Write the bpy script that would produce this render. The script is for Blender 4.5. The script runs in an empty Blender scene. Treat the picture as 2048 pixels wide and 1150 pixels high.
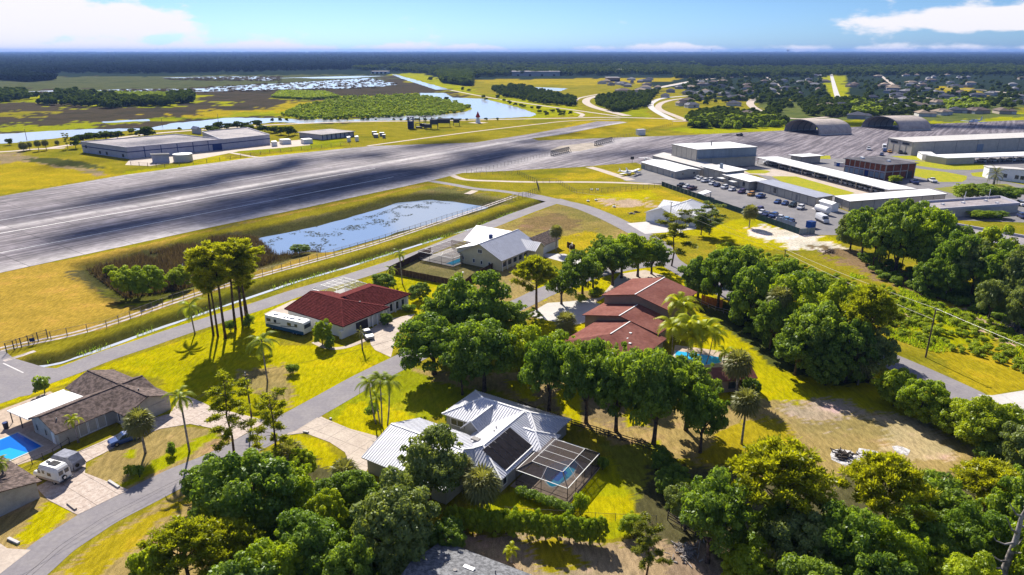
import bpy, bmesh, math, random
import numpy as np
from mathutils import Vector, Matrix
random.seed(7)
S = bpy.context.scene
COL = S.collection
R = math.radians

# ------------------------------------------------------------------ camera, sky, sun, exposure
CAMH = 60.0
FPX = 1365.0
PITCH = math.atan(473 / FPX)
cam_d = bpy.data.cameras.new("camera")
cam_d.sensor_width = 36.0
cam_d.lens = 36.0 * FPX / 2048.0
cam_d.clip_start = 0.5
cam_d.clip_end = 120000
cam = bpy.data.objects.new("camera", cam_d)
COL.objects.link(cam)
cam.location = (0, 0, CAMH)
cam.rotation_euler = (math.pi / 2 - PITCH, 0, 0)
S.camera = cam

SUN_EL, SUN_AZ = R(37), R(-18)          # azimuth measured from +Y towards +X
w = bpy.data.worlds.new("World"); S.world = w; w.use_nodes = True
nt = w.node_tree; nt.nodes.clear()
def N(t, kind, **kw):
    n = t.nodes.new(kind)
    for k, v in kw.items():
        if k.startswith('i_'):
            n.inputs[k[2:].replace('_', ' ')].default_value = v
        else:
            setattr(n, k, v)
    return n
def M2(t, op, a, b=None, c=None, clamp=False):
    n = t.nodes.new('ShaderNodeMath'); n.operation = op; n.use_clamp = clamp
    for i, x in enumerate((a, b, c)):
        if x is None: continue
        if isinstance(x, (int, float)): n.inputs[i].default_value = x
        else: t.links.new(x, n.inputs[i])
    return n.outputs[0]
def MIX(t, fac, a, b, blend='MIX'):
    n = t.nodes.new('ShaderNodeMix'); n.data_type = 'RGBA'; n.blend_type = blend
    for s, x in ((n.inputs[0], fac), (n.inputs[6], a), (n.inputs[7], b)):
        if isinstance(x, (int, float)): s.default_value = x
        elif isinstance(x, tuple): s.default_value = (*x, 1) if len(x) == 3 else x
        else: t.links.new(x, s)
    return n.outputs[2]
def RAMP(t, src, p0, p1, v0=0., v1=1.):
    n = t.nodes.new('ShaderNodeMapRange'); n.interpolation_type = 'SMOOTHSTEP'
    n.inputs[1].default_value = p0; n.inputs[2].default_value = p1
    n.inputs[3].default_value = v0; n.inputs[4].default_value = v1
    t.links.new(src, n.inputs[0]); return n.outputs[0]
sky = N(nt, 'ShaderNodeTexSky', sky_type='NISHITA', sun_disc=False, sun_elevation=SUN_EL,
        sun_rotation=SUN_AZ, air_density=1.0, dust_density=0.6, ozone_density=2.5)
sky.altitude = 60
tc = N(nt, 'ShaderNodeTexCoord')
sep = N(nt, 'ShaderNodeSeparateXYZ'); nt.links.new(tc.outputs['Generated'], sep.inputs[0])
X, Y, Z = sep.outputs
az = M2(nt, 'ARCTAN2', X, Y)                         # 0 = view direction, + right
el = M2(nt, 'ARCSINE', Z)
cmb = N(nt, 'ShaderNodeCombineXYZ')
nt.links.new(az, cmb.inputs[0]); nt.links.new(M2(nt, 'MULTIPLY', el, 2.6), cmb.inputs[1])
cn = N(nt, 'ShaderNodeTexNoise', i_Scale=7.5, i_Detail=10.0, i_Roughness=0.6)
nt.links.new(cmb.outputs[0], cn.inputs['Vector'])
def bump_at(a0, e0, wa, we):
    da = M2(nt, 'DIVIDE', M2(nt, 'SUBTRACT', az, a0), wa)
    de = M2(nt, 'DIVIDE', M2(nt, 'SUBTRACT', el, e0), we)
    r2 = M2(nt, 'ADD', M2(nt, 'MULTIPLY', da, da), M2(nt, 'MULTIPLY', de, de))
    return M2(nt, 'EXPONENT', M2(nt, 'MULTIPLY', r2, -1.0))
cl = M2(nt, 'ADD', cn.outputs[0], M2(nt, 'MULTIPLY', bump_at(-0.66, R(2.6), 0.17, R(2.2)), 0.42))
for a0, e0, wa, we, g in ((-.46, R(1.6), .1, R(.9), .24), (.60, R(1.9), .15, R(.8), .40), (.68, R(3.6), .12, R(1.2), .24), (0.07, R(4.6), .1, R(.5), .32),
                          (.36, R(4.6), .05, R(.45), .3), (0.0, R(.2), 1.6, R(.4), .19), (-.13, R(13.2), .06, R(2.0), .5), (-.31, R(11.5), .08, R(1.3), .34), (-.03, R(14.5), .06, R(1.4), .32)):
    cl = M2(nt, 'ADD', cl, M2(nt, 'MULTIPLY', bump_at(a0, e0, wa, we), g))
cl = M2(nt, 'ADD', cl, RAMP(nt, el, R(15), R(30), 0, .10)); cmask = RAMP(nt, cl, 0.60, 0.72)
up = RAMP(nt, el, R(0), R(5))
tint = MIX(nt, up, (0.335, 0.577, 1.08), (0.285, 0.45, 0.76))
skyc = MIX(nt, 1.0, sky.outputs[0], tint, 'MULTIPLY')
skyc = MIX(nt, cmask, skyc, (6.5, 6.35, 6.6))
bg = N(nt, 'ShaderNodeBackground', i_Strength=0.071)
nt.links.new(skyc, bg.inputs[0])
wo = N(nt, 'ShaderNodeOutputWorld'); nt.links.new(bg.outputs[0], wo.inputs[0])

sd = bpy.data.lights.new("sun", 'SUN'); sd.energy = 4.8; sd.angle = R(0.5); sd.color = (1, 0.93, 0.80)
so = bpy.data.objects.new("sun", sd); COL.objects.link(so)
dirv = Vector((math.sin(SUN_AZ) * math.cos(SUN_EL), math.cos(SUN_AZ) * math.cos(SUN_EL), math.sin(SUN_EL)))
so.rotation_euler = dirv.to_track_quat('Z', 'Y').to_euler(); so.location = (0, 0, 200)
S.view_settings.view_transform = 'Standard'; S.view_settings.look = 'None'
S.view_settings.exposure = 1.12; S.view_settings.gamma = 1.0; S.view_settings.use_curve_mapping = False
S.cycles.max_bounces = 5; S.cycles.diffuse_bounces = 2; S.cycles.glossy_bounces = 3
S.cycles.transparent_max_bounces = 12; S.cycles.transmission_bounces = 3; S.cycles.volume_bounces = 0
S.cycles.caustics_reflective = False; S.cycles.caustics_refractive = False

# ------------------------------------------------------------------ helpers
_cp, _sp = math.cos(PITCH), math.sin(PITCH)
def G(x, y, z=0.0):
    """world point of height z seen at photo position x, y (survey of the place)"""
    u = (x - 1024) / FPX; v = (575 - y) / FPX
    fy = _cp + v * _sp; fz = -_sp + v * _cp
    t = (CAMH - z) / -fz
    return Vector((u * t, fy * t, z))
def HGT(p, ytop):
    lo, hi = 0.0, CAMH
    for _ in range(40):
        z = (lo + hi) / 2
        dep = p[1] * _cp - (z - CAMH) * _sp; upv = p[1] * _sp + (z - CAMH) * _cp
        if 575 - FPX * upv / dep > ytop: lo = z
        else: hi = z
    return z
def DEP(p): return p[1] * _cp + CAMH * _sp
def tag(o, label=None, cat=None, group=None, kind=None, category=None):
    cat = cat or category
    if label: o['label'] = label
    if cat: o['category'] = cat
    if group: o['group'] = group
    if kind: o['kind'] = kind
    return o
def empty(name, loc, label, cat, group=None, rz=0.0):
    o = bpy.data.objects.new(name, None); COL.objects.link(o); o.location = loc; o.rotation_euler = (0, 0, rz)
    o.empty_display_size = 0.5
    return tag(o, label, cat, group)
class MB:
    def __init__(s): s.v = []; s.f = []
    def quad(s, *p):
        n = len(s.v); s.v += [tuple(q) for q in p]; s.f.append(tuple(range(n, n + len(p)))); return s
    def box(s, c, d, rz=0.0, M=None):
        n = len(s.v); cx, cy, cz = c; hx, hy, hz = d[0] / 2, d[1] / 2, d[2] / 2; ca, sa = math.cos(rz), math.sin(rz)
        for k in (-1, 1):
            for i, j in ((-1, -1), (1, -1), (1, 1), (-1, 1)):
                x, y = i * hx, j * hy
                p = (cx + x * ca - y * sa, cy + x * sa + y * ca, cz + k * hz)
                s.v.append(tuple(M @ Vector(p)) if M else p)
        s.f += [tuple(n + a for a in q) for q in ((3, 2, 1, 0), (4, 5, 6, 7), (0, 1, 5, 4), (1, 2, 6, 5), (2, 3, 7, 6), (3, 0, 4, 7))]; return s
    def bar(s, a, b, w, h=None):
        a = Vector(a); b = Vector(b); h = h or w; d = (b - a)
        if d.length < 1e-6: return s
        d.normalize(); u = Vector((0, 0, 1)) if abs(d.z) < .95 else Vector((1, 0, 0))
        x = d.cross(u).normalized() * w / 2; y = x.cross(d).normalized() * h / 2; n = len(s.v)
        for p in (a, b): s.v += [tuple(p - x - y), tuple(p + x - y), tuple(p + x + y), tuple(p - x + y)]
        s.f += [tuple(n + a for a in q) for q in ((0, 1, 2, 3), (7, 6, 5, 4), (0, 4, 5, 1), (1, 5, 6, 2), (2, 6, 7, 3), (3, 7, 4, 0))]; return s
    def tube(s, pts, rad, seg=8, cap=True):
        n0 = len(s.v); pts = [Vector(p) for p in pts]; prev = None
        for i, p in enumerate(pts):
            d = (pts[min(i + 1, len(pts) - 1)] - pts[max(i - 1, 0)]).normalized()
            u = Vector((0, 1, 0)) if abs(d.y) < .9 else Vector((1, 0, 0))
            x = d.cross(u).normalized(); y = x.cross(d)
            for k in range(seg):
                t = 2 * math.pi * k / seg; s.v.append(tuple(p + (x * math.cos(t) + y * math.sin(t)) * rad[i]))
        for i in range(len(pts) - 1):
            for k in range(seg):
                a = n0 + i * seg + k; b = n0 + i * seg + (k + 1) % seg
                s.f.append((a, b, b + seg, a + seg))
        if cap:
            s.f.append(tuple(range(n0 + seg - 1, n0 - 1, -1))); e = n0 + (len(pts) - 1) * seg; s.f.append(tuple(range(e, e + seg)))
        return s
    def prism(s, poly, z0, z1):
        n = len(s.v); k = len(poly)
        for z in (z0, z1): s.v += [(p[0], p[1], z) for p in poly]
        s.f.append(tuple(range(n + k - 1, n - 1, -1))); s.f.append(tuple(range(n + k, n + 2 * k)))
        for i in range(k):
            j = (i + 1) % k; s.f.append((n + i, n + j, n + k + j, n + k + i))
        return s
    def mesh(s, name, mat=None, smooth=False):
        me = bpy.data.meshes.new(name); me.from_pydata(s.v, [], s.f); me.update()
        if mat: me.materials.append(mat)
        if smooth: me.shade_smooth()
        return me
    def build(s, name, mat, parent=None, smooth=False, **kw):
        o = bpy.data.objects.new(name, s.mesh(name, mat, smooth)); COL.objects.link(o)
        if parent: o.parent = parent
        return tag(o, **kw)
def place(name, me, parent=None, loc=(0, 0, 0), rz=0.0, sc=None, mat=None, **kw):
    o = bpy.data.objects.new(name, me); COL.objects.link(o); o.location = loc; o.rotation_euler = (0, 0, rz)
    if sc is not None: o.scale = sc if not isinstance(sc, (int, float)) else (sc, sc, sc)
    if parent: o.parent = parent
    if mat: o.material_slots[0].link = 'OBJECT'; o.material_slots[0].material = mat
    return tag(o, **kw)
def copy_tree(o, parent=None):
    c = o.copy(); COL.objects.link(c); c.parent = parent
    for ch in KIDS.get(o.name, []):
        copy_tree(ch, c)
    return c
KIDS = {}
def reg(o):
    """remember the children of a thing so that it can be copied part by part"""
    KIDS[o.name] = [c for c in bpy.data.objects if c.parent == o]
    for c in KIDS[o.name]: reg(c)
    return o

# ---- value noise (numpy)
_rng = np.random.default_rng(3); _T = _rng.random((256, 256))
def vn(x, y, s, seed=0):
    x = np.asarray(x, float) / s + seed * 17.3; y = np.asarray(y, float) / s + seed * 31.7
    xi = np.floor(x).astype(int); yi = np.floor(y).astype(int); fx = x - xi; fy = y - yi
    fx = fx * fx * (3 - 2 * fx); fy = fy * fy * (3 - 2 * fy)
    a = _T[xi % 256, yi % 256]; b = _T[(xi + 1) % 256, yi % 256]; c = _T[xi % 256, (yi + 1) % 256]; d = _T[(xi + 1) % 256, (yi + 1) % 256]
    return (a * (1 - fx) + b * fx) * (1 - fy) + (c * (1 - fx) + d * fx) * fy
def fbm(x, y, s, seed=0): return (vn(x, y, s, seed) + .5 * vn(x, y, s / 2.1, seed + 1) + .25 * vn(x, y, s / 4.3, seed + 2)) / 1.75
def inpoly(px, py, poly):
    r = np.zeros(px.shape, bool); n = len(poly)
    for i in range(n):
        x0, y0 = poly[i][0], poly[i][1]; x1, y1 = poly[(i + 1) % n][0], poly[(i + 1) % n][1]
        if y0 == y1: continue
        c = ((y0 > py) != (y1 > py)) & (px < (x1 - x0) * (py - y0) / (y1 - y0) + x0); r ^= c
    return r
def dline(px, py, pts, closed=False):
    d = np.full(px.shape, 1e9); n = len(pts)
    for i in range(n if closed else n - 1):
        ax, ay = pts[i][0], pts[i][1]; bx, by = pts[(i + 1) % n][0], pts[(i + 1) % n][1]
        L = (bx - ax) ** 2 + (by - ay) ** 2 + 1e-9
        t = np.clip(((px - ax) * (bx - ax) + (py - ay) * (by - ay)) / L, 0, 1)
        d = np.minimum(d, np.hypot(px - ax - t * (bx - ax), py - ay - t * (by - ay)))
    return d
def P(*pts, z=0.0): return [G(pts[i], pts[i + 1], z) for i in range(0, len(pts), 2)]

# ------------------------------------------------------------------ materials
def mat(name, col=(.5, .5, .5), rough=.7, metal=0., nscale=None, namt=.25, col2=None, spec=.1, bump=0., stretch=None):
    m = bpy.data.materials.new(name); m.use_nodes = True; t = m.node_tree; b = t.nodes['Principled BSDF']
    b.inputs['Base Color'].default_value = (*col, 1); b.inputs['Roughness'].default_value = rough
    b.inputs['Metallic'].default_value = metal; b.inputs['Specular IOR Level'].default_value = spec
    if nscale:
        g = N(t, 'ShaderNodeNewGeometry'); mp = N(t, 'ShaderNodeMapping'); t.links.new(g.outputs['Position'], mp.inputs[0])
        if stretch: mp.inputs['Rotation'].default_value = (0, 0, stretch[0]); mp.inputs['Scale'].default_value = stretch[1]
        n = N(t, 'ShaderNodeTexNoise', i_Scale=nscale, i_Detail=6.0, i_Roughness=.62); t.links.new(mp.outputs[0], n.inputs['Vector'])
        c2 = col2 or tuple(c * (1 - namt * 1.6) for c in col)
        f = RAMP(t, n.outputs[0], .36, .64)
        n2 = N(t, 'ShaderNodeTexNoise', i_Scale=nscale * 7.3, i_Detail=3.0); t.links.new(mp.outputs[0], n2.inputs['Vector'])
        c = MIX(t, f, col, c2); k = RAMP(t, n2.outputs[0], .3, .7, 1 - namt * .6, 1 + namt * .6)
        vm = N(t, 'ShaderNodeVectorMath', operation='SCALE'); t.links.new(c, vm.inputs[0]); t.links.new(k, vm.inputs['Scale'])
        t.links.new(vm.outputs[0], b.inputs['Base Color'])
        if bump:
            bp = N(t, 'ShaderNodeBump', i_Strength=bump, i_Distance=.1); t.links.new(n2.outputs[0], bp.inputs['Height']); t.links.new(bp.outputs[0], b.inputs['Normal'])
    return m
def leafmat(name, c1, c2, c3, trans=.35, bright=1.):
    m = bpy.data.materials.new(name); m.use_nodes = True; t = m.node_tree; t.nodes.clear()
    at = N(t, 'ShaderNodeAttribute', attribute_name='tint'); oi = N(t, 'ShaderNodeObjectInfo')
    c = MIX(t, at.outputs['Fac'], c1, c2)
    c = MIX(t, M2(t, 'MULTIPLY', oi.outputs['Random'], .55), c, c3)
    d = N(t, 'ShaderNodeBsdfDiffuse'); tr = N(t, 'ShaderNodeBsdfTranslucent'); t.links.new(c, d.inputs[0])
    c4 = MIX(t, 1., c, (1.5, 1.45, .5), 'MULTIPLY'); t.links.new(c4, tr.inputs[0])
    mx = N(t, 'ShaderNodeMixShader'); mx.inputs[0].default_value = trans
    t.links.new(d.outputs[0], mx.inputs[1]); t.links.new(tr.outputs[0], mx.inputs[2])
    gl = N(t, 'ShaderNodeBsdfGlossy', i_Roughness=.42); gl.inputs[0].default_value = (.9, .95, 1, 1)
    m2 = N(t, 'ShaderNodeMixShader'); m2.inputs[0].default_value = 0. if name.startswith(('far', 'mid')) else .015
    t.links.new(mx.outputs[0], m2.inputs[1]); t.links.new(gl.outputs[0], m2.inputs[2])
    o = N(t, 'ShaderNodeOutputMaterial'); t.links.new(m2.outputs[0], o.inputs[0]); return m
M = {}
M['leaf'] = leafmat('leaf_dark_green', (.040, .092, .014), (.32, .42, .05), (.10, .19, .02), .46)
M['leaf_y'] = leafmat('leaf_yellow_green', (.12, .19, .010), (.46, .52, .025), (.20, .31, .015), .48)
M['leaf_g'] = leafmat('leaf_grey_green', (.06, .10, .03), (.33, .38, .11), (.12, .17, .035), .42)
M['needle'] = leafmat('pine_needles', (.08, .11, .006), (.48, .48, .022), (.17, .21, .010), .46)
M['needle_d'] = leafmat('dark_pine_needles', (.06, .08, .012), (.30, .31, .03), (.11, .14, .014), .42)
M['frond'] = leafmat('palm_frond', (.15, .20, .02), (.42, .45, .05), (.20, .27, .02), .44)
M['frond_y'] = leafmat('yellow_palm_frond', (.24, .28, .008), (.58, .58, .02), (.30, .36, .01), .48)
M['sabal'] = leafmat('fan_palm_leaf', (.10, .115, .035), (.36, .35, .13), (.14, .15, .05), .35)
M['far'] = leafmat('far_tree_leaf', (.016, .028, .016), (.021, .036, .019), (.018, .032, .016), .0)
M['mid'] = leafmat('mid_tree_leaf', (.032, .058, .012), (.13, .17, .025), (.06, .095, .014), .35)
M['reed'] = leafmat('dry_reed', (.06, .045, .03), (.17, .12, .085), (.08, .06, .04), .2)
M['pad'] = mat('lily_pad', (.018, .028, .014), .9)
M['bark'] = mat('tree_bark', (.13, .10, .085), .9, nscale=2., namt=.4)
M['barkp'] = mat('pine_bark', (.14, .095, .07), .9, nscale=2., namt=.45)
M['barkd'] = mat('dead_wood', (.34, .31, .30), .85, nscale=1.5, namt=.4)
M['asph'] = mat('asphalt_road', (.185, .172, .190), .85, nscale=.25, namt=.12, col2=(.215, .20, .21), bump=.15)
M['asph_d'] = mat('parking_asphalt', (.15, .145, .155), .85, nscale=.12, namt=.12, col2=(.19, .18, .185))
M['conc'] = mat('driveway_concrete', (.37, .31, .265), .85, nscale=.35, namt=.14, col2=(.44, .375, .32), bump=.1)
M['concw'] = mat('white_concrete', (.48, .46, .45), .8, nscale=.3, namt=.07)
M['paver'] = mat('pale_paver', (.36, .29, .25), .85, nscale=1.6, namt=.25, col2=(.46, .39, .345))
M['deck'] = mat('pool_deck', (.42, .33, .26), .8, nscale=1.2, namt=.15)
M['track'] = mat('track_sand', (.50, .44, .42), .9, nscale=.5, namt=.3)
M['joint'] = mat('dark_joint', (.06, .055, .06), .9)
M['paint'] = mat('road_paint', (.62, .60, .60), .6, nscale=1.5, namt=.2)
M['metalroof'] = mat('galvanised_roof', (.50, .51, .57), .45, .2, nscale=.6, namt=.10, spec=.5)
M['seam'] = mat('roof_seam', (.60, .61, .66), .4, .25, spec=.5)
M['whiteroof'] = mat('white_roof', (.74, .74, .75), .5, 0, nscale=.25, namt=.07)
M['greyroof'] = mat('grey_metal_roof', (.34, .35, .40), .45, .2, nscale=.3, namt=.08)
M['shingle'] = mat('brown_shingle', (.155, .115, .105), .9, nscale=1.5, namt=.4, bump=.4)
M['shingle_d'] = mat('grey_shingle', (.20, .205, .225), .9, nscale=2.2, namt=.35, bump=.4)
M['brownroof'] = mat('brown_membrane_roof', (.155, .060, .050), .95, nscale=.22, namt=.22, col2=(.20, .085, .070), spec=.03)
M['redtile'] = mat('red_tile', (.115, .026, .027), .95, nscale=1., namt=.3, spec=.02)
M['flatroof'] = mat('flat_grey_roof', (.30, .27, .28), .85, nscale=.1, namt=.22, col2=(.21, .195, .21))
M['darkroof'] = mat('dark_flat_roof', (.10, .095, .11), .8, nscale=.2, namt=.3)
M['beige'] = mat('beige_metal_wall', (.47, .43, .36), .6, nscale=.5, namt=.08)
M['white'] = mat('white_paint', (.76, .76, .76), .5, nscale=.8, namt=.05)
M['cream'] = mat('cream_wall', (.62, .56, .36), .7, nscale=.8, namt=.06)
M['tanw'] = mat('tan_wall', (.32, .24, .19), .8, nscale=.8, namt=.08)
M['lav'] = mat('painted_block_wall', (.42, .41, .48), .7, nscale=.4, namt=.08)
M['greyw'] = mat('grey_wall', (.33, .33, .33), .8, nscale=.8, namt=.08)
M['stucco'] = mat('pale_stucco', (.44, .41, .37), .85, nscale=1., namt=.1)
M['brick'] = mat('red_brick', (.27, .085, .045), .8, nscale=2., namt=.3)
M['bluegrey'] = mat('blue_grey_panel', (.22, .27, .33), .5, nscale=.4, namt=.12, stretch=(0, (1, 1, .1)))
M['trim'] = mat('dark_trim', (.05, .05, .06), .5)
M['greytrim'] = mat('grey_trim', (.22, .21, .21), .6)
M['glass'] = mat('window_glass', (.03, .04, .055), .12, spec=.7)
M['woodf'] = mat('brown_fence_board', (.095, .058, .042), .85, nscale=2., namt=.3)
M['woodo'] = mat('orange_fence_board', (.42, .17, .05), .8, nscale=2., namt=.2)
M['woodd'] = mat('dark_fence_rail', (.05, .04, .036), .85)
M['steel'] = mat('fence_steel', (.16, .14, .13), .6, .3)
M['screenb'] = mat('green_screen_cloth', (.035, .075, .085), .8, nscale=1., namt=.2)
M['alu'] = mat('white_aluminium', (.66, .66, .66), .4, spec=.5)
M['bronze'] = mat('bronze_aluminium', (.07, .055, .05), .5)
M['solar'] = mat('black_solar_mat', (.016, .014, .018), .45, nscale=1.2, namt=.3)
M['tyre'] = mat('tyre_rubber', (.02, .02, .02), .8)
M['rim'] = mat('wheel_rim', (.45, .45, .46), .3, .7)
M['poolp'] = mat('pool_plaster', (.10, .42, .62), .5)
M['pole'] = mat('utility_pole_wood', (.11, .085, .07), .9)
M['ash'] = mat('pale_ash', (.55, .53, .53), .9, nscale=1.5, namt=.5, col2=(.25, .24, .24))
M['navy'] = mat('navy_paint', (.02, .045, .16), .5)
M['archm'] = mat('weathered_canvas', (.46, .40, .35), .75, nscale=.3, namt=.18, col2=(.36, .31, .29))
M['blue'] = mat('blue_plastic', (.02, .09, .33), .5)
def glassy(name, alpha, col):
    m = bpy.data.materials.new(name); m.use_nodes = True; t = m.node_tree; t.nodes.clear()
    a = N(t, 'ShaderNodeBsdfTransparent'); b = N(t, 'ShaderNodeBsdfDiffuse'); b.inputs[0].default_value = (*col, 1)
    x = N(t, 'ShaderNodeMixShader'); x.inputs[0].default_value = alpha
    t.links.new(a.outputs[0], x.inputs[1]); t.links.new(b.outputs[0], x.inputs[2])
    o = N(t, 'ShaderNodeOutputMaterial'); t.links.new(x.outputs[0], o.inputs[0]); return m
M['mesh'] = glassy('insect_screen', .50, (.11, .09, .085))
M['meshl'] = glassy('pale_insect_screen', .35, (.33, .33, .32))
M['link'] = glassy('chain_link', .13, (.17, .16, .15))
def water(name, col, rough, bs, bstr):
    m = bpy.data.materials.new(name); m.use_nodes = True; t = m.node_tree; b = t.nodes['Principled BSDF']
    b.inputs['Base Color'].default_value = (*col, 1); b.inputs['Roughness'].default_value = rough
    b.inputs['IOR'].default_value = 1.33; b.inputs['Specular IOR Level'].default_value = .5
    g = N(t, 'ShaderNodeNewGeometry'); n = N(t, 'ShaderNodeTexNoise', i_Scale=bs, i_Detail=3.)
    t.links.new(g.outputs['Position'], n.inputs['Vector'])
    bp = N(t, 'ShaderNodeBump', i_Strength=bstr, i_Distance=.05); t.links.new(n.outputs[0], bp.inputs['Height']); t.links.new(bp.outputs[0], b.inputs['Normal'])
    return m
M['water'] = water('pond_water', (.17, .23, .34), .04, 1.5, .25)
M['lake'] = water('lake_water', (.40, .43, .50), .14, .8, .3)
M['poolw'] = water('pool_water', (.02, .32, .55), .03, 2.5, .35)
M['poold'] = water('deep_pool_water', (.008, .13, .52), .03, 2.5, .3)

# grass ground: albedo from painted zones, broken up by noise at several scales
m = bpy.data.materials.new('ground_cover'); m.use_nodes = True; t = m.node_tree; b = t.nodes['Principled BSDF']
at = N(t, 'ShaderNodeAttribute', attribute_name='zone'); g = N(t, 'ShaderNodeNewGeometry')
mp = N(t, 'ShaderNodeMapping'); mp.inputs['Rotation'].default_value = (0, 0, .9); mp.inputs['Scale'].default_value = (1, .35, 1)
t.links.new(g.outputs['Position'], mp.inputs[0])
n1 = N(t, 'ShaderNodeTexNoise', i_Scale=.09, i_Detail=9., i_Roughness=.68); t.links.new(g.outputs['Position'], n1.inputs['Vector'])
n2 = N(t, 'ShaderNodeTexNoise', i_Scale=1.6, i_Detail=5., i_Roughness=.7); t.links.new(mp.outputs[0], n2.inputs['Vector'])
n3 = N(t, 'ShaderNodeTexNoise', i_Scale=.022, i_Detail=5., i_Roughness=.6); t.links.new(g.outputs['Position'], n3.inputs['Vector'])
zb = MIX(t, 1., at.outputs['Color'], (1.25, .98, 1.6), 'MULTIPLY'); c = MIX(t, RAMP(t, n1.outputs[0], .50, .72, 0, .75), at.outputs['Color'], zb)
zc = MIX(t, 1., c, (.62, .74, .75), 'MULTIPLY'); c = MIX(t, RAMP(t, n3.outputs[0], .48, .66, 0, .8), c, zc)
n4 = N(t, 'ShaderNodeTexNoise', i_Scale=7., i_Detail=3., i_Roughness=.7); t.links.new(g.outputs['Position'], n4.inputs['Vector'])
k = M2(t, 'MULTIPLY', M2(t, 'MULTIPLY', RAMP(t, n2.outputs[0], .28, .72, .70, 1.28), RAMP(t, n1.outputs[0], .3, .7, .84, 1.14)), RAMP(t, n4.outputs[0], .3, .7, .72, 1.26))
vm = N(t, 'ShaderNodeVectorMath', operation='SCALE'); t.links.new(c, vm.inputs[0]); t.links.new(k, vm.inputs['Scale'])
t.links.new(vm.outputs[0], b.inputs['Base Color']); b.inputs['Roughness'].default_value = 1.; b.inputs['Specular IOR Level'].default_value = 0.
bp = N(t, 'ShaderNodeBump', i_Strength=.6, i_Distance=.25); t.links.new(n2.outputs[0], bp.inputs['Height']); t.links.new(bp.outputs[0], b.inputs['Normal'])
M['ground'] = m
def grassm(name, c1, c2):
    return mat(name, c1, .95, nscale=.35, namt=.3, col2=c2, spec=.1, bump=.3)
M['lawn'] = grassm('bright_lawn', (.22, .24, .004), (.30, .27, .004))
M['lawnd'] = grassm('dull_lawn', (.15, .17, .02), (.2, .19, .03))
# runway: weathered concrete, streaked along its length, with broad dark bands, strongest within one ellipse
RW0, RW1 = G(0, 546), G(864, 362); RWA = math.atan2((RW1 - RW0).y, (RW1 - RW0).x)
m = bpy.data.materials.new('runway_concrete'); m.use_nodes = True; t = m.node_tree; b = t.nodes['Principled BSDF']
g = N(t, 'ShaderNodeNewGeometry'); mp = N(t, 'ShaderNodeMapping'); mp.vector_type = 'TEXTURE'
mp.inputs['Rotation'].default_value = (0, 0, RWA); t.links.new(g.outputs['Position'], mp.inputs[0])
def st(sx, sy, sc, det=6.):
    q = N(t, 'ShaderNodeVectorMath', operation='MULTIPLY'); t.links.new(mp.outputs[0], q.inputs[0]); q.inputs[1].default_value = (sx, sy, 1)
    n = N(t, 'ShaderNodeTexNoise', i_Scale=sc, i_Detail=det, i_Roughness=.6); t.links.new(q.outputs[0], n.inputs['Vector']); return n.outputs[0]
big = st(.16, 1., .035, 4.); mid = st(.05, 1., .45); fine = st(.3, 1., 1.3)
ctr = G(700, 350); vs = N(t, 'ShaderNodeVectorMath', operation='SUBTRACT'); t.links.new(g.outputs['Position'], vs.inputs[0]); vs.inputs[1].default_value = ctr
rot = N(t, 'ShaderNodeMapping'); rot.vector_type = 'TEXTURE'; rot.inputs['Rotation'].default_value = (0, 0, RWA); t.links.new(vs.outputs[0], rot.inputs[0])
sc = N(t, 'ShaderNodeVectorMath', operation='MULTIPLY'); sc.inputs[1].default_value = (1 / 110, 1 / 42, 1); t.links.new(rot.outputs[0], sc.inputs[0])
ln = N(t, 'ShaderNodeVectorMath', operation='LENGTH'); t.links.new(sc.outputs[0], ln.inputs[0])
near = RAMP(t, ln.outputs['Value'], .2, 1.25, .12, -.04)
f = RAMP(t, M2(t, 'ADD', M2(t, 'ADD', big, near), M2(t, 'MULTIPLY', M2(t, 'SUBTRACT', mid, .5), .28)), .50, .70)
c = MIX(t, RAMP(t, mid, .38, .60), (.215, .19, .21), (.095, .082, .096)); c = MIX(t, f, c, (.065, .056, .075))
sy_ = N(t, 'ShaderNodeSeparateXYZ'); t.links.new(mp.outputs[0], sy_.inputs[0])
def lat(p): return -p.x * math.sin(RWA) + p.y * math.cos(RWA)
def band(y0, wd): q_ = M2(t, 'DIVIDE', M2(t, 'SUBTRACT', sy_.outputs[1], y0), wd); return M2(t, 'EXPONENT', M2(t, 'MULTIPLY', M2(t, 'MULTIPLY', q_, q_), -1.))
worn = M2(t, 'ADD', band(lat(G(0, 457)), 3.0), M2(t, 'MULTIPLY', band(lat(G(0, 545)), 9.), .8)); worn = M2(t, 'ADD', worn, M2(t, 'MULTIPLY', band(lat(G(243, 351)), 7.), .5))
worn = M2(t, 'MULTIPLY', worn, RAMP(t, mid, .25, .6, .45, 1.), clamp=True); c = MIX(t, worn, c, (.36, .335, .34))
oi_ = N(t, 'ShaderNodeObjectInfo'); tone = M2(t, 'ADD', M2(t, 'MULTIPLY', oi_.outputs['Random'], .26), .87); blot = st(1., 1., .22, 8.); k = M2(t, 'MULTIPLY', M2(t, 'MULTIPLY', RAMP(t, fine, .3, .7, .80, 1.2), tone), RAMP(t, blot, .35, .65, .82, 1.16)); vm = N(t, 'ShaderNodeVectorMath', operation='SCALE'); t.links.new(c, vm.inputs[0]); t.links.new(k, vm.inputs['Scale'])
t.links.new(vm.outputs[0], b.inputs['Base Color']); b.inputs['Roughness'].default_value = .8; b.inputs['Specular IOR Level'].default_value = .1
M['runway'] = m

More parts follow.
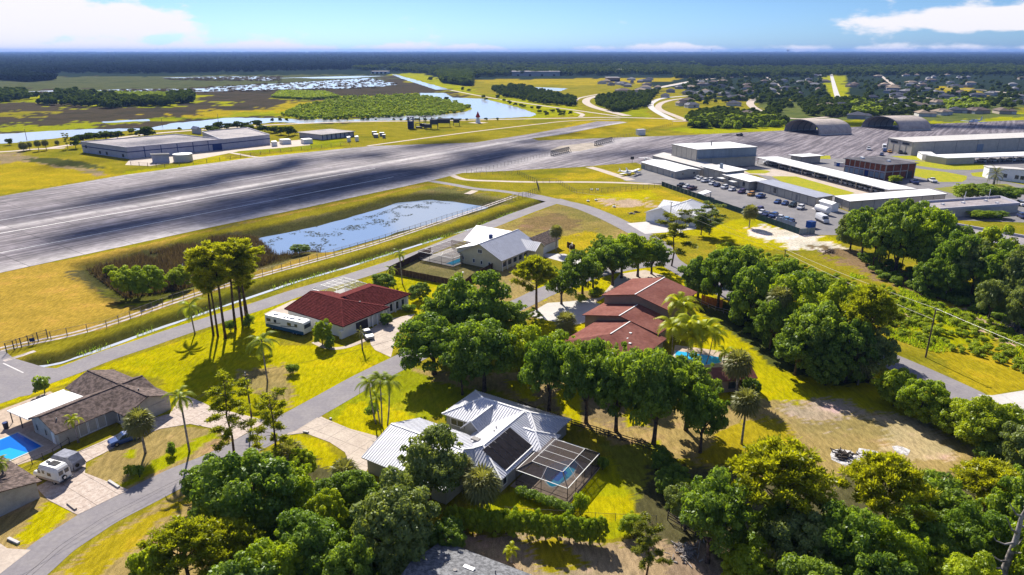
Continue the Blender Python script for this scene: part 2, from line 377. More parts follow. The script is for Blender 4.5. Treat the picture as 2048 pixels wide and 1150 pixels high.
# ------------------------------------------------------------------ ground relief and zones
LAWN = (.31, .275, .003); GREEN = (.20, .215, .006); OLIVE = (.20, .175, .012); DRY = (.27, .20, .075); TAN = (.30, .205, .032); BARE = (.36, .27, .19)
SAND = (.55, .48, .40); MARSH = (.056, .047, .030); DKG = (.060, .068, .020); FOR = (.020, .032, .022); YG = (.245, .25, .004); GOLD = (.28, .22, .010); BROWN = (.19, .13, .07)
DITCH = P(70, 722, 118, 714, 220, 680, 310, 648, 400, 618, 520, 578, 600, 552, 700, 524, 830, 484, 950, 448, 1035, 417, 1082, 404)
POND = P(500, 480, 521, 464, 580, 452, 639, 440, 734, 416, 799, 396, 864, 390, 906, 394, 970, 404, 911, 422, 805, 449, 734, 469, 651, 491, 610, 488, 580, 497, 545, 494, 515, 488)
MARSHP = P(170, 528, 260, 505, 400, 478, 520, 458, 560, 490, 600, 505, 480, 540, 400, 560, 330, 590, 250, 600, 205, 570)
ZONES = [  # (pixel polygon in the photograph, albedo, ragged edge in metres at 100 m)
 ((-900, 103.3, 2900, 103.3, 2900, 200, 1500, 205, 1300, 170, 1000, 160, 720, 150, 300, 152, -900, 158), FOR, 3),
 ((-700, 152, 0, 152, 300, 153, 700, 150, 800, 150, 900, 180, 880, 240, 600, 245, 300, 262, 0, 272, -700, 290), MARSH, 2),
 ((-300, 157, 100, 154, 560, 150, 740, 150, 800, 160, 600, 166, 300, 180, 0, 182, -300, 180), (.075, .085, .035), 3),
 ((-200, 185, 120, 187, 390, 190, 385, 207, 240, 215, 40, 205, -200, 205), YG, 1.5),
 ((0, 222, 60, 222, 118, 230, 100, 234, 0, 232), OLIVE, 1.5), ((-200, 252, 120, 247, 200, 244, 420, 230, 560, 220, 640, 232, 500, 238, 330, 246, 180, 256, 0, 264, -200, 268), GREEN, 2),
 ((265, 232, 420, 225, 620, 200, 700, 200, 640, 224, 450, 234, 300, 236), GOLD, 2),
 ((540, 196, 560, 184, 650, 186, 680, 196, 620, 200), YG, 1), ((420, 206, 440, 203, 475, 206, 460, 210), YG, 1),
 ((600, 214, 690, 196, 830, 190, 905, 203, 940, 216, 925, 224, 870, 232, 700, 238, 620, 240, 560, 232), YG, 1.5),
 ((780, 149, 830, 146, 900, 160, 960, 185, 1100, 205, 1130, 226, 1000, 196, 900, 182, 850, 165), YG, 1),
 ((700, 245, 1040, 238, 1420, 243, 1500, 250, 1500, 268, 1200, 282, 950, 290, 700, 300, 560, 300, 480, 310, 460, 290, 640, 262), OLIVE, 1),
 ((930, 160, 1380, 155, 1300, 168, 1150, 170, 1000, 168), GOLD, 1), ((1100, 180, 1230, 175, 1260, 190, 1200, 200, 1130, 196), OLIVE, 1),
 ((1010, 196, 1160, 215, 1180, 232, 1060, 237, 960, 200), YG, 1), ((1180, 205, 1210, 195, 1300, 215, 1320, 235, 1230, 235), GREEN, .6),
 ((1150, 245, 1310, 238, 1400, 243, 1290, 262, 1200, 275, 1100, 278), GOLD, 1), ((1340, 258, 1570, 250, 2048, 225, 2600, 215, 2600, 236, 2048, 243, 1600, 262, 1380, 270), YG, .6),
 ((1370, 190, 1520, 205, 1500, 240, 1390, 240), OLIVE, .8), ((1500, 205, 2048, 195, 2048, 232, 1560, 250), (.09, .11, .03), 1),
 ((1860, 172, 1960, 176, 1950, 190, 1890, 185), GOLD, .6), ((1640, 150, 1690, 150, 1700, 206, 1660, 206), YG, .4),
 ((-700, 300, 60, 290, 250, 300, 330, 330, 200, 360, 0, 392, -700, 450), GOLD, 1), ((-700, 285, 100, 285, 460, 300, 540, 300, 400, 322, 250, 350, 100, 320, -700, 330), OLIVE, 1),
 ((0, 308, 45, 305, 95, 316, 210, 350, 190, 355, 90, 326, 45, 322, 0, 330), (.22, .17, .09), .6), ((60, 316, 110, 316, 200, 336, 190, 340, 100, 330), DKG, .6),
 ((395, 322, 420, 308, 460, 312, 450, 322), LAWN, .4), ((230, 352, 420, 326, 700, 298, 700, 291, 440, 318, 240, 344), LAWN, .4), ((430, 292, 540, 285, 700, 275, 700, 287, 520, 305, 440, 305), GREEN, .5),
 # fields between the runway and the lane
 ((-700, 600, 0, 546, 130, 520, 330, 480, 600, 420, 864, 364, 940, 378, 1000, 400, 700, 500, 500, 560, 350, 610, 200, 660, 0, 700, -700, 800), TAN, .5),
 ((430, 455, 600, 425, 864, 368, 1000, 390, 1010, 405, 760, 480, 560, 530, 480, 560, 430, 560), (.17, .145, .045), 1.),
 ((330, 482, 600, 424, 864, 368, 870, 374, 600, 436, 340, 495), OLIVE, .3),
 ((120, 545, 300, 495, 470, 462, 600, 450, 640, 470, 520, 520, 430, 560, 330, 605, 250, 608, 150, 560), (.10, .085, .04), .8), 
 ((200, 570, 260, 560, 350, 560, 400, 570, 330, 604, 250, 606), YG, .8),
 # airport side
 ((924, 348, 1160, 335, 1180, 337, 1250, 356, 1100, 362, 960, 355), OLIVE, .3), ((1060, 350, 1230, 340, 1240, 352, 1110, 360), GOLD, .5), ((960, 366, 1250, 367, 1324, 374, 1200, 384, 1040, 384), OLIVE, .3),
 ((1100, 392, 1320, 376, 1400, 410, 1330, 440, 1255, 446, 1200, 418, 1150, 402), GOLD, .5), ((1190, 400, 1290, 396, 1300, 415, 1230, 418), BARE, 1.2), ((1150, 395, 1300, 380, 1330, 400, 1240, 402), LAWN, .8),
 ((960, 462, 1050, 432, 1110, 411, 1160, 414, 1240, 448, 1330, 500, 1290, 530, 1180, 520, 1100, 480), (.215, .17, .05), .4),
 ((1030, 440, 1100, 425, 1180, 440, 1150, 460, 1050, 465), (.16, .115, .05), 1), ((1080, 480, 1190, 460, 1260, 500, 1180, 515, 1100, 505), GOLD, .8),
 ((1260, 447, 1400, 460, 1500, 430, 1600, 465, 1700, 480, 1640, 500, 1560, 500, 1440, 500, 1340, 480), LAWN, .5),
 ((1380, 470, 1500, 490, 1700, 560, 1870, 640, 2048, 700, 2600, 850, 2600, 1000, 2048, 800, 1760, 690, 1500, 600, 1370, 530), OLIVE, .5),
 ((1430, 480, 1560, 520, 1700, 590, 1780, 680, 1600, 620, 1440, 540), GOLD, .8), ((1500, 455, 1560, 455, 1640, 475, 1700, 500, 1680, 515, 1600, 500, 1560, 488, 1510, 475), SAND, 1.2),
 ((1620, 495, 1700, 500, 1790, 535, 1900, 575, 2048, 640, 2048, 665, 1900, 612, 1760, 560, 1660, 520), BROWN, 1.6), ((1900, 610, 2048, 660, 2200, 720, 2100, 720, 1960, 660), BARE, 1.2), ((1740, 580, 1900, 620, 2000, 680, 1900, 700, 1790, 650, 1700, 590), YG, 2.),
 ((1760, 600, 1800, 600, 1830, 640, 1790, 650), BARE, 1.5), ((1870, 690, 2048, 690, 2300, 750, 2300, 850, 2048, 778, 1985, 790, 1890, 745), GOLD, .6),
 # lawns by the houses
 ((-300, 850, 60, 780, 290, 705, 520, 625, 560, 640, 560, 690, 780, 690, 780, 715, 640, 795, 560, 830, 480, 850, 300, 830, 330, 760, 220, 735, 0, 815), LAWN, .3),
 ((340, 650, 560, 600, 700, 590, 640, 610, 530, 640), LAWN, .3), ((100, 738, 290, 672, 420, 628, 560, 590, 830, 505, 960, 450, 1085, 408, 1100, 412, 960, 462, 830, 516, 590, 600, 440, 640, 290, 692, 110, 750), LAWN, .2),
 ((470, 735, 560, 730, 600, 770, 590, 810, 500, 790), DRY, 1.), ((700, 570, 780, 545, 930, 578, 900, 600, 860, 620, 800, 640, 780, 700, 700, 590), LAWN, .4),
 ((782, 548, 862, 506, 1000, 528, 930, 572), (.13, .115, .045), .2), ((930, 580, 1000, 530, 1100, 530, 1120, 600, 1050, 640, 960, 660), DRY, .4),
 ((640, 820, 735, 762, 820, 730, 980, 760, 1000, 800, 890, 830, 760, 870, 700, 860), GREEN, .3), ((660, 850, 690, 810, 760, 800, 830, 840, 760, 868, 700, 862), LAWN, .5), ((540, 895, 580, 865, 640, 875, 690, 920, 700, 960, 640, 960), LAWN, .4),
 ((800, 735, 900, 740, 960, 780, 900, 770), DRY, .6), ((840, 740, 1400, 760, 1420, 900, 1300, 950, 1200, 860, 1000, 790), DRY, .8), ((1000, 760, 1300, 800, 1300, 860, 1100, 830), (.20, .15, .08), 1),
 ((1000, 760, 1060, 760, 1080, 800, 1040, 800), LAWN, .5), ((1110, 770, 1150, 770, 1170, 850, 1120, 830), LAWN, .5), ((1240, 780, 1290, 780, 1300, 850, 1250, 850), LAWN, .5),
 ((990, 1000, 1060, 960, 1320, 880, 1320, 1060, 1180, 1080, 960, 1060, 900, 1020), YG, .3), ((1000, 1010, 1180, 1000, 1300, 980, 1310, 1040, 1130, 1050), LAWN, .5), ((1200, 880, 1310, 890, 1320, 1000, 1270, 1000), (.17, .175, .018), .5),
 ((1060, 560, 1200, 540, 1350, 530, 1480, 580, 1400, 600, 1200, 620, 1100, 620), LAWN, .5), ((1060, 640, 1180, 630, 1180, 680, 1060, 700), LAWN, .5), ((1110, 590, 1200, 580, 1180, 612, 1090, 608), DRY, .6),
 ((1380, 620, 1500, 630, 1780, 760, 2048, 900, 2048, 950, 1960, 930, 1500, 870, 1420, 850, 1460, 740, 1380, 690), LAWN, .5), ((1600, 760, 1680, 770, 1780, 830, 1700, 830, 1600, 800), LAWN, .8),
 ((1380, 820, 1520, 800, 1660, 800, 1860, 850, 2048, 940, 2048, 1010, 1700, 1000, 1500, 960, 1380, 930), DRY, .8), ((1450, 850, 1560, 840, 1600, 900, 1500, 950, 1400, 930), GOLD, 1.),
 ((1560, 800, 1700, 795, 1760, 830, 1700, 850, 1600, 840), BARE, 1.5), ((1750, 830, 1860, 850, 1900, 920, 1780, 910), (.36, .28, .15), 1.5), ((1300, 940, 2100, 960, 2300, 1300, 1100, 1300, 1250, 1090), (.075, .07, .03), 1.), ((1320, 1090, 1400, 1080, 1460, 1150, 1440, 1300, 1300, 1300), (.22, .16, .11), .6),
 ((900, 1070, 1320, 1080, 1400, 1300, 1000, 1300, 880, 1150), (.30, .22, .13), 1.), ((1040, 1090, 1120, 1080, 1180, 1130, 1100, 1150), GOLD, 1),
 ((-300, 1160, 60, 1100, 160, 1030, 70, 960, 20, 950, -300, 1010), DRY, .6), ((20, 1085, 100, 1000, 140, 1020, 60, 1095), LAWN, .6), ((170, 945, 230, 890, 330, 850, 440, 860, 480, 890, 360, 928, 260, 978, 190, 955), DRY, .4),
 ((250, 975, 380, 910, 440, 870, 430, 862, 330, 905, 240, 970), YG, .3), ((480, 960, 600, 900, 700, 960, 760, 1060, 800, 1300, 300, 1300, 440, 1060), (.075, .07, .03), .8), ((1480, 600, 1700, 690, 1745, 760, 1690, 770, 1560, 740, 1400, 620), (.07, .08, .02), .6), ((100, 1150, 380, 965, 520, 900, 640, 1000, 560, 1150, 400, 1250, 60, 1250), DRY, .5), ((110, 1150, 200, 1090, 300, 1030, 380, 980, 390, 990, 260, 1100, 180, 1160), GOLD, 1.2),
 ((250, 900, 270, 900, 275, 915, 250, 915), YG, .4),
]
rows = [-900, -400, -150, -50, 0, 15, 28]
yy = 1290.0
while yy > 104.2:
    Yw = G(1024, yy).y
    if Yw > rows[-1] + .05: rows.append(Yw)
    yy -= 2.6 if yy > 600 else (2.2 if yy > 300 else (1.8 if yy > 150 else 1.2))
rows = [q for q in rows if q < 24000] + [25500]
rows = np.array(rows); ncol = 430
U = np.linspace(-1, 1, ncol)
HW = np.where(rows > 28, 1.02 * rows + 45, 75 + np.abs(rows) * 1.0)
GX = U[None, :] * HW[:, None]; GY = np.repeat(rows[:, None], ncol, 1)
gx = GX.ravel(); gy = GY.ravel()
gz = np.zeros_like(gx)
nearm = (gy > 60) & (gy < 420)
d = dline(gx[nearm], gy[nearm], DITCH) + (vn(gx[nearm], gy[nearm], 6, 3) - .5) * .9
z = -1.5 * (1 - np.clip((d - .3) / 3.9, 0, 1)); z = np.where(d > 4.2, 0, z)
dp = dline(gx[nearm], gy[nearm], POND, True); ins = inpoly(gx[nearm], gy[nearm], POND)
dp = np.where(ins, -dp, dp) + (vn(gx[nearm], gy[nearm], 7, 5) - .5) * 2.0
zp = -3.2 * (1 - np.clip((dp + 2.5) / 11, 0, 1)); z = np.minimum(z, zp)
dm = dline(gx[nearm], gy[nearm], MARSHP, True); im = inpoly(gx[nearm], gy[nearm], MARSHP); dm = np.where(im, -dm, dm)
z = np.minimum(z, -1.1 * (1 - np.clip((dm + 1) / 6, 0, 1)))
gz[nearm] = z
spread = np.maximum(gy, 60) / 100
a1 = (fbm(gx, gy, 5, 1) - .5) * 2; a2 = (fbm(gx, gy, 5, 9) - .5) * 2
b1 = (fbm(gx, gy, 40, 4) - .5) * 2; b2 = (fbm(gx, gy, 40, 7) - .5) * 2
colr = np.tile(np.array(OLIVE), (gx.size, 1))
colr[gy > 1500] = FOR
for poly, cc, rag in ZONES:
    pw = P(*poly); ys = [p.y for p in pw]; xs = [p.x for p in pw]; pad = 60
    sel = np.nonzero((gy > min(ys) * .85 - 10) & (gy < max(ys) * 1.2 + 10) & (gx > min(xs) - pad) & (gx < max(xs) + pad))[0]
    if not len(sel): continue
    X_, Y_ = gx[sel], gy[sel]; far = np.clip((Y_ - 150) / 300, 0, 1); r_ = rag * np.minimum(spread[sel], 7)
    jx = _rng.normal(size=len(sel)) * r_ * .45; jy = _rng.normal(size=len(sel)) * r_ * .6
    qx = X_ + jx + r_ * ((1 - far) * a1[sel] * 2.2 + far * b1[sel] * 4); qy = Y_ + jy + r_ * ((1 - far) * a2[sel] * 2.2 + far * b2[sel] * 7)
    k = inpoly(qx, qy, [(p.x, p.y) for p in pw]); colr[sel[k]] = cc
# dark weedy ditch and pond, with bank shade painted into the colour
full = np.zeros_like(gx); full[nearm] = z
weed_shade = np.clip(-full / .8, 0, 1)[:, None] ** .7
colr = colr * (1 - weed_shade * .85) + np.array((.038, .042, .014)) * weed_shade * .85
nr = len(rows); idx = np.arange(nr * ncol).reshape(nr, ncol)
F = np.stack([idx[:-1, :-1], idx[:-1, 1:], idx[1:, 1:], idx[1:, :-1]], -1).reshape(-1, 4)
me = bpy.data.meshes.new('ground'); me.vertices.add(gx.size); me.vertices.foreach_set('co', np.stack([gx, gy, gz], -1).ravel())
me.loops.add(F.size); me.loops.foreach_set('vertex_index', F.ravel()); me.polygons.add(len(F)); me.polygons.foreach_set('loop_start', np.arange(0, F.size, 4)); me.polygons.foreach_set('loop_total', np.full(len(F), 4))
me.update(); me.validate()
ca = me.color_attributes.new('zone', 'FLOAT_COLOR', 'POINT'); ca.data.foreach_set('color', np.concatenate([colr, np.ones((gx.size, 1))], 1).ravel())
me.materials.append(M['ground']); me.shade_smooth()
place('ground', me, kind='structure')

def sheet(name, poly, z, m, kind='structure', rag=0, **kw):
    pts = [(p[0], p[1]) for p in poly]
    if rag:
        out = []; n = len(pts)
        for i in range(n):
            a, b_ = pts[i], pts[(i + 1) % n]; L = math.dist(a, b_); k = max(1, min(40, int(L / (rag * 3))))
            for j in range(k):
                f_ = j / k; x = a[0] + (b_[0] - a[0]) * f_; y = a[1] + (b_[1] - a[1]) * f_
                out.append((x + rag * 2 * (random.random() - .5), y + rag * 4 * (random.random() - .5)))
        pts = out
    bm = bmesh.new(); vs_ = [bm.verts.new((x, y, z)) for x, y in pts]; f_ = bm.faces.new(vs_); f_.normal_update()
    if sum(pts[i][0] * pts[(i + 1) % len(pts)][1] - pts[(i + 1) % len(pts)][0] * pts[i][1] for i in range(len(pts))) < 0: f_.normal_flip(); f_.normal_update()
    bmesh.ops.triangulate(bm, faces=bm.faces[:]); me = bpy.data.meshes.new(name); bm.to_mesh(me); bm.free(); me.materials.append(m)
    return place(name, me, kind=kind, **kw)
def smoothline(pts, n=6):
    out = []
    for i in range(len(pts) - 1):
        p0 = pts[max(i - 1, 0)]; p1 = pts[i]; p2 = pts[i + 1]; p3 = pts[min(i + 2, len(pts) - 1)]
        for k in range(n):
            t_ = k / n; out.append(.5 * ((2 * p1) + (p2 - p0) * t_ + (2 * p0 - 5 * p1 + 4 * p2 - p3) * t_ ** 2 + (3 * p1 - p0 - 3 * p2 + p3) * t_ ** 3))
    out.append(pts[-1]); return out
def strip(name, pts, wdt, z, m, kind='structure', off=0.0, smooth=True, **kw):
    pts = smoothline([Vector((p[0], p[1], 0)) for p in pts]) if smooth else [Vector((p[0], p[1], 0)) for p in pts]
    mb = MB(); L = []; Rr = []
    for i, p in enumerate(pts):
        d_ = (pts[min(i + 1, len(pts) - 1)] - pts[max(i - 1, 0)]).normalized(); nrm = Vector((-d_.y, d_.x, 0))
        L.append(p + nrm * (off + wdt / 2)); Rr.append(p + nrm * (off - wdt / 2))
    n = len(pts); mb.v = [(q.x, q.y, z) for q in L + Rr]; mb.f = [(i, n + i, n + i + 1, i + 1) for i in range(n - 1)]
    return mb.build(name, m, kind=kind, **kw)
ROAD_A = P(-160, 862, -60, 815, 20, 786, 78, 762, 150, 736, 209, 713, 287, 687, 360, 662, 444, 635, 520, 611, 600, 584, 716, 550, 835, 510, 950, 463, 1039, 428, 1104, 405, 1130, 400)
ROAD_B = P(-120, 1250, 20, 1165, 60, 1135, 110, 1092, 165, 1056, 210, 1028, 285, 990, 355, 955, 430, 924, 500, 888, 590, 838, 660, 799, 735, 757, 820, 715, 880, 685, 950, 650, 1050, 603, 1092, 583, 1160, 557, 1240, 536, 1335, 522)
ROAD_C = P(1035, 386, 1075, 394, 1110, 402, 1160, 413, 1205, 430, 1255, 454, 1300, 479, 1322, 496, 1335, 520, 1380, 548, 1450, 583, 1560, 633, 1680, 682, 1765, 715, 1850, 752, 1935, 792, 2040, 846, 2200, 925)
strip('road', ROAD_A, 6.2, .020, M['asph']); strip('road', ROAD_B, 6.2, .026, M['asph']); strip('road', ROAD_C, 7.6, .032, M['asph'])
strip('pavement_crack', ROAD_B[:9], .07, .032, M['joint'], off=-.6); strip('pavement_crack', ROAD_B[:9], .05, .032, M['joint'], off=-1.3)
strip('path', P(862, 362, 910, 370, 948, 377, 1000, 382, 1037, 387), 4.2, .024, M['asph']); strip('path', P(903, 350, 930, 359, 990, 362, 1063, 364, 1150, 364, 1223, 365, 1330, 369), 3.6, .024, M['conc'])
strip('path', P(950, 381, 942, 385, 934, 388), 3.4, .028, M['conc']); strip('path', P(1178, 334, 1200, 340, 1225, 348, 1262, 360), 5., .028, M['conc'])
strip('path', P(1070, 237, 1010, 235, 960, 228), 3, .06, M['conc']) if 0 else None
# dirt track of two wheel lines along the airport fence
TR = P(-200, 750, 0, 699, 177, 660, 346, 604, 420, 580, 506, 555, 600, 529, 746, 488, 894, 439, 985, 408, 1030, 392)
strip('track', TR, .9, .020, M['track'], off=.95); strip('track', TR, .9, .020, M['track'], off=-.95)
sheet('pavement', P(-400, 900, -100, 700, -60, 700, 10, 702, 26, 716, 90, 735, 130, 738, 60, 790, 0, 800), .016, M['asph']); sheet('lane_marking', P(5, 727, 8, 726, 48, 745, 45, 746), .024, M['paint'])
strip('concrete_strip', P(8, 722, 40, 712, 70, 702), 1.2, .024, M['track'], smooth=False)
# far roads
for i, (pts, wd, mm) in enumerate((
    (P(-300, 318, 0, 304, 60, 299, 130, 296), 7, 'conc'), (P(100, 296, 135, 291, 300, 268, 470, 255, 560, 249, 700, 244, 900, 241, 1100, 237, 1230, 235, 1400, 240, 1480, 244), 8, 'conc'),
    (P(735, 292, 860, 275, 960, 262, 1080, 248, 1140, 242, 1240, 238), 4, 'conc'), (P(1240, 233, 1160, 222, 1060, 208, 960, 192, 900, 180), 6, 'conc'), (P(1150, 224, 1165, 229, 1160, 234), 6, 'conc'),
    (P(1255, 232, 1215, 222, 1185, 213, 1172, 204, 1180, 196, 1215, 189, 1290, 180, 1400, 160, 1500, 152), 12, 'conc'), (P(1148, 204, 1160, 196, 1200, 188), 7, 'conc'), (P(1345, 240, 1318, 226, 1302, 214, 1305, 205, 1330, 196, 1400, 190), 9, 'concw'),
    (P(1380, 243, 1350, 232, 1318, 218, 1322, 207, 1345, 200, 1380, 196), 9, 'conc'), (P(1570, 236, 1530, 226, 1508, 216, 1500, 206, 1510, 198, 1530, 192, 1560, 188, 1545, 160, 1520, 150), 11, 'conc'), (P(1570, 236, 1610, 238, 1680, 232), 9, 'conc'),
    (P(1681, 206, 1672, 185, 1664, 155, 1662, 148), 9, 'concw'), (P(1395, 160, 1340, 172, 1250, 185), 9, 'concw'), (P(1760, 150, 1790, 172, 1830, 192, 1900, 200), 9, 'conc'), (P(1880, 178, 1960, 180, 2048, 190), 9, 'conc'),
    (P(1480, 243, 1420, 242, 1345, 243), 9, 'conc'))):
    strip('distant_road', pts, wd * .8, .09 + i * .012, M[mm])
# far water
for i, (poly, rag) in enumerate((
    ((-300, 282, 0, 268, 115, 261, 200, 258, 290, 257, 350, 246, 420, 240, 452, 236, 560, 236, 600, 240, 640, 243, 560, 244, 470, 250, 430, 254, 370, 258, 250, 262, 104, 277, 35, 285, 0, 288, -300, 300), 2),
    ((556, 243, 640, 238, 700, 240, 784, 232, 889, 229, 930, 224, 945, 218, 940, 214, 905, 207, 878, 197, 840, 191, 840, 186, 889, 186, 906, 195, 969, 198, 1014, 209, 1049, 219, 1073, 228, 1063, 233, 993, 237, 924, 238, 784, 241, 680, 243, 600, 247), 1.2),
    ((323, 155.5, 452, 153, 564, 153, 540, 161, 452, 158), 6), ((20, 183, 400, 177, 487, 170, 626, 163, 740, 156, 800, 170, 700, 176, 591, 179, 404, 182.5, 139, 184.5), 8), ((784, 149, 792, 149, 900, 179, 872, 179.5, 800, 156), 2),
    ((1042, 178, 1063, 174, 1136, 177, 1122, 182), 2), ((203, 243, 300, 238.5, 298, 242, 205, 246.5), 2), ((560, 156, 700, 152, 770, 152, 690, 157), 6))):
    sheet('water', P(*poly), .05 + .01 * i, M['lake'], rag=rag)
# near water: ditch and pond surfaces lie below the banks
sheet('pond_water', P(470, 490, 540, 445, 860, 376, 1010, 398, 930, 440, 780, 480, 560, 512), -2.25, M['water'])
sheet('marsh_water', P(330, 520, 420, 488, 500, 470, 480, 510, 380, 540), -1.06, M['water'])
strip('ditch_water', DITCH, 1.3, -1.36, M['lake'])

# ------------------------------------------------------------------ runway and aprons
RUN = P(-700, 712, 0, 546, 130, 518, 296, 482, 420, 455, 600, 418, 700, 396, 800, 375, 864, 361, 905, 350, 700, 296, 500, 316, 243, 351, 0, 393, -700, 515)
AP1 = P(864, 361, 924, 346, 972, 344, 1160, 334, 1181, 332, 1271, 325, 1300, 335, 1500, 350, 1690, 320, 1800, 310, 2100, 300, 2600, 290, 2600, 228, 2048, 240, 1863, 248, 1724, 253, 1567, 261, 1380, 270, 1195, 276.6, 1077, 281, 1063, 277, 1132, 268,
        1210, 252, 1256, 245, 1240, 242.6, 1195, 242.5, 1150, 252, 1059, 268, 951, 285, 743, 292, 690, 297)
sheet('runway_bed', [tuple(p) for p in RUN], .030, M['joint'])
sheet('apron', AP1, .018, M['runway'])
ux, uy = math.cos(RWA), math.sin(RWA)
def clip(poly, x0, x1, y0, y1):
    def cut(pl, ax, v, sgn):
        o = []
        for i in range(len(pl)):
            a, b_ = pl[i], pl[(i + 1) % len(pl)]; ia = (a[ax] - v) * sgn >= 0; ib = (b_[ax] - v) * sgn >= 0
            if ia: o.append(a)
            if ia != ib: f_ = (v - a[ax]) / (b_[ax] - a[ax]); o.append((a[0] + (b_[0] - a[0]) * f_, a[1] + (b_[1] - a[1]) * f_))
        return o
    for ax, v, sg in ((0, x0, 1), (0, x1, -1), (1, y0, 1), (1, y1, -1)):
        poly = cut(poly, ax, v, sg)
        if len(poly) < 3: return []
    return poly
def paved(name, poly, ang, step, z0, z1, m, parent=None, gap=.04, piece='slab', step2=None):
    """a paved area: every slab between two joints is a piece of its own"""
    c_, s_ = math.cos(ang), math.sin(ang); loc = [(p[0] * c_ + p[1] * s_, -p[0] * s_ + p[1] * c_) for p in poly]; step2 = step2 or step
    xs = [q[0] for q in loc]; ys = [q[1] for q in loc]; bed = parent or sheet(name, poly, z0, M['joint']); x = min(xs); n = 0
    while x < max(xs):
        y = min(ys)
        while y < max(ys):
            q = clip(loc, x + gap / 2, x + step - gap / 2, y + gap / 2, y + step2 - gap / 2)
            if len(q) > 2:
                ar = abs(sum(q[i][0] * q[(i + 1) % len(q)][1] - q[(i + 1) % len(q)][0] * q[i][1] for i in range(len(q)))) / 2
                if ar > .3:
                    if sum(q[i][0] * q[(i + 1) % len(q)][1] - q[(i + 1) % len(q)][0] * q[i][1] for i in range(len(q))) < 0: q = q[::-1]
                    mb = MB(); mb.prism([(a * c_ - b_ * s_, a * s_ + b_ * c_) for a, b_ in q], z0 + .005, z1 + random.uniform(0, .006)); mb.build(piece, m, bed); n += 1
            y += step2
        x += step
    return n
bed = bpy.data.objects['runway_bed']
RUNV = P(-60, 562, 0, 546, 130, 518, 296, 482, 420, 455, 600, 418, 700, 396, 800, 375, 864, 361, 905, 350, 700, 296, 500, 316, 243, 351, 0, 393, -60, 404)
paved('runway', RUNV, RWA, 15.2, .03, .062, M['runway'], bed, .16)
def rline(a, b_, ext, wd=.7):
    A, B_ = G(*a), G(*b_); d_ = (B_ - A); strip('runway_line', [A - d_ * .3, A + d_ * ext], wd, .075, M['paint'], smooth=False)
rline((0, 441), (320, 387), 2.2); rline((0, 467), (485, 383), 1.85, .8); rline((0, 506), (600, 390), 1.5, .8)
sheet('apron_patch', P(1100, 300, 1120, 292, 1180, 285, 1210, 292, 1160, 302, 1120, 305), .024, mat('worn_apron', (.34, .29, .24), .85, nscale=.15, namt=.2))
# airport yard, car park and grass islands
sheet('car_park', P(1236, 352, 1262, 352, 1300, 330, 1480, 345, 1700, 425, 1740, 470, 1600, 470, 1323, 369, 1250, 362), .024, M['asph_d'])
sheet('yard', P(1470, 330, 1560, 312, 1690, 318, 1800, 308, 2048, 300, 2500, 310, 2500, 460, 1900, 440, 1700, 418, 1560, 370), .021, M['asph_d'])
sheet('concrete_yard', P(1470, 345, 1500, 333, 1560, 340, 1640, 355, 1790, 390, 1740, 397, 1600, 372, 1540, 352), .028, M['conc'])
for poly, mm in (((1543, 353, 1560, 352.5, 1592, 353, 1710, 386, 1690, 392, 1661, 391, 1591, 374, 1560, 362), 'lawn'), ((1487, 341, 1495, 339.3, 1515, 339, 1535, 341, 1541, 344, 1530, 347, 1500, 347), 'lawn'),
                 ((1780, 312, 1851, 311, 1851, 322, 1809, 318), 'lawn'), ((1830, 322, 1968, 328, 1975, 337, 1941, 340, 1890, 339, 1831, 331), 'lawn'), ((1828, 336, 1892, 344, 1934, 352, 1933, 359, 1924, 364, 1880, 364, 1829, 352), 'lawn'),
                 ((1941, 346, 1970, 343, 2048, 352, 2200, 365, 2200, 385, 2048, 370, 1975, 356, 1945, 352), 'lawn'), ((1868, 377, 1945, 368, 2014, 368, 2045, 380, 1990, 388, 1904, 387), 'lawnd'), ((1636, 311, 1660, 311, 1662, 318, 1640, 318), 'lawn'), ((1580, 318, 1620, 322, 1600, 326), 'lawn')):
    sheet('grass_island', P(*poly), .036, M[mm])
sheet('factory_yard', P(250, 330, 260, 318, 440, 300, 560, 283, 620, 278, 620, 290, 560, 296, 480, 302, 400, 318, 300, 332), .03, M['conc']) 
strip('path', P(440, 303, 470, 307, 510, 314, 560, 318), 3, .05, M['conc'])
# driveways
GA = R(58)
paved('driveway', P(560, 872, 590, 862, 640, 832, 652, 838, 700, 858, 752, 872, 770, 880, 740, 930, 722, 962, 705, 945, 690, 905, 660, 885, 610, 866), R(58), 3.2, .022, .045, M['conc'])
paved('driveway', P(365, 788, 420, 812, 455, 822, 535, 842, 470, 880, 445, 872, 440, 860, 380, 848, 320, 858, 240, 890, 172, 925, 170, 946, 258, 980, 155, 1030, 96, 1000, 72, 975, 108, 955, 150, 905, 200, 885, 300, 838, 340, 828), R(58), 3.0, .03, .05, M['paver'])
sheet('driveway', P(-60, 1130, 0, 1087, 15, 1097, 62, 1100, 0, 1148, -60, 1180), .036, M['conc'])
paved('driveway', P(742, 690, 735, 662, 770, 640, 830, 628, 800, 660, 790, 680, 782, 715, 750, 700), R(56), 3.6, .022, .045, M['conc'])
sheet('driveway', P(528, 628, 583, 602, 640, 590, 650, 600, 620, 650, 560, 650), .036, M['conc'])
strip('footpath', P(628, 684, 650, 694, 672, 697, 700, 692, 735, 678, 760, 668), 1.3, .03, M['conc'])
sheet('driveway', P(1050, 632, 1095, 606, 1180, 600, 1215, 615, 1190, 640, 1150, 650, 1090, 640), .03, M['concw']); sheet('driveway', P(1130, 604, 1200, 595, 1240, 548, 1290, 540, 1330, 552, 1250, 570, 1180, 612), .024, M['conc']) 
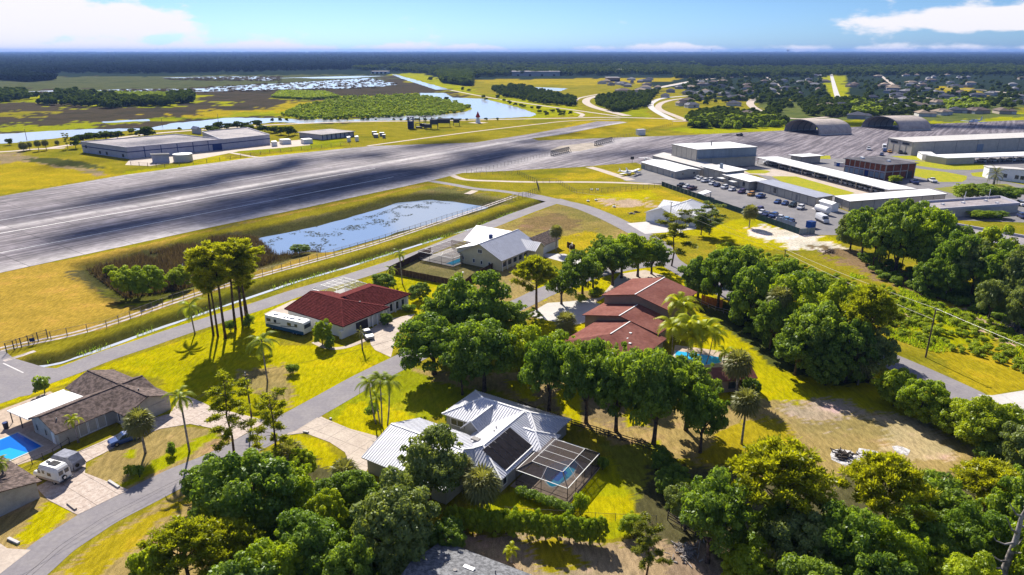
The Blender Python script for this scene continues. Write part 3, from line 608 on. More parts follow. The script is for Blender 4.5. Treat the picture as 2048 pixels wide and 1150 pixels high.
sheet('driveway', P(1254, 447, 1320, 441, 1392, 446, 1392, 458, 1330, 465, 1290, 468), .038, M['concw']); sheet('driveway', P(1090, 507, 1130, 508, 1170, 520, 1150, 530, 1080, 512), .03, M['concw'])
sheet('driveway', P(1955, 789, 1985, 791, 2048, 781, 2200, 760, 2300, 900, 2048, 833, 2010, 812), .040, M['concw'])

# ------------------------------------------------------------------ buildings
class Frame:
    """local axes of a building: a to the lower right, b to the upper right, as seen in the photograph"""
    def __init__(s, o, ang): s.o = Vector((o[0], o[1], 0)); t_ = R(ang); s.b = Vector((math.cos(t_), math.sin(t_), 0)); s.a = Vector((s.b.y, -s.b.x, 0)); s.rz = math.atan2(s.a.y, s.a.x)
    def __call__(s, a, b_, z=0.0): return s.o + s.a * a + s.b * b_ + Vector((0, 0, z))
def window(par, fr, side, u, v, z, wd, h, frm=None, n=1, pane='pane', name='window'):
    """window on the wall 'a' (facing +a at a=v, running along b=u) or 'b-' (facing -b at b=v, running along a=u)"""
    mb = MB(); pm = MB(); t_ = .06
    d_ = {'a': (fr.a, fr.b), 'a-': (-fr.a, fr.b), 'b-': (-fr.b, fr.a), 'b': (fr.b, fr.a)}[side]; c_ = fr(v, u, z) if side[0] == 'a' else fr(u, v, z)
    up_ = Vector((0, 0, 1)); nn, al = d_
    for s_ in (-1, 1):
        mb.bar(c_ + al * s_ * wd / 2 - up_ * h / 2 + nn * .03, c_ + al * s_ * wd / 2 + up_ * h / 2 + nn * .03, .1); mb.bar(c_ - al * (wd / 2 + .05) + up_ * s_ * h / 2 + nn * .03, c_ + al * (wd / 2 + .05) + up_ * s_ * h / 2 + nn * .03, .1)
    for k in range(1, n): q = c_ + al * (k / n - .5) * wd; mb.bar(q - up_ * h / 2 + nn * .04, q + up_ * h / 2 + nn * .04, .08)
    f_ = mb.build(name, frm or M['white'], par)
    q0 = c_ + nn * .02; pm.quad(q0 - al * wd / 2 - up_ * h / 2, q0 + al * wd / 2 - up_ * h / 2, q0 + al * wd / 2 + up_ * h / 2, q0 - al * wd / 2 + up_ * h / 2); pm.build(pane, M['glass'], f_)
    return f_
def slab_panel(par, name, fr, side, u, v, z, wd, h, m, t_=.08):
    nn, al = {'a': (fr.a, fr.b), 'a-': (-fr.a, fr.b), 'b-': (-fr.b, fr.a), 'b': (fr.b, fr.a)}[side]; c_ = fr(v, u, z) if side[0] == 'a' else fr(u, v, z)
    mb = MB(); mb.box(tuple(c_ + nn * t_ / 2), (wd, t_, h), math.atan2(al.y, al.x)); return mb.build(name, m, par)
def roofblock(par, fr, a0, a1, b0, b1, ze, rise, axis, h0, h1, wm, rm, over=.55, ribs=None, wall=True, zb=0.0, courses=None, cm=None, caps=None, wname='wall'):
    """walls and a hip or gable roof; h0, h1 = distance from each end at which the ridge starts (0 = gable)"""
    if axis == 'b': F_ = lambda s, t, z: fr(t, s, z); s0, s1, t0, t1 = b0, b1, a0, a1
    else: F_ = lambda s, t, z: fr(s, t, z); s0, s1, t0, t1 = a0, a1, b0, b1
    tm = (t0 + t1) / 2; hw = (t1 - t0) / 2; th = .14
    r0, r1 = F_(s0 + h0, tm, ze + rise), F_(s1 - h1, tm, ze + rise)
    c00, c01, c10, c11 = F_(s0, t0, ze), F_(s0, t1, ze), F_(s1, t0, ze), F_(s1, t1, ze)
    mb = MB(); dn = Vector((0, 0, -th))
    tops = [[c00, c10, r1, r0], [c11, c01, r0, r1], [c01, c00, r0], [c10, c11, r1]]
    for k, q in enumerate(tops):
        if k == 2 and h0 < .05 or k == 3 and h1 < .05: continue
        mb.quad(*q); mb.quad(*[p + dn for p in q][::-1])
    ring = [c00, c10] + ([r1] if h1 < .05 else []) + [c11, c01] + ([r0] if h0 < .05 else [])
    for i in range(len(ring)): p, q = ring[i], ring[(i + 1) % len(ring)]; mb.quad(p + dn, q + dn, q, p)
    rf = mb.build('roof', rm, par)
    if wall:
        o_ = over; wb = MB(); zc = ze - th + o_ * 0
        A_, B_, C_, D_ = [(s0 + o_, t0 + o_), (s1 - o_, t0 + o_), (s1 - o_, t1 - o_), (s0 + o_, t1 - o_)]
        pts = [A_, B_, C_, D_]
        for i in range(4):
            p, q = pts[i], pts[(i + 1) % 4]; top = ze - th + .02
            if i == 1 and h1 < .05 or i == 3 and h0 < .05:
                sl = rise / hw; e = ze - th - .01 + sl * o_
                wb.quad(F_(*p, zb), F_(*q, zb), F_(*q, e), F_(p[0], tm, ze + rise - th - .01), F_(*p, e))
            else: e = ze - th + (rise / hw) * o_ * (1 if i in (0, 2) else .6) - .01; wb.quad(F_(*p, zb), F_(*q, zb), F_(*q, e), F_(*p, e))
        wb.build(wname, wm, par)
    L = s1 - s0; sl = math.hypot(hw, rise)
    def frac(s_): return max(0, min(1, (s_ / h0) if h0 > .05 else 1, ((L - s_) / h1) if h1 > .05 else 1))
    if ribs:
        rb = MB(); n = int(L / ribs)
        for i in range(n + 1):
            s_ = i * L / n; f_ = frac(s_)
            if f_ < .04: continue
            for te in (t0, t1):
                rb.bar(F_(s0 + s_, te, ze + .03), F_(s0 + s_, te + (tm - te) * f_, ze + rise * f_ + .03), .06, .07)
        for hh, se, sg in ((h0, s0, 1), (h1, s1, -1)):
            if hh < .05: continue
            n = int((t1 - t0) / ribs)
            for i in range(1, n):
                tt = t0 + i * (t1 - t0) / n; f_ = 1 - abs(tt - tm) / hw
                rb.bar(F_(se, tt, ze + .03), F_(se + sg * hh * f_, tt, ze + rise * f_ + .03), .06, .07)
        rb.build('roof_seam', M['seam'] if rm != M['whiteroof'] else rm, rf, kind='stuff')
    if courses:
        rb = MB(); n = int(sl / courses)
        for i in range(n):
            f_ = (i + .5) / n; z_ = ze + rise * f_ + .035
            for te in (t0, t1): rb.bar(F_(s0 + h0 * f_, te + (tm - te) * f_, z_), F_(s1 - h1 * f_, te + (tm - te) * f_, z_), .16, .07)
            if h0 > .05: rb.bar(F_(s0 + h0 * f_, t0 + hw * f_, z_), F_(s0 + h0 * f_, t1 - hw * f_, z_), .16, .07)
            if h1 > .05: rb.bar(F_(s1 - h1 * f_, t0 + hw * f_, z_), F_(s1 - h1 * f_, t1 - hw * f_, z_), .16, .07)
        rb.build('tile_course', cm or rm, rf, kind='stuff')
    if caps:
        cb = MB(); cb.bar(r0, r1, .3, .12)
        for hh, r_, cc in ((h0, r0, (c00, c01)), (h1, r1, (c10, c11))):
            if hh > .05:
                for c_ in cc: cb.bar(c_ + Vector((0, 0, .03)), r_ + Vector((0, 0, .03)), .26, .12)
        cb.build('ridge_cap', caps, rf)
    return rf
def vent(par, p, r=.1, h=.5, m=None, name='roof_vent'): MB().tube([p, p + Vector((0, 0, h))], [r, r], 8).build(name, m or M['greytrim'], par)

# --- main house: galvanised roof, garage wing, solar mat
f = Frame(G(1003, 960, 2.7), 58)
H = empty('metal_roof_house', f(-8, 6), 'grey house with ribbed galvanised metal roof and black solar mats beside the large screened pool', 'house'); H.location = (0, 0, 0)
mr = M['metalroof']; gw = M['greyw']
roofblock(H, f, -10.6, 0, 0, 15.5, 2.7, 2.2, 'b', 3.2, 0.6, gw, mr, ribs=.45, caps=M['whiteroof'])
roofblock(H, f, -18.6, .6, 10.4, 20.2, 2.72, 2.15, 'a', 5, 5, gw, mr, ribs=.45, caps=M['whiteroof'])
roofblock(H, f, -20.8, -5, -6.3, 7.4, 2.69, 2.35, 'a', 0, 2, gw, mr, ribs=.45, caps=M['whiteroof'])
roofblock(H, f, -13.2, -9.0, 8.2, 15.5, 2.75, 1.9, 'b', 0, 0, gw, mr, ribs=.45, caps=M['whiteroof'])
roofblock(H, f, -5.5, 1.6, 8.8, 14.8, 2.76, 1.35, 'a', 0, 3, gw, mr, ribs=.45, caps=M['seam'])
for k in range(5):
    mb = MB(); b_0 = 1.9 + k * 1.52; q = []
    mb.quad(*[f(aa, bb, 2.7 + 2.2 * (-aa / 5.3) + .17) for aa, bb in ((-.55, b_0), (-.55, b_0 + 1.46), (-4.7, b_0 + 1.46 + .25), (-4.7, b_0 + .25))]); mb.build('solar_mat', M['solar'], H)
mb = MB(); mb.bar(f(-.4, 1.8, 3.0), f(-.4, 9.6, 3.0), .12); mb.build('solar_pipe', M['white'], H)
mb = MB(); mb.box(tuple(f(-7.9, 5.0, 4.15)), (1.3, .8, .25), f.rz); mb.build('skylight', M['greytrim'], H)
window(H, f, 'b-', -15.8, 10.9, 1.6, 2.6, 1.2, n=2); window(H, f, 'b-', -12.6, 10.9, 1.5, 1.2, 1.2)
window(H, f, 'a', 1.6, -.5, 1.5, 1.1, 1.3); window(H, f, 'a-', 0, -20.3, 1.5, 1.2, 1.1); slab_panel(H, 'garage_door', f, 'a-', 2.2, -20.26, 1.15, 4.8, 2.3, M['alu']); slab_panel(H, 'garage_door', f, 'a-', -3.2, -20.26, 1.15, 2.6, 2.3, M['alu'])
for a_, b_ in ((-6.5, 8), (-6.9, 9.2), (-12, -1)): vent(H, f(a_, b_, 4.2), .09, .45)
# --- pool, deck and screen cage
sheet('pool_deck', [f(-.2, 2.6), f(9.0, 2.6), f(9.0, 13.9), f(1.5, 13.9), f(1.0, 9), f(-.2, 9)], .05, M['deck'])
def kidney(n=40, s=1.0):
    o_ = []
    for i in range(n):
        t_ = 2 * math.pi * i / n; r_ = 1 + .16 * math.cos(2 * t_) ; a_ = 4.5 + (1.75 * math.cos(t_) * r_ + .8 * math.sin(t_) ** 2 * 1.0 - .4) * s; b_ = 9.6 + 3.9 * math.sin(t_) * s
        o_.append(f(a_, b_))
    return o_
def pool(name, rim, lab, deep=None, cope=.3, wm=None):
    o = empty(name, sum(rim, Vector()) / len(rim) * Vector((1, 1, 0)) if 0 else Vector((0, 0, 0)), lab, 'swimming pool'); c_ = sum(rim, Vector()) / len(rim)
    mb = MB(); k = len(rim); z_ = .075; out = [c_ + (p - c_) * (1 + cope / (p - c_).length) for p in rim]
    for i in range(k): j = (i + 1) % k; mb.quad(rim[i] + Vector((0, 0, z_)), out[i] + Vector((0, 0, z_)), out[j] + Vector((0, 0, z_)), rim[j] + Vector((0, 0, z_)))
    mb.build('coping', M['concw'], o); sheet('water', rim, .062, wm or M['poolw'], kind=None).parent = o
    if deep: sheet('deep_end', deep, .068, M['poold'], kind=None).parent = o
    return o
pool('swimming_pool', kidney(), 'kidney-shaped blue pool under the large bronze screen cage of the metal-roofed house', deep=[c for c in [f(3.8, 7.4), f(5.2, 7.2), f(5.4, 10), f(4.2, 10.6)]], cope=.3)
def cage(lab, fr, a0, a1, b0, b1, ze, zt, ins, bm_, sm_, na, nb, open_a0=True):
    """screen enclosure: every beam and post and every screen panel is a part"""
    o = empty('pool_cage', (0, 0, 0), lab, 'pool cage'); V = lambda a, b, z: fr(a, b, z)
    def beam(p, q, w_=.11, name='beam', m_=bm_): MB().bar(p, q, w_).build(name, m_, o)
    ia0, ia1, ib0, ib1 = a0 + ins, a1 - ins, b0 + ins, b1 - ins
    E = [(a0, b0), (a1, b0), (a1, b1), (a0, b1)]; I = [(ia0, ib0), (ia1, ib0), (ia1, ib1), (ia0, ib1)]
    for i in range(4):
        j = (i + 1) % 4; beam(V(*E[i], ze), V(*E[j], ze), .085, m_=M['alu']); beam(V(*I[i], zt), V(*I[j], zt), .06, m_=M['alu']); beam(V(*E[i], ze), V(*I[i], zt), .12)
        n = na if i in (0, 2) else nb
        mb = MB(); mb.quad(V(*E[i], ze), V(*E[j], ze), V(*I[j], zt), V(*I[i], zt)); mb.build('screen_panel', sm_, o)
        if not (i == 3 and open_a0):
            for k in range(n + 1):
                t_ = k / n; p = (E[i][0] + (E[j][0] - E[i][0]) * t_, E[i][1] + (E[j][1] - E[i][1]) * t_); beam(V(*p, 0), V(*p, ze), .09, 'post')
                q = (I[i][0] + (I[j][0] - I[i][0]) * t_, I[i][1] + (I[j][1] - I[i][1]) * t_)
                if 0 < k < n: beam(V(*p, ze), V(*q, zt), .05, m_=M['alu'])
            beam(V(*E[i], .9), V(*E[j], .9), .07); beam(V(*E[i], .12), V(*E[j], .12), .1)
            mb = MB(); mb.quad(V(*E[i], .05), V(*E[j], .05), V(*E[j], ze), V(*E[i], ze)); mb.build('screen_panel', sm_, o)
    for k in range(1, na):
        a_ = ia0 + (ia1 - ia0) * k / na; beam(V(a_, ib0, zt), V(a_, ib1, zt), .045)
    for k in range(1, nb):
        b_ = ib0 + (ib1 - ib0) * k / nb; beam(V(ia0, b_, zt), V(ia1, b_, zt), .05, m_=M['alu'])
    for i in range(na):
        for k in range(nb):
            mb = MB(); aa = [ia0 + (ia1 - ia0) * (i + t_) / na for t_ in (0, 1)]; bb = [ib0 + (ib1 - ib0) * (k + t_) / nb for t_ in (0, 1)]
            mb.quad(V(aa[0], bb[0], zt), V(aa[1], bb[0], zt), V(aa[1], bb[1], zt), V(aa[0], bb[1], zt)); mb.build('screen_panel', sm_, o)
    return o
cage('large bronze screen cage with white top rails over the kidney-shaped pool', f, .35, 8.8, 3.3, 13.7, 2.6, 3.7, 1.7, M['bronze'], M['mesh'], 2, 4)

# --- left house: brown shingle, white patio roof
f = Frame(G(112, 867, 2.7), 58)
H = empty('shingle_house', (0, 0, 0), 'pale stucco house with mottled brown shingle roof and white patio roof at the left edge', 'house')
sh = M['shingle']; ww = M['stucco']
roofblock(H, f, -9.2, 0.2, -.2, 17.2, 2.7, 1.75, 'b', 0, 0, ww, sh, caps=M['shingle']); roofblock(H, f, -15.2, 3.9, 8.8, 17.6, 2.72, 1.7, 'a', 0, 0, ww, sh, caps=M['shingle'])
mb = MB(); mb.quad(f(-15.6, -.4, 2.35), f(-8.0, -.4, 2.95), f(-8.0, 8.7, 2.95), f(-15.6, 8.7, 2.35)); mb.quad(f(-15.6, 8.7, 2.2), f(-8.0, 8.7, 2.8), f(-8.0, -.4, 2.8), f(-15.6, -.4, 2.2)); mb.quad(f(-15.6, -.4, 2.2), f(-8, -.4, 2.8), f(-8, -.4, 2.95), f(-15.6, -.4, 2.35)); mb.quad(f(-15.6, 8.7, 2.2), f(-15.6, -.4, 2.2), f(-15.6, -.4, 2.35), f(-15.6, 8.7, 2.35)); mb.build('patio_roof', M['whiteroof'], H)
for a_, b_ in ((-15.3, -.1), (-15.3, 4), (-15.3, 8.4), (-11.8, -.1)): MB().bar(f(a_, b_, 0), f(a_, b_, 2.3), .12).build('patio_post', M['trim'], H)
window(H, f, 'b-', -7.3, .35, 1.3, .7, 1.1, M['stucco']); window(H, f, 'b-', -4.4, .35, 1.3, .7, 1.1, M['stucco']); slab_panel(H, 'door', f, 'b-', -2.1, .35, 1.05, .95, 2.1, M['white'])
for b_ in (4.1, 5.6, 7.1): window(H, f, 'a', b_, -.38, 1.25, 1.3, 2.1, M['white'])
window(H, f, 'b-', 1.3, 9.35, 1.4, 1.2, 1.8); slab_panel(H, 'garage_door', f, 'a', 13.6, 3.36, 1.1, 5.2, 2.2, M['stucco']); MB().box(tuple(f(2.4, 9.1, 1.3)), (.5, .5, 2.6), f.rz).build('porch_column', M['stucco'], H)
for a_, b_, h_ in ((-6, 15.6, .4), (-4.4, 15, .4), (-5, 13.5, .3), (0, 13.8, 1.1), (-2.5, 1.5, .4), (-1, 3.3, .3)): vent(H, f(a_, b_, 3.1 if a_ < -2 else 2.95), .12, h_ + .5)
fl = Frame((f.o.x, f.o.y), 58)
sheet('patio', [f(-22, -9.5), f(-1.5, -9.5), f(.2, -3.5), f(0, .3), f(-9, .3), f(-9, 9), f(-22, 9)], .02, M['deck'])
rim = [f(-6.8, -1.6), f(-6.8, -1.6)]
pl = P(-90, 905, 0, 880, 35, 866, 84, 893, 55, 906, 0, 930, -60, 950)
pool('swimming_pool', pl, 'straight-sided bright blue pool beside the house with the white patio roof', deep=P(-60, 900, 2, 881, 35, 866.5, 83, 893, 70, 898, 54, 905, 20, 896, 0, 902, -50, 920), cope=.35)
def fence(lab, cat, pts, h, spacing, pm, name='fence', rails=(), fill=None, board=None, pw=.08, group=None, rw=.06, base=0.0, boards_as_parts=True):
    o = empty(name, (0, 0, 0), lab, cat, group)
    for i in range(len(pts) - 1):
        a, b_ = Vector(pts[i]), Vector(pts[i + 1]); L = (b_ - a).length; n = max(1, round(L / spacing)); a.z = b_.z = base
        for k in range(n + (1 if i == len(pts) - 2 else 0)):
            q = a + (b_ - a) * k / n; MB().bar(q, q + Vector((0, 0, h + .05)), pw).build('post', pm, o)
        for rz_ in rails: MB().bar(a + Vector((0, 0, rz_)), b_ + Vector((0, 0, rz_)), rw * .6, rw).build('rail', pm, o)
        if fill:
            mb = MB(); u3 = Vector((0, 0, h)); mb.quad(a + Vector((0, 0, .05)), b_ + Vector((0, 0, .05)), b_ + u3, a + u3); mb.build('mesh_panel', fill, o)
        if board:
            nb = int(L / board[0]); d_ = (b_ - a) / nb; an = math.atan2(d_.y, d_.x)
            for k in range(nb):
                q = a + d_ * (k + .5); mb = MB(); mb.box((q.x, q.y, h * .5 + random.uniform(-.03, .03)), (d_.length * .95, .05, h), an); mb.build(board[2], board[1], o)
    return o
fence('black metal railing between the straight-sided pool and the parked camper van', 'railing', P(8, 955, 65, 929, 108, 911, 140, 889, 128, 880), 1.2, 1.9, M['trim'], rails=(1.15, .15))

# --- red tile house
f = Frame(G(687, 652, 3), 56)
H = empty('red_tile_house', (0, 0, 0), 'white arcaded house with deep red tile roof, a motorhome along its left side', 'house'); rt = M['redtile']; rc = mat('red_tile_edge', (.17, .042, .040), .95, nscale=2., namt=.3, spec=.02)
roofblock(H, f, -19.4, .3, -.4, 14.2, 3, 2.5, 'a', 1.0, 8.2, M['white'], rt, courses=.42, cm=rc, caps=rt); roofblock(H, f, -16.4, -1.8, 9, 24, 3.02, 2.35, 'b', 0, 6.0, M['white'], rt, courses=.42, cm=rc, caps=rt)
slab_panel(H, 'garage_door', f, 'a', 5.6, -.25, 1.15, 3.6, 2.3, M['trim'])
for b_ in (8.6, 10.2, 11.8, 13.2): MB().bar(f(.1, b_, 0), f(.1, b_, 2.7), .3).build('arcade_column', M['white'], H)
for b_ in (16.2, 18.3, 20.3, 22.4):
    MB().bar(f(-1.9, b_, 0), f(-1.9, b_, 2.8), .28).build('arcade_column', M['white'], H)
for b_ in (17.2, 19.3, 21.3): window(H, f, 'a', b_, -2.3, 1.4, 1.1, 1.9, M['white'])
for a_ in (-13, -9.5, -4): window(H, f, 'b-', a_, .18, 1.6, 1.1, 1.0, M['white'])
MB().box(tuple(f(-.6, -.2, .9)), (.8, .9, 1.8), f.rz).build('gate_post', M['white'], H)
for a_, b_ in ((-5.6, 9.2), (-5.0, 9.9)): MB().box(tuple(f(a_, b_, 4.55)), (.35, .35, .35), f.rz).build('roof_vent', M['trim'], H)
sheet('pool_deck', [f(-25.6, 13), f(-16, 13), f(-16, 24), f(-25.6, 24)], .05, M['concw'])
cage('pale screen cage behind the red tile house', f, -25.6, -16.6, 13.1, 23.8, 2.8, 3.8, 1.6, M['alu'], M['meshl'], 2, 4)

# --- yellow house with blue-white metal roof
f = Frame(G(1006, 522, 2.9), 56)
H = empty('cream_house', (0, 0, 0), 'cream gabled house with shiny ribbed metal roof and side porch behind brown board fence', 'house')
roofblock(H, f, -15.8, .4, -1.2, 19.5, 3.2, 3.9, 'b', 0, 0, M['cream'], mr, ribs=.6, caps=M['greyroof'])
roofblock(H, f, -22.5, -4, 10.5, 24.5, 3.25, 3.5, 'a', 0, 4, M['cream'], mr, ribs=.6)
roofblock(H, f, -4.5, 3.2, 12.5, 18.5, 3.3, 2.1, 'a', 0, 0, M['cream'], mr, ribs=.6); roofblock(H, f, -7.5, 1.2, 19, 31, 2.9, 2.2, 'b', 0, 0, M['white'], M['shingle'])
mb = MB(); mb.quad(f(-17, -.6, 4.1), f(-8.2, -.6, 6.7), f(-8.2, 9.5, 6.7), f(-17, 9.5, 4.1)); mb.quad(f(-17, 9.5, 3.95), f(-8.2, 9.5, 6.5), f(-8.2, -.6, 6.5), f(-17, -.6, 3.95)); mb.build('dormer_roof', mr, H)
mb = MB(); mb.quad(f(-16.5, -.4, 2.8), f(-9, -.4, 2.8), f(-9, -.4, 6.3), f(-16.5, -.4, 4.05)); mb.quad(f(-16.5, 9, 2.8), f(-16.5, -.4, 2.8), f(-16.5, -.4, 4.05), f(-16.5, 9, 4.05)); mb.build('dormer_wall', M['cream'], H)
window(H, f, 'b-', -7.7, -.67, 4.7, 1.5, 1.1, n=2); 
for a_, z_ in ((-14, 1.7), (-10, 1.5), (-7.2, 1.4), (-4.4, 1.4)): window(H, f, 'b-', a_, -.67, z_, .7, 1.1)
for b_ in (-.6, 2, 4.8, 7.6, 10.4, 13): MB().bar(f(.25, b_, 0), f(.25, b_, 2.8), .2).build('porch_post', M['white'], H)
for b_ in (.7, 3.4, 6.2, 9.0, 11.7): window(H, f, 'a', b_, -.14, 1.75, 2.3, 1.6, M['white'], name='porch_screen')
for b_ in (21.6, 25, 28.3): slab_panel(H, 'garage_door', f, 'a', b_, .66, 1.15, 2.7, 2.3, M['white'])
MB().box(tuple(f(-10, 8, 6.9)), (.9, .9, 1.4), f.rz).build('chimney', M['navy'], H)
cage('dark screen cage over a blue pool left of the cream house', Frame(f(-13.4, 0), 56), -14, -.6, -5.5, 10.5, 2.7, 3.3, 1.4, M['bronze'], M['mesh'], 3, 4)
sheet('pool_deck', [f(-27.4, -5.4), f(-14.1, -5.4), f(-14.1, 10.4), f(-27.4, 10.4)], .05, M['concw'])
pool('swimming_pool', [f(-18, -4), f(-15.2, -4), f(-15.2, 5), f(-18, 5)], 'blue pool inside the dark screen cage of the cream house')
fence('brown board fence round the back yard of the cream house', 'fence', P(862, 506, 778, 546, 926, 576, 950, 557, 1000, 531), 1.9, 2.4, M['woodf'], board=(1.2, M['woodf'], 'board'))
fence('low dark board fence right of the cream house garage', 'fence', [f(3, 32), f(7, 30)], 1.9, 2.4, M['woodf'], board=(1.2, M['woodf'], 'board'))

# --- brown roofed house of three stepped gables
o_ = G(1203, 590, 5.9); f = Frame(o_, 53)
H = empty('brown_roof_house', (0, 0, 0), 'large tan house with three stepped low-pitched red-brown roofs in the middle of the tree belt', 'house'); br = M['brownroof']; tw = M['tanw']
roofblock(H, f, 0, 17.2, 0, 15.5, 5.9, 2.0, 'b', 0, 0, tw, br); roofblock(H, f, 0, 18.8, -8.6, 1.2, 3.6, 2.0, 'b', 0, 0, tw, br); roofblock(H, f, 3.6, 20.5, -22.5, -8.0, 2.9, 2.0, 'b', 5.5, 0, tw, br)
for pts in ((f(8.6, -.1, 7.95), f(8.6, 15.6, 7.95)), (f(9.4, -8.7, 5.65), f(9.4, 0, 5.65)), (f(12.05, -17.2, 4.95), f(12.05, -8.2, 4.95))): MB().bar(*pts, .22, .08).build('ridge_flashing', M['white'], H)
for a_, b_, z_ in ((14.5, -13, 4.2), (16.5, -17, 3.8), (15, -15.5, 4)): MB().box(tuple(f(a_, b_, z_)), (.5, .5, .4), f.rz).build('roof_vent', M['alu'], H)
window(H, f, 'b-', 4, -8.05, 1.6, 1.4, 1.2); window(H, f, 'a', -14, 19.9, 1.4, 2.6, 1.9, M['trim'], n=3); window(H, f, 'a', -18, 19.9, 1.4, 2.6, 1.9, M['trim'], n=3)
fp = [G(1404, 731, 2.8), G(1509, 752, 2.8), G(1433, 763, 2.8), G(1458, 726, 2.8)]
sheet('pool_deck', P(1345, 715, 1350, 690, 1470, 706, 1475, 735, 1410, 735), .03, M['deck'])
pool('swimming_pool', P(1350, 712, 1352, 702, 1400, 709, 1445, 716, 1440, 726, 1404, 731), 'turquoise pool behind the yellow palm clump and brown-roofed house')
f2 = Frame(G(1433, 763, 2.7), 10)
H = empty('pool_house', (0, 0, 0), 'small tan pool house with dark red-brown roof beside the turquoise pool', 'outbuilding')
roofblock(H, f2, -5.6, 0, -.2, 8.2, 2.7, 1.3, 'b', 0, 0, tw, br); window(H, f2, 'a', 3.5, -.5, 1.4, 1.4, 1.2, M['trim'])
fence('short white panel fence at the corner of the small pool house', 'fence', P(1422, 797, 1432, 787, 1457, 782), 1.7, 2, M['white'], board=(2., M['white'], 'board'))
fence('orange board fence panel under the tree belt right of the brown roofs', 'fence', P(1402, 606, 1444, 617), 2.2, 2.5, M['woodo'], board=(1.1, M['woodo'], 'board'))

# --- white house with white metal roof
f = Frame(G(1396, 432, 4.2), 52)
H = empty('white_roof_house', (0, 0, 0), 'white hip-roofed house with bright metal roof beside the green-screened car park fence', 'house')
roofblock(H, f, -15, 0, 0, 16.5, 4.2, 3.4, 'b', 6, 6, M['white'], M['whiteroof'], ribs=.9, caps=M['whiteroof']); roofblock(H, f, -19.5, -6, -3.5, 8, 3.4, 2.6, 'b', 0, 5, M['white'], M['whiteroof'], ribs=.9)
roofblock(H, f, -19, -12, 6, 16, 3.6, 2.3, 'a', 0, 0, M['white'], M['whiteroof'], ribs=.9)
window(H, f, 'a', 4, -.5, 2, 1.2, 1.4); window(H, f, 'a', 12, -.5, 2, 1.2, 1.4); slab_panel(H, 'garage_door', f, 'b-', -13, -2.9, 1.2, 5, 2.4, M['alu'])
# --- grey shingle roof at the bottom edge
c_ = G(884, 1081, 2.8); f = Frame(c_, 62)
H = empty('grey_shingle_house', (0, 0, 0), 'house with speckled grey shingle roof cut off by the bottom edge of the photograph', 'house')
roofblock(H, f, 0, 24, -13, 0, 2.8, 1.7, 'a', 0, 0, M['stucco'], M['shingle_d']); roofblock(H, f, 3, 13, -20, -6, 2.82, 1.5, 'b', 5, 0, M['stucco'], M['shingle_d'])
MB().box(tuple(f(6, -3.4, 3.75)), (1.4, .5, .2), f.rz).build('skylight', M['alu'], H); vent(H, f(9, -2.5, 3.5), .08, .5); vent(H, f(5, -4.8, 3.8), .25, .4)
mb = MB(); mb.quad(f(16.5, -1.5, 2.9), f(20.5, -1.5, 2.9), f(20.5, 2.2, 2.6), f(16.5, 2.2, 2.6)); mb.quad(f(16.5, 2.2, 2.4), f(20.5, 2.2, 2.4), f(20.5, -1.5, 2.7), f(16.5, -1.5, 2.7)); mb.quad(f(16.5, 2.2, 2.4), f(16.5, 2.2, 2.6), f(20.5, 2.2, 2.6), f(20.5, 2.2, 2.4)); mb.build('patio_roof', M['whiteroof'], H)
for a_ in (16.8, 20.2): MB().bar(f(a_, 2, 0), f(a_, 2, 2.4), .12).build('patio_post', M['white'], H)
# --- house corner at the left edge
f = Frame(G(52, 912, 2.7), 58)
H = empty('left_edge_house', (0, 0, 0), 'corner of a tan house cut off by the left edge behind the camper van', 'house'); f3 = Frame(G(18, 925, 2.7), 58)
roofblock(H, f3, -3, 9, -12, .3, 2.7, 1.5, 'a', 0, 0, M['stucco'], M['shingle']); 
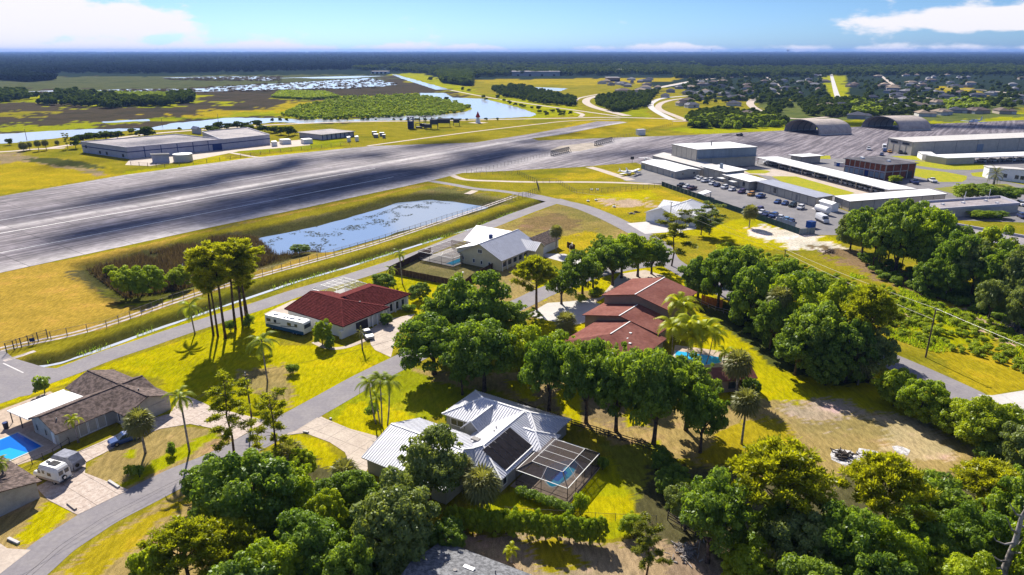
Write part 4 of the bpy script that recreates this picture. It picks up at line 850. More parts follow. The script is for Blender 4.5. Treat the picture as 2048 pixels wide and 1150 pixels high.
# ------------------------------------------------------------------ flat or shed boxes of the airport, surveyed by their roof corners
def pbox(name, lab, cat, base, top, Lp, Rp, wm, rm, over=.4, group=None, npan=0, npan2=0, rise=0, parapet=0, h=None):
    b0 = G(*base); h = h or HGT(b0, top); p0 = Vector((b0.x, b0.y, 0)); pl_ = G(Lp[0], Lp[1], h); pr = G(Rp[0], Rp[1], h); pl_.z = pr.z = 0
    el, er = (pl_ - p0), (pr - p0); q = [p0, pr, pl_ + er, pl_]; o = empty(name, (0, 0, 0), lab, cat, group); ul, ur = el.normalized(), er.normalized(); up_ = Vector((0, 0, 1))
    mb = MB(); rr = up_ * rise
    for i in range(4): a, b_ = q[i], q[(i + 1) % 4]; mb.quad(a, b_, b_ + up_ * (h - .1), a + up_ * (h - .1))
    if rise:   # gable: ridge runs along el
        mb.quad(q[0] + up_ * (h - .1), q[1] + up_ * (h - .1), (q[0] + q[1]) / 2 + up_ * (h + rise - .1)); mb.quad(q[3] + up_ * (h - .1), q[2] + up_ * (h - .1), (q[2] + q[3]) / 2 + up_ * (h + rise - .1))
    mb.build('wall', wm, o)
    e = over; c = [p0 - ul * e - ur * e, pr - ul * e + ur * e, pl_ + er + ul * e + ur * e, pl_ + ul * e - ur * e]; mb = MB(); H_ = up_ * h; t_ = up_ * -.25
    if rise:
        r0_, r1_ = (c[0] + c[1]) / 2 + H_ + rr, (c[2] + c[3]) / 2 + H_ + rr
        for qq in ([c[0] + H_, r0_, r1_, c[3] + H_], [c[1] + H_, c[2] + H_, r1_, r0_]): mb.quad(*qq); mb.quad(*[x + t_ for x in qq][::-1])
        for a, b_ in ((c[0] + H_, r0_), (r0_, c[1] + H_), (c[3] + H_, r1_), (r1_, c[2] + H_), (c[0] + H_, c[3] + H_), (c[1] + H_, c[2] + H_)): mb.quad(a, b_, b_ + t_, a + t_)
    else: mb.prism([(x.x, x.y) for x in c], h - .22, h)
    mb.build('roof', rm, o)
    if not rise: 
        mb = MB()
        for i in range(4): mb.bar(c[i] + H_ + t_ * .5, c[(i + 1) % 4] + H_ + t_ * .5, .12, .3)
        mb.build('roof_edge', M['greytrim'] if not parapet else M['lav'], o)
    if parapet:
        mb = MB()
        for i in range(4): mb.bar(q[i] + H_ + up_ * parapet / 2, q[(i + 1) % 4] + H_ + up_ * parapet / 2, .5, parapet)
        mb.build('parapet', M['lav'], o)
    for n, e0, nn in ((npan, el, -ur), (npan2, er, -ul)):
        if not n: continue
        pb = MB()
        for k in range(n + 1):
            x = p0 + e0 * k / n + nn * .04; MB().bar(x, x + up_ * (h - .3), .14).build('panel_joint', M['greytrim'], o)
    return o, p0, el, er, h
def on_wall(o, p0, e, nn, t_, z, wd, hh, m, name):
    c_ = p0 + e * t_ + nn * .06; an = math.atan2(e.y, e.x); MB().box((c_.x, c_.y, z), (wd, .12, hh), an).build(name, m, o)
bg_ = M['beige']; wr = M['whiteroof']
o, p0, el, er, h = pbox('hangar', 'tall beige aircraft hangar with white roof and blue-grey door header', 'hangar', (1391, 337), 298.7, (1345, 288), (1514, 293.5), bg_, wr, npan=5, npan2=0, h=None)
nn = -el.normalized(); 
on_wall(o, p0, er, nn, .5, h * .76, er.length * .995, h * .44, M['bluegrey'], 'door_header')
for k in range(4): on_wall(o, p0, er, nn * 2, .13 + k * .235, h * .25, er.length * .225, h * .48, bg_, 'hangar_door')
MB().bar(p0 + nn * .8 + Vector((0, 0, h * .53)), p0 + er + nn * .8 + Vector((0, 0, h * .53)), 1.2, .3).build('canopy', M['bluegrey'], o); vent(o, p0 + el * .5 + er * .45 + Vector((0, 0, h)), .35, 2.6)
pbox('long_shed', 'long low beige building with pale roof in front of the tall hangar', 'building', (1412, 353), 338, (1306, 311), (1434, 330), bg_, M['concw'], npan=6)
o, p0, el, er, h = pbox('gabled_shed', 'beige building with white low gable nearest the runway and small parked aircraft', 'building', (1350, 357), 343, (1283, 324), (1400.5, 339), bg_, wr, npan=6, rise=1.0)
for t_ in (.3, .75): on_wall(o, p0, er, -el.normalized(), t_, h * .6, .9, .9, M['glass'], 'window')
for t_, w_ in ((.93, 3.), (.08, 1.1)): on_wall(o, p0, el, -er.normalized(), t_, h * .32, w_, h * .6, M['bluegrey'], 'door')
o, p0, el, er, h = pbox('office_block', 'raised white-roofed block with a chimney stack left of the low office row', 'building', (1449, 364), 343, (1408, 333), (1489, 339), bg_, wr, npan=4, over=1.2); MB().box(tuple(p0 + el * .5 + er * .35 + Vector((0, 0, h + 1.2))), (1.2, 1.2, 2.4), .5).build('chimney', M['bluegrey'], o)
o, p0, el, er, h = pbox('office_row', 'low white-roofed office with barred windows beside the second row of cars', 'building', (1497, 380), 362.6, (1449, 349), (1530, 359), bg_, wr, npan=5, over=1.0)
for t_ in (.2, .78): on_wall(o, p0, el, -er.normalized(), t_, h * .5, 1.6, 1.9, M['glass'], 'window')
for t_, zz in ((.5, .62), (.98, .62)): MB().box(tuple(p0 + el * t_ - er.normalized() * 1.8 + Vector((0, 0, h * zz))), (4, 3, .15), math.atan2(el.y, el.x)).build('canopy', M['alu'], o)
o, p0, el, er, h = pbox('storage_row', 'long low beige building with blue-grey roof along the car park', 'building', (1630, 414), 394.6, (1515, 362.6), (1665, 390.5), bg_, M['greyroof'], npan=8, npan2=2, over=.6)
on_wall(o, p0, el, -er.normalized(), .67, h * .52, 1.7, 2, M['glass'], 'window'); on_wall(o, p0, el, -er.normalized(), .3, h * .45, 1, 2.1, M['greytrim'], 'door')
o, p0, el, er, h = pbox('storage_row', 'beige building with white roof right of the tank shed, its front behind the tree crowns', 'building', (1697, 422), 402, (1671, 392), (1891, 387), bg_, wr, npan=2, npan2=8, over=.6)
o, p0, el, er, h = pbox('tank_shed', 'small white shed with pitched roof behind the white cylindrical tank', 'shed', (1662, 424), 409, (1640, 402), (1678, 408), M['white'], wr, rise=.8, over=.4)
o = empty('fuel_tank', (0, 0, 0), 'white horizontal cylindrical tank in front of the small white shed', 'tank'); a, b_ = G(1634, 416, 1.6), G(1657, 423, 1.6); a.z = b_.z = 1.9; d_ = (b_ - a).normalized()
MB().tube([a - d_ * .3, a, b_, b_ + d_ * .3], [.7, 1.3, 1.3, .7], 16).build('tank_body', M['white'], o, smooth=False)
for t_ in (.15, .85): q = a + (b_ - a) * t_; MB().box((q.x, q.y, .45), (.5, 2, .9), math.atan2(d_.y, d_.x)).build('saddle', M['greytrim'], o)
sheet('concrete_pad', P(1622, 417, 1636, 414, 1662, 424, 1654, 428), .034, M['concw'])
o, p0, el, er, h = pbox('small_shed', 'small square beige shed with white roof behind the long carport', 'shed', (1602, 327), 312.8, (1583, 309.8), (1641, 310.5), bg_, wr, npan=2, npan2=2, over=1.5)
o, p0, el, er, h = pbox('brick_block', 'two-storey red brick block with blue trim and dark flat roof beside the long carport', 'building', (1768, 360), 329, (1692, 316), (1832, 325.4), M['brick'], M['darkroof'], over=.9); ul, ur = -er.normalized(), -el.normalized()
for k in range(9): x = p0 + el * k / 8 + ul * .12; MB().bar(x, x + Vector((0, 0, h - .2)), .3).build('pilaster', M['stucco'], o)
for k in range(8): on_wall(o, p0, el, ul * .7, (k + .5) / 8, h * .24, el.length / 8 * .72, h * .36, M['bluegrey'] if k != 3 else M['navy'], 'door' if k == 3 else 'window_panel')
MB().bar(p0 + ul * .2 + Vector((0, 0, h * .5)), p0 + el + ul * .2 + Vector((0, 0, h * .5)), .3, .5).build('string_course', M['lav'], o)
for k in range(5): x = p0 + er * k / 4 + ur * .12; MB().bar(x, x + Vector((0, 0, h - .2)), .3).build('pilaster', M['stucco'], o)
MB().bar(p0 + ur * .2 + Vector((0, 0, h * .52)), p0 + er * .75 + ur * .2 + Vector((0, 0, h * .52)), .2, .4).build('string_course', M['stucco'], o); on_wall(o, p0, er, ur, .82, h * .25, 4, h * .45, M['trim'], 'entrance')
for s_, t_ in ((.3, .5), (.8, .3), (.85, .35)): q = p0 + el * s_ + er * t_; MB().box((q.x, q.y, h + .4), (1.4, 1.4, .8), .3).build('roof_vent', M['alu'], o)
o, p0, el, er, h = pbox('chiller', 'blue and white equipment box on the ground left of the brick block', 'equipment', (1684, 334), 326, (1669, 324), (1690, 326), M['alu'], M['alu'], over=.1); on_wall(o, p0, el, -er.normalized(), .5, h * .5, el.length * .4, h * .9, M['blue'], 'door')
o, p0, el, er, h = pbox('long_hangar', 'very long pale hangar at the right edge in front of the two arched shelters', 'hangar', (1821.6, 311), 284, (1777, 275.5), (2120, 272), bg_, M['concw'], npan=4, npan2=7)
for t_ in (.2, .33, .66, .8): on_wall(o, p0, el, -er.normalized(), t_, h * .78, 3., 1.2, M['trim'], 'vent_row')
on_wall(o, p0, er, -el.normalized(), .45, h * .35, 5, h * .55, M['bluegrey'], 'hangar_door')
pbox('trailer_office', 'white office trailer against the wall of the very long hangar', 'trailer', (1843, 320), 308.5, (1836, 303), (1872, 309), M['white'], M['white'], over=.1)
o, p0, el, er, h = pbox('curved_roof_building', 'white building with bowed roof at the right edge behind the stout date palm', 'building', (1975, 357), 335, (1969, 331), (2120, 352), M['white'], M['concw'], rise=1., over=.4)
for t_ in (.25, .42, .5): on_wall(o, p0, er, -el.normalized(), t_, h * .45, 1.6, 1.8, M['glass'], 'window')
o, p0, el, er, h = pbox('flat_roof_block', 'pale building with lavender parapet and grey flat roof behind the oak belt on the right', 'building', (1868, 437), 421, (1839, 406), (2038, 409), M['stucco'], M['flatroof'], parapet=.8, over=0)
for s_, t_ in ((.6, .2), (.6, .45), (.7, .75), (.3, .8)): q = p0 + el * s_ + er * t_; MB().box((q.x, q.y, h + .3), (1, 1, .6), .3).build('roof_vent', M['alu'], o)
for x_, y_ in ((1928, 403), (1977, 398)): q = G(x_, y_, h); vent(o, q, .12, 4, M['alu'], 'antenna_mast')
o, p0, el, er, h = pbox('flat_roof_block', 'pale building with broad grey flat roof behind the tall trees at the right edge', 'building', (1925, 500), 478, (1875, 444), (2200, 530), M['stucco'], M['flatroof'], parapet=.8, over=0)
q = p0 + el * .8 + er * .5; MB().box((q.x, q.y, h + .3), (1.5, 1, .6), .3).build('roof_vent', M['alu'], o)
# carports: roof on posts
def carport(lab, A, B_, C_, h, nposts, solid=None):
    """A, B_ along the front roof edge, C_ the far corner behind A"""
    a, b_, c_ = G(*A, h), G(*B_, h), G(*C_, h); e, w_ = b_ - a, c_ - a; o = empty('carport', (0, 0, 0), lab, 'carport')
    mb = MB(); mb.prism([(p.x, p.y) for p in (a, b_, b_ + w_, a + w_)], h - .35, h); mb.build('roof', wr, o); dn = Vector((0, 0, -h))
    for k in range(nposts + 1):
        for s_ in (.06, .94): x = a + e * (k / nposts * .98 + .01) + w_ * s_; MB().bar(x + dn, x + Vector((0, 0, -.3)), .3).build('post', M['stucco'], o)
    if solid:
        for s0, s1 in solid:
            mb = MB(); qs = [a + e * s0 + w_ * .04, a + e * s1 + w_ * .04, a + e * s1 + w_ * .96, a + e * s0 + w_ * .96]; mb.prism([(p.x, p.y) for p in qs], 0, h - .36); mb.build('store_room', bg_, o)
    return o, a, e, w_
cp1 = carport('long white-roofed carport running diagonally past the brick block', (1512, 314), (1777, 379), (1556, 313), 3.6, 10, ((.975, .999),))
cp2 = carport('white-roofed carport at the right edge in front of the very long hangar', (1895, 316), (2110, 309), (1851, 309.5), 3.8, 8, ((0, .26),))
cp3 = carport('small white-topped shelter against the green-screened fence', (1395, 385.5), (1406, 389), (1412, 379.5), 2.4, 1)
fence('green-black screened fence between the car park and the white-roofed house', 'fence', P(1323, 372, 1400, 399, 1500, 434, 1598, 469), 2.2, 3, M['trim'], board=(3., M['screenb'], 'screen_panel'))
fence('grey slatted end of the screened fence by the blue bin', 'fence', P(1598, 470, 1629, 467), 2.2, 3, M['steel'], board=(1.1, M['bluegrey'], 'slat'))
fence('pale board barrier behind the cars near the blue bin', 'fence', P(1553, 442, 1590, 456), 1.8, 2.5, M['steel'], board=(1.5, M['bluegrey'], 'slat'))
o = empty('bin', (0, 0, 0), 'blue refuse container beside the white delivery van in the car park', 'bin'); q = G(1621, 455); MB().box((q.x, q.y, 1.1), (2.6, 2.2, 2.2), .5).build('bin_body', M['blue'], o); MB().box((q.x, q.y, 2.25), (2.8, 2.4, .15), .5).build('lid', M['navy'], o)
# arched shelters
def arch(lab, lf, rf_, bk, yt):
    a, b_, c_ = G(*lf), G(*rf_), G(*bk); hgt = HGT((a + b_) / 2, yt); dep = c_ - b_; o = empty('arched_shelter', (0, 0, 0), lab, 'aircraft shelter'); mid_ = (a + b_) / 2; hx = (a - b_) / 2
    def sec(t_, s_=1.): return mid_ + hx * math.cos(t_) * s_ + Vector((0, 0, hgt * math.sin(t_) ** .8 * s_ if math.sin(t_) > 0 else 0))
    for nm, s_, sg, mm in (('canopy', 1., 1, M['archm']), ('lining', .985, -1, M['archm'])):
        mb = MB(); n = 22
        for i in range(n):
            t0, t1 = math.pi * i / n, math.pi * (i + 1) / n; q = [sec(t0, s_), sec(t0, s_) + dep, sec(t1, s_) + dep, sec(t1, s_)]; mb.quad(*(q if sg > 0 else q[::-1]))
        mb.build(nm, mm, o, smooth=True)
    for k in range(6):
        mb = MB(); n = 16
        for i in range(n): mb.bar(sec(math.pi * i / n, .97) + dep * k / 5, sec(math.pi * (i + 1) / n, .97) + dep * k / 5, .5)
        mb.build('rib', M['greytrim'], o)
    for w0 in (a, b_): MB().bar(w0 + Vector((0, 0, .4)), w0 + dep + Vector((0, 0, .4)), .8, .8).build('footing', M['concw'], o)
arch('left one of the two large arched fabric aircraft shelters', (1568, 262), (1638.5, 271), (1703, 268.5), 239); arch('right one of the two large arched fabric aircraft shelters', (1723, 253.5), (1798.6, 262), (1861, 260.5), 232)
# lavender factory on the left
o, p0, el, er, h = pbox('factory', 'long lavender-grey flat-roofed factory beyond the left end of the runway', 'building', (257, 318), 296, (162, 284), (445, 279), M['lav'], M['flatroof'], parapet=.5, over=0)
for e, nn in ((el, -er.normalized()), (er, -el.normalized())): MB().bar(p0 + nn * .1 + Vector((0, 0, h * .62)), p0 + e + nn * .1 + Vector((0, 0, h * .62)), .3, .45).build('stripe', M['navy'], o)
for k in range(1, 6): x = p0 + er * k / 6 - el.normalized() * .1; MB().bar(x, x + Vector((0, 0, h)), .3).build('downpipe', M['navy'], o)
for t_ in (.1, .45, .6, .9): on_wall(o, p0, el, -er.normalized(), t_, h * .25 if t_ < .7 else h * .6, 2, 1.8, M['trim'], 'door')
on_wall(o, p0, er, -el.normalized(), .93, h * .3, 6, 4.5, M['navy'], 'loading_door')
o, p0, el, er, h = pbox('factory_wing', 'lower right wing of the lavender-grey factory', 'building', (446, 299), 280, (404, 264), (539, 270), M['lav'], M['flatroof'], parapet=.5, over=0); nn = -el.normalized()
MB().bar(p0 + nn * .1 + Vector((0, 0, h * .62)), p0 + er + nn * .1 + Vector((0, 0, h * .62)), .3, .45).build('stripe', M['navy'], o)
pbox('plant_room', 'small lavender block left of the round tank in front of the factory', 'outbuilding', (306, 326), 309, (302, 307), (337, 308), M['lav'], M['darkroof'])
c_ = G(362, 324); h = HGT(c_, 309); o = empty('round_tank', (0, 0, 0), 'squat cream cylindrical water tank in front of the factory', 'tank'); r_ = 18 * DEP(c_) / FPX; c_ += Vector((0, r_ * .6, 0))
MB().tube([c_, c_ + Vector((0, 0, h))], [r_, r_], 28).build('tank_body', M['concw'], o); MB().tube([c_ + Vector((0, 0, h)), c_ + Vector((0, 0, h + .7))], [r_ * 1.02, .3], 28).build('tank_roof', wr, o)
pbox('gabled_outbuilding', 'small pale gabled building behind the factory by the marsh', 'outbuilding', (395, 268), 259, (383, 257), (402, 259), M['lav'], M['lav'], rise=2.)
o, p0, el, er, h = pbox('blue_block', 'low dark blue flat building right of the factory', 'building', (645, 280), 269, (598, 264), (706, 262.5), M['navy'] if 0 else M['lav'], M['flatroof'], over=1.2)
for k in range(8): x = p0 + er * k / 7 - el.normalized() * .3; MB().bar(x, x + Vector((0, 0, h)), .5).build('column', M['navy'], o)
for i, (x_, y_, w_) in enumerate(((570, 289, 12), (613, 288, 12), (548, 293, 6), (697, 284, 4), (713, 283, 4))):
    pbox('site_cabin', ['white site cabin left of the blue block', 'second white site cabin below the blue block', 'smallest white cabin at the factory end', 'small white hut right of the blue block', 'second small white hut right of the blue block'][i], 'cabin', (x_ - w_ * .4, y_), y_ - 9, (x_ - w_, y_ - 11), (x_ + w_, y_ - 10), M['alu'], wr, over=.1)

# ------------------------------------------------------------------ plants
def leaf_mesh(name, lobes, n, size, m, seed, elong=1.0, flat=.35, up=.25, inner=.12, darkin=True, jit=.5):
    """foliage of small leaf faces spread over and through a set of lobes (cx, cy, cz, rx, rz)"""
    r = np.random.default_rng(seed); L = np.array(lobes, float); wt = L[:, 3] ** 2; idx = r.choice(len(L), n, p=wt / wt.sum())
    d = r.normal(size=(n, 3)); d /= np.linalg.norm(d, axis=1)[:, None]; low = d[:, 2] < -.2; d[low, 2] *= -.6 + .8 * (r.random(low.sum()) > .6)
    d /= np.linalg.norm(d, axis=1)[:, None]
    rad = 1 - np.abs(r.normal(size=n)) * .13; deep = r.random(n) < inner; rad[deep] = r.random(deep.sum()) * .7 + .15
    bumpy = 1 + .16 * np.sin(d[:, 0] * 7 + idx) * np.cos(d[:, 1] * 6 + idx * 2)
    c = L[idx, :3] + d * np.stack([L[idx, 3], L[idx, 3], L[idx, 4]], 1) * (rad * bumpy)[:, None]
    nrm = d + r.normal(size=(n, 3)) * jit; nrm[:, 2] += up; nrm /= np.linalg.norm(nrm, axis=1)[:, None]
    t = np.cross(nrm, r.normal(size=(n, 3))); t /= np.linalg.norm(t, axis=1)[:, None]; b = np.cross(nrm, t)
    s = size * (.6 + .8 * r.random(n)); t *= (s * elong)[:, None]; b *= (s / elong ** .5 * .62)[:, None]
    v = np.stack([c - t, c - b * .9 + nrm * (s * .1)[:, None], c + t, c + b * .9 + nrm * (s * .1)[:, None]], 1).reshape(-1, 3)
    me = bpy.data.meshes.new(name); me.vertices.add(4 * n); me.vertices.foreach_set('co', v.ravel()); me.loops.add(4 * n); me.loops.foreach_set('vertex_index', np.arange(4 * n))
    me.polygons.add(n); me.polygons.foreach_set('loop_start', np.arange(0, 4 * n, 4)); me.polygons.foreach_set('loop_total', np.full(n, 4)); me.update()
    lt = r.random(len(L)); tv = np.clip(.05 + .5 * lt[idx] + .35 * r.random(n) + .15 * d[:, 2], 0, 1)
    a = me.attributes.new('tint', 'FLOAT', 'POINT'); a.data.foreach_set('value', np.repeat(tv, 4)); me.materials.append(m); return me
def needle_mesh(name, tufts, per, m, seed, ln=.55, wd=.05):
    """tufts (x, y, z, r): clusters of narrow needles radiating from twig ends"""
    r = np.random.default_rng(seed); T = np.array(tufts, float); n = len(T) * per; idx = np.repeat(np.arange(len(T)), per)
    base = T[idx, :3] + r.normal(size=(n, 3)) * (T[idx, 3] * .42)[:, None] * np.array([1, 1, .5]); out = (base - T[idx, :3]); d = out / (T[idx, 3] * .5)[:, None] + r.normal(size=(n, 3)) * .7; d[:, 2] += .55
    d /= np.linalg.norm(d, axis=1)[:, None]; side = np.cross(d, r.normal(size=(n, 3))); side /= np.linalg.norm(side, axis=1)[:, None]
    l_ = ln * (.6 + .8 * r.random(n)); w_ = wd * (.7 + .6 * r.random(n))
    v = np.stack([base - side * w_[:, None], base + side * w_[:, None], base + d * l_[:, None] + side * (w_ * 1.7)[:, None], base + d * l_[:, None] - side * (w_ * 1.7)[:, None]], 1).reshape(-1, 3)
    me = bpy.data.meshes.new(name); me.vertices.add(4 * n); me.vertices.foreach_set('co', v.ravel()); me.loops.add(4 * n); me.loops.foreach_set('vertex_index', np.arange(4 * n))
    me.polygons.add(n); me.polygons.foreach_set('loop_start', np.arange(0, 4 * n, 4)); me.polygons.foreach_set('loop_total', np.full(n, 4)); me.update()
    lt = r.random(len(T)); tv = np.clip(.1 + .35 * lt[idx] + .35 * r.random(n) + .3 * np.clip(d[:, 2], 0, 1), 0, 1)
    a = me.attributes.new('tint', 'FLOAT', 'POINT'); a.data.foreach_set('value', np.repeat(tv, 4)); me.materials.append(m); return me
TREE = {}
ORD = 'first second third fourth fifth sixth seventh eighth ninth tenth eleventh twelfth thirteenth fourteenth fifteenth sixteenth seventeenth eighteenth nineteenth twentieth twenty-first twenty-second twenty-third twenty-fourth twenty-fifth twenty-sixth twenty-seventh twenty-eighth twenty-ninth thirtieth'.split()
def proto(kind, trunk, crown): TREE.setdefault(kind, []).append((trunk, crown))
def limb(mb, a, b, r0, r1, k=4, sag=.4, seg=7):
    a, b = Vector(a), Vector(b); L = (b - a).length; ph = random.random() * 6
    pts = [a + (b - a) * (i / k) + Vector((math.sin(ph + i * 1.7), math.cos(ph + i * 2.1), .35)) * sag * math.sin(math.pi * i / k) * L * .12 for i in range(k + 1)]
    mb.tube(pts, [r0 + (r1 - r0) * i / k for i in range(k + 1)], seg)
for sd_ in range(5):                                   # broadleaf, nominal 10 m high and 10 m wide
    r = random.Random(sd_ + 20); lobes = []
    nl = 58
    for i in range(nl):
        ph = i * 2.39996 + r.random(); zz = 1 - (i + .5) / nl * 1.75; rr = math.sqrt(max(.15, 1 - zz * zz)); k = r.choice((r.uniform(.55, .85), r.uniform(.85, 1.2)))
        lr = r.uniform(.6, 1.4)
        lobes.append((rr * math.cos(ph) * 3.9 * k, rr * math.sin(ph) * 3.7 * k, 5.9 + zz * 3.2 * k, lr, lr * .75))
    for i in range(26): ph = r.uniform(0, 6.28); zz = r.uniform(-.4, .95); rr = math.sqrt(1 - zz * zz); k = r.uniform(1.05, 1.32); lobes.append((rr * math.cos(ph) * 3.9 * k, rr * math.sin(ph) * 3.9 * k, 5.9 + zz * 3.2 * k, r.uniform(.3, .6), r.uniform(.22, .45)))
    for i in range(6): lobes.append((r.uniform(-2, 2), r.uniform(-2, 2), r.uniform(5, 7.4), 1.7, 1.3))
    tb = MB(); tb.tube([(0, 0, -.3), (.05, 0, .8), (.1, .05, 2.2), (.0, .1, 3.4)], [.42, .30, .26, .22], 9)
    for i in range(6): a_ = i * 1.05 + r.random(); limb(tb, (0, 0, 2.0 + .2 * i), (2.6 * math.cos(a_), 2.6 * math.sin(a_), 5.4 + r.random() * 2), .17, .05)
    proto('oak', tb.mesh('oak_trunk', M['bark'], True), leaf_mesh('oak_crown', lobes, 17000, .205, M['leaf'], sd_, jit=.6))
for sd_ in range(3):                                   # low dense tree, foliage to the ground
    r = random.Random(sd_ + 60); lobes = []
    for i in range(60):
        ph = i * 2.39996; zz = 1 - (i + .5) / 60 * 1.75; rr = math.sqrt(max(0.05, 1 - zz * zz)); k = r.choice((r.uniform(.68, .9), r.uniform(.9, 1.15))); lr = r.uniform(.6, 1.35)
        lobes.append((rr * math.cos(ph) * 4.1 * k, rr * math.sin(ph) * 4.1 * k, 5.0 + zz * 4.1 * k, lr, lr * .9))
    tb = MB(); tb.tube([(0, 0, -.3), (0, 0, 3), (.1, 0, 6)], [.35, .25, .1], 8)
    for i in range(5): a_ = i * 1.25; limb(tb, (0, 0, 1 + .3 * i), (2.4 * math.cos(a_), 2.4 * math.sin(a_), 4.4 + r.random() * 2), .15, .05)
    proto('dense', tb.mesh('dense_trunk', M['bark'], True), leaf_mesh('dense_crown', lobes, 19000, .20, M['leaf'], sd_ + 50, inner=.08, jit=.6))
for sd_ in range(4):                                   # slash pine, nominal 18 m high, crown 7 m wide
    r = random.Random(sd_ + 90); tf = []; tb = MB(); lean = r.uniform(-.5, .5)
    tb.tube([(0, 0, -.3), (lean * .3, 0, 5), (lean * .7, .2, 10), (lean, .1, 14), (lean, 0, 17)], [.26, .21, .17, .12, .04], 8)
    for i in range(26):
        z_ = 10.2 + 7.2 * (i / 25) ** .9; a_ = i * 2.39996 + r.random() * .6; ln_ = (1.2 + 2.3 * math.sin(math.pi * min(1, (17.9 - z_) / 7.4) ** .75)) * r.uniform(.7, 1.1)
        e = (lean * z_ / 17 + ln_ * math.cos(a_), ln_ * math.sin(a_), z_ + r.uniform(.1, .9)); s_ = (lean * z_ / 17, 0, z_ - .4); limb(tb, s_, e, .06, .018, 3, .5, 5)
        for k in range(7): f_ = r.uniform(.45, 1.1); tf.append((s_[0] + (e[0] - s_[0]) * f_ + r.uniform(-.5, .5), s_[1] + (e[1] - s_[1]) * f_ + r.uniform(-.5, .5), s_[2] + (e[2] - s_[2]) * f_ + r.uniform(-.2, .4), r.uniform(.3, .6)))
    proto('pine', tb.mesh('pine_trunk', M['barkp'], True), needle_mesh('pine_crown', tf, 60, M['needle'], sd_, .38, .04))
for sd_ in range(2):                                   # ragged pine with foliage in separate bunches down the stem
    r = random.Random(sd_ + 190); tf = []; tb = MB()
    tb.tube([(0, 0, -.3), (.4, 0, 4), (.1, .3, 9), (.5, .1, 13), (.4, 0, 17)], [.24, .19, .15, .1, .04], 8)
    for i in range(17):
        z_ = 5 + 12 * i / 16; a_ = i * 2.2 + r.random(); ln_ = r.uniform(1.4, 3.8) * (1.15 - .5 * i / 16); e = (.3 + ln_ * math.cos(a_), ln_ * math.sin(a_), z_ + r.uniform(-.6, .8)); limb(tb, (.3, 0, z_ - .3), e, .06, .02, 3, .9, 5)
        for k in range(14): f_ = r.uniform(.45, 1.15); tf.append((.3 + (e[0] - .3) * f_ + r.uniform(-.4, .4), e[1] * f_ + r.uniform(-.4, .4), z_ + r.uniform(-.4, .7), r.uniform(.2, .4)))
    proto('ragged', tb.mesh('ragged_trunk', M['barkp'], True), needle_mesh('ragged_crown', tf, 34, M['needle_d'], sd_ + 7, .38, .04))
for sd_ in range(2):                                   # broad pine with an umbrella of bunches, nominal 12 m high, 12 m wide
    r = random.Random(sd_ + 290); tf = []; tb = MB(); tb.tube([(0, 0, -.3), (.1, 0, 3), (0, .1, 6), (.1, 0, 9), (.1, 0, 11)], [.3, .26, .2, .13, .05], 8)
    for i in range(34):
        a_ = i * 2.39996; ln_ = 5.2 * math.sqrt((i + .5) / 34) * r.uniform(.85, 1.05); zt_ = 11.3 - 5.2 * (ln_ / 5.5) ** 2; e = (ln_ * math.cos(a_), ln_ * math.sin(a_), zt_); s_ = (0, 0, max(3.6, zt_ - 2.4)); limb(tb, s_, e, .08, .02, 4, .7, 5)
        for k in range(9): f_ = r.uniform(.6, 1.1); tf.append((e[0] * f_ + r.uniform(-.6, .6), e[1] * f_ + r.uniform(-.6, .6), s_[2] + (zt_ - s_[2]) * f_ + r.uniform(-.2, .4), r.uniform(.32, .62)))
    proto('umbrella', tb.mesh('umbrella_trunk', M['barkp'], True), needle_mesh('umbrella_crown', tf, 62, M['needle'], sd_ + 17, .38, .042))
for sd_ in range(3):                                   # shrub, nominal 1 m radius, 1.6 m high
    r = random.Random(sd_ + 390); lobes = [(r.uniform(-.6, .6), r.uniform(-.6, .6), r.uniform(.35, 1.15), r.uniform(.28, .5), r.uniform(.25, .42)) for i in range(20)]
    tb = MB()
    for i in range(4): a_ = i * 1.6; tb.tube([(0, 0, -.05), (.2 * math.cos(a_), .2 * math.sin(a_), .6)], [.04, .02], 5)
    proto('shrub', tb.mesh('shrub_stem', M['bark']), leaf_mesh('shrub_crown', lobes, 1700, .10, M['leaf'], sd_ + 300, inner=.1))
for sd_ in range(4):                                   # cheap crowns for trees a few hundred metres off and farther, nominal 10 m
    r = random.Random(sd_ + 490); lobes = [(r.uniform(-3, 3), r.uniform(-3, 3), r.uniform(3, 7.5), r.uniform(1.5, 2.6), r.uniform(1.2, 2)) for i in range(12)]
    tb = MB(); tb.tube([(0, 0, -.3), (0, 0, 4)], [.35, .25], 5)
    proto('far', tb.mesh('far_trunk', M['bark']), leaf_mesh('far_crown', lobes, 700, .85, M['mid'], sd_ + 400, inner=.05, jit=.35))
# fan palm: trunk + a ball of folded fan leaves, with a drooping dead skirt
def fan_crown(seed, nf=34, ball=1.45):
    r = random.Random(seed); mb = MB()
    for i in range(nf):
        a_ = i * 2.39996; e = math.asin(1 - 2 * (i + .5) / nf * .93); d_ = Vector((math.cos(a_) * math.cos(e), math.sin(a_) * math.cos(e), math.sin(e))); st_ = d_ * .75; cc = st_; side = d_.cross(Vector((0, 0, 1)));
        side = side.normalized() if side.length > .1 else Vector((1, 0, 0)); upv = side.cross(d_)
        mb.bar(Vector((0, 0, 0)), st_, .03)
        for k in range(9):
            t_ = (k - 4) / 4 * 1.45; dd = (d_ * math.cos(t_) + side * math.sin(t_)); tip = cc + dd * ball * .72 * r.uniform(.8, 1.05) + Vector((0, 0, -.22 - .12 * abs(k - 4) * .5)); w_ = upv * .03 + dd.cross(upv).normalized() * .085; m_ = cc + dd * ball * .4
            mb.quad(cc, m_ + w_, tip, m_ - w_)
    return mb
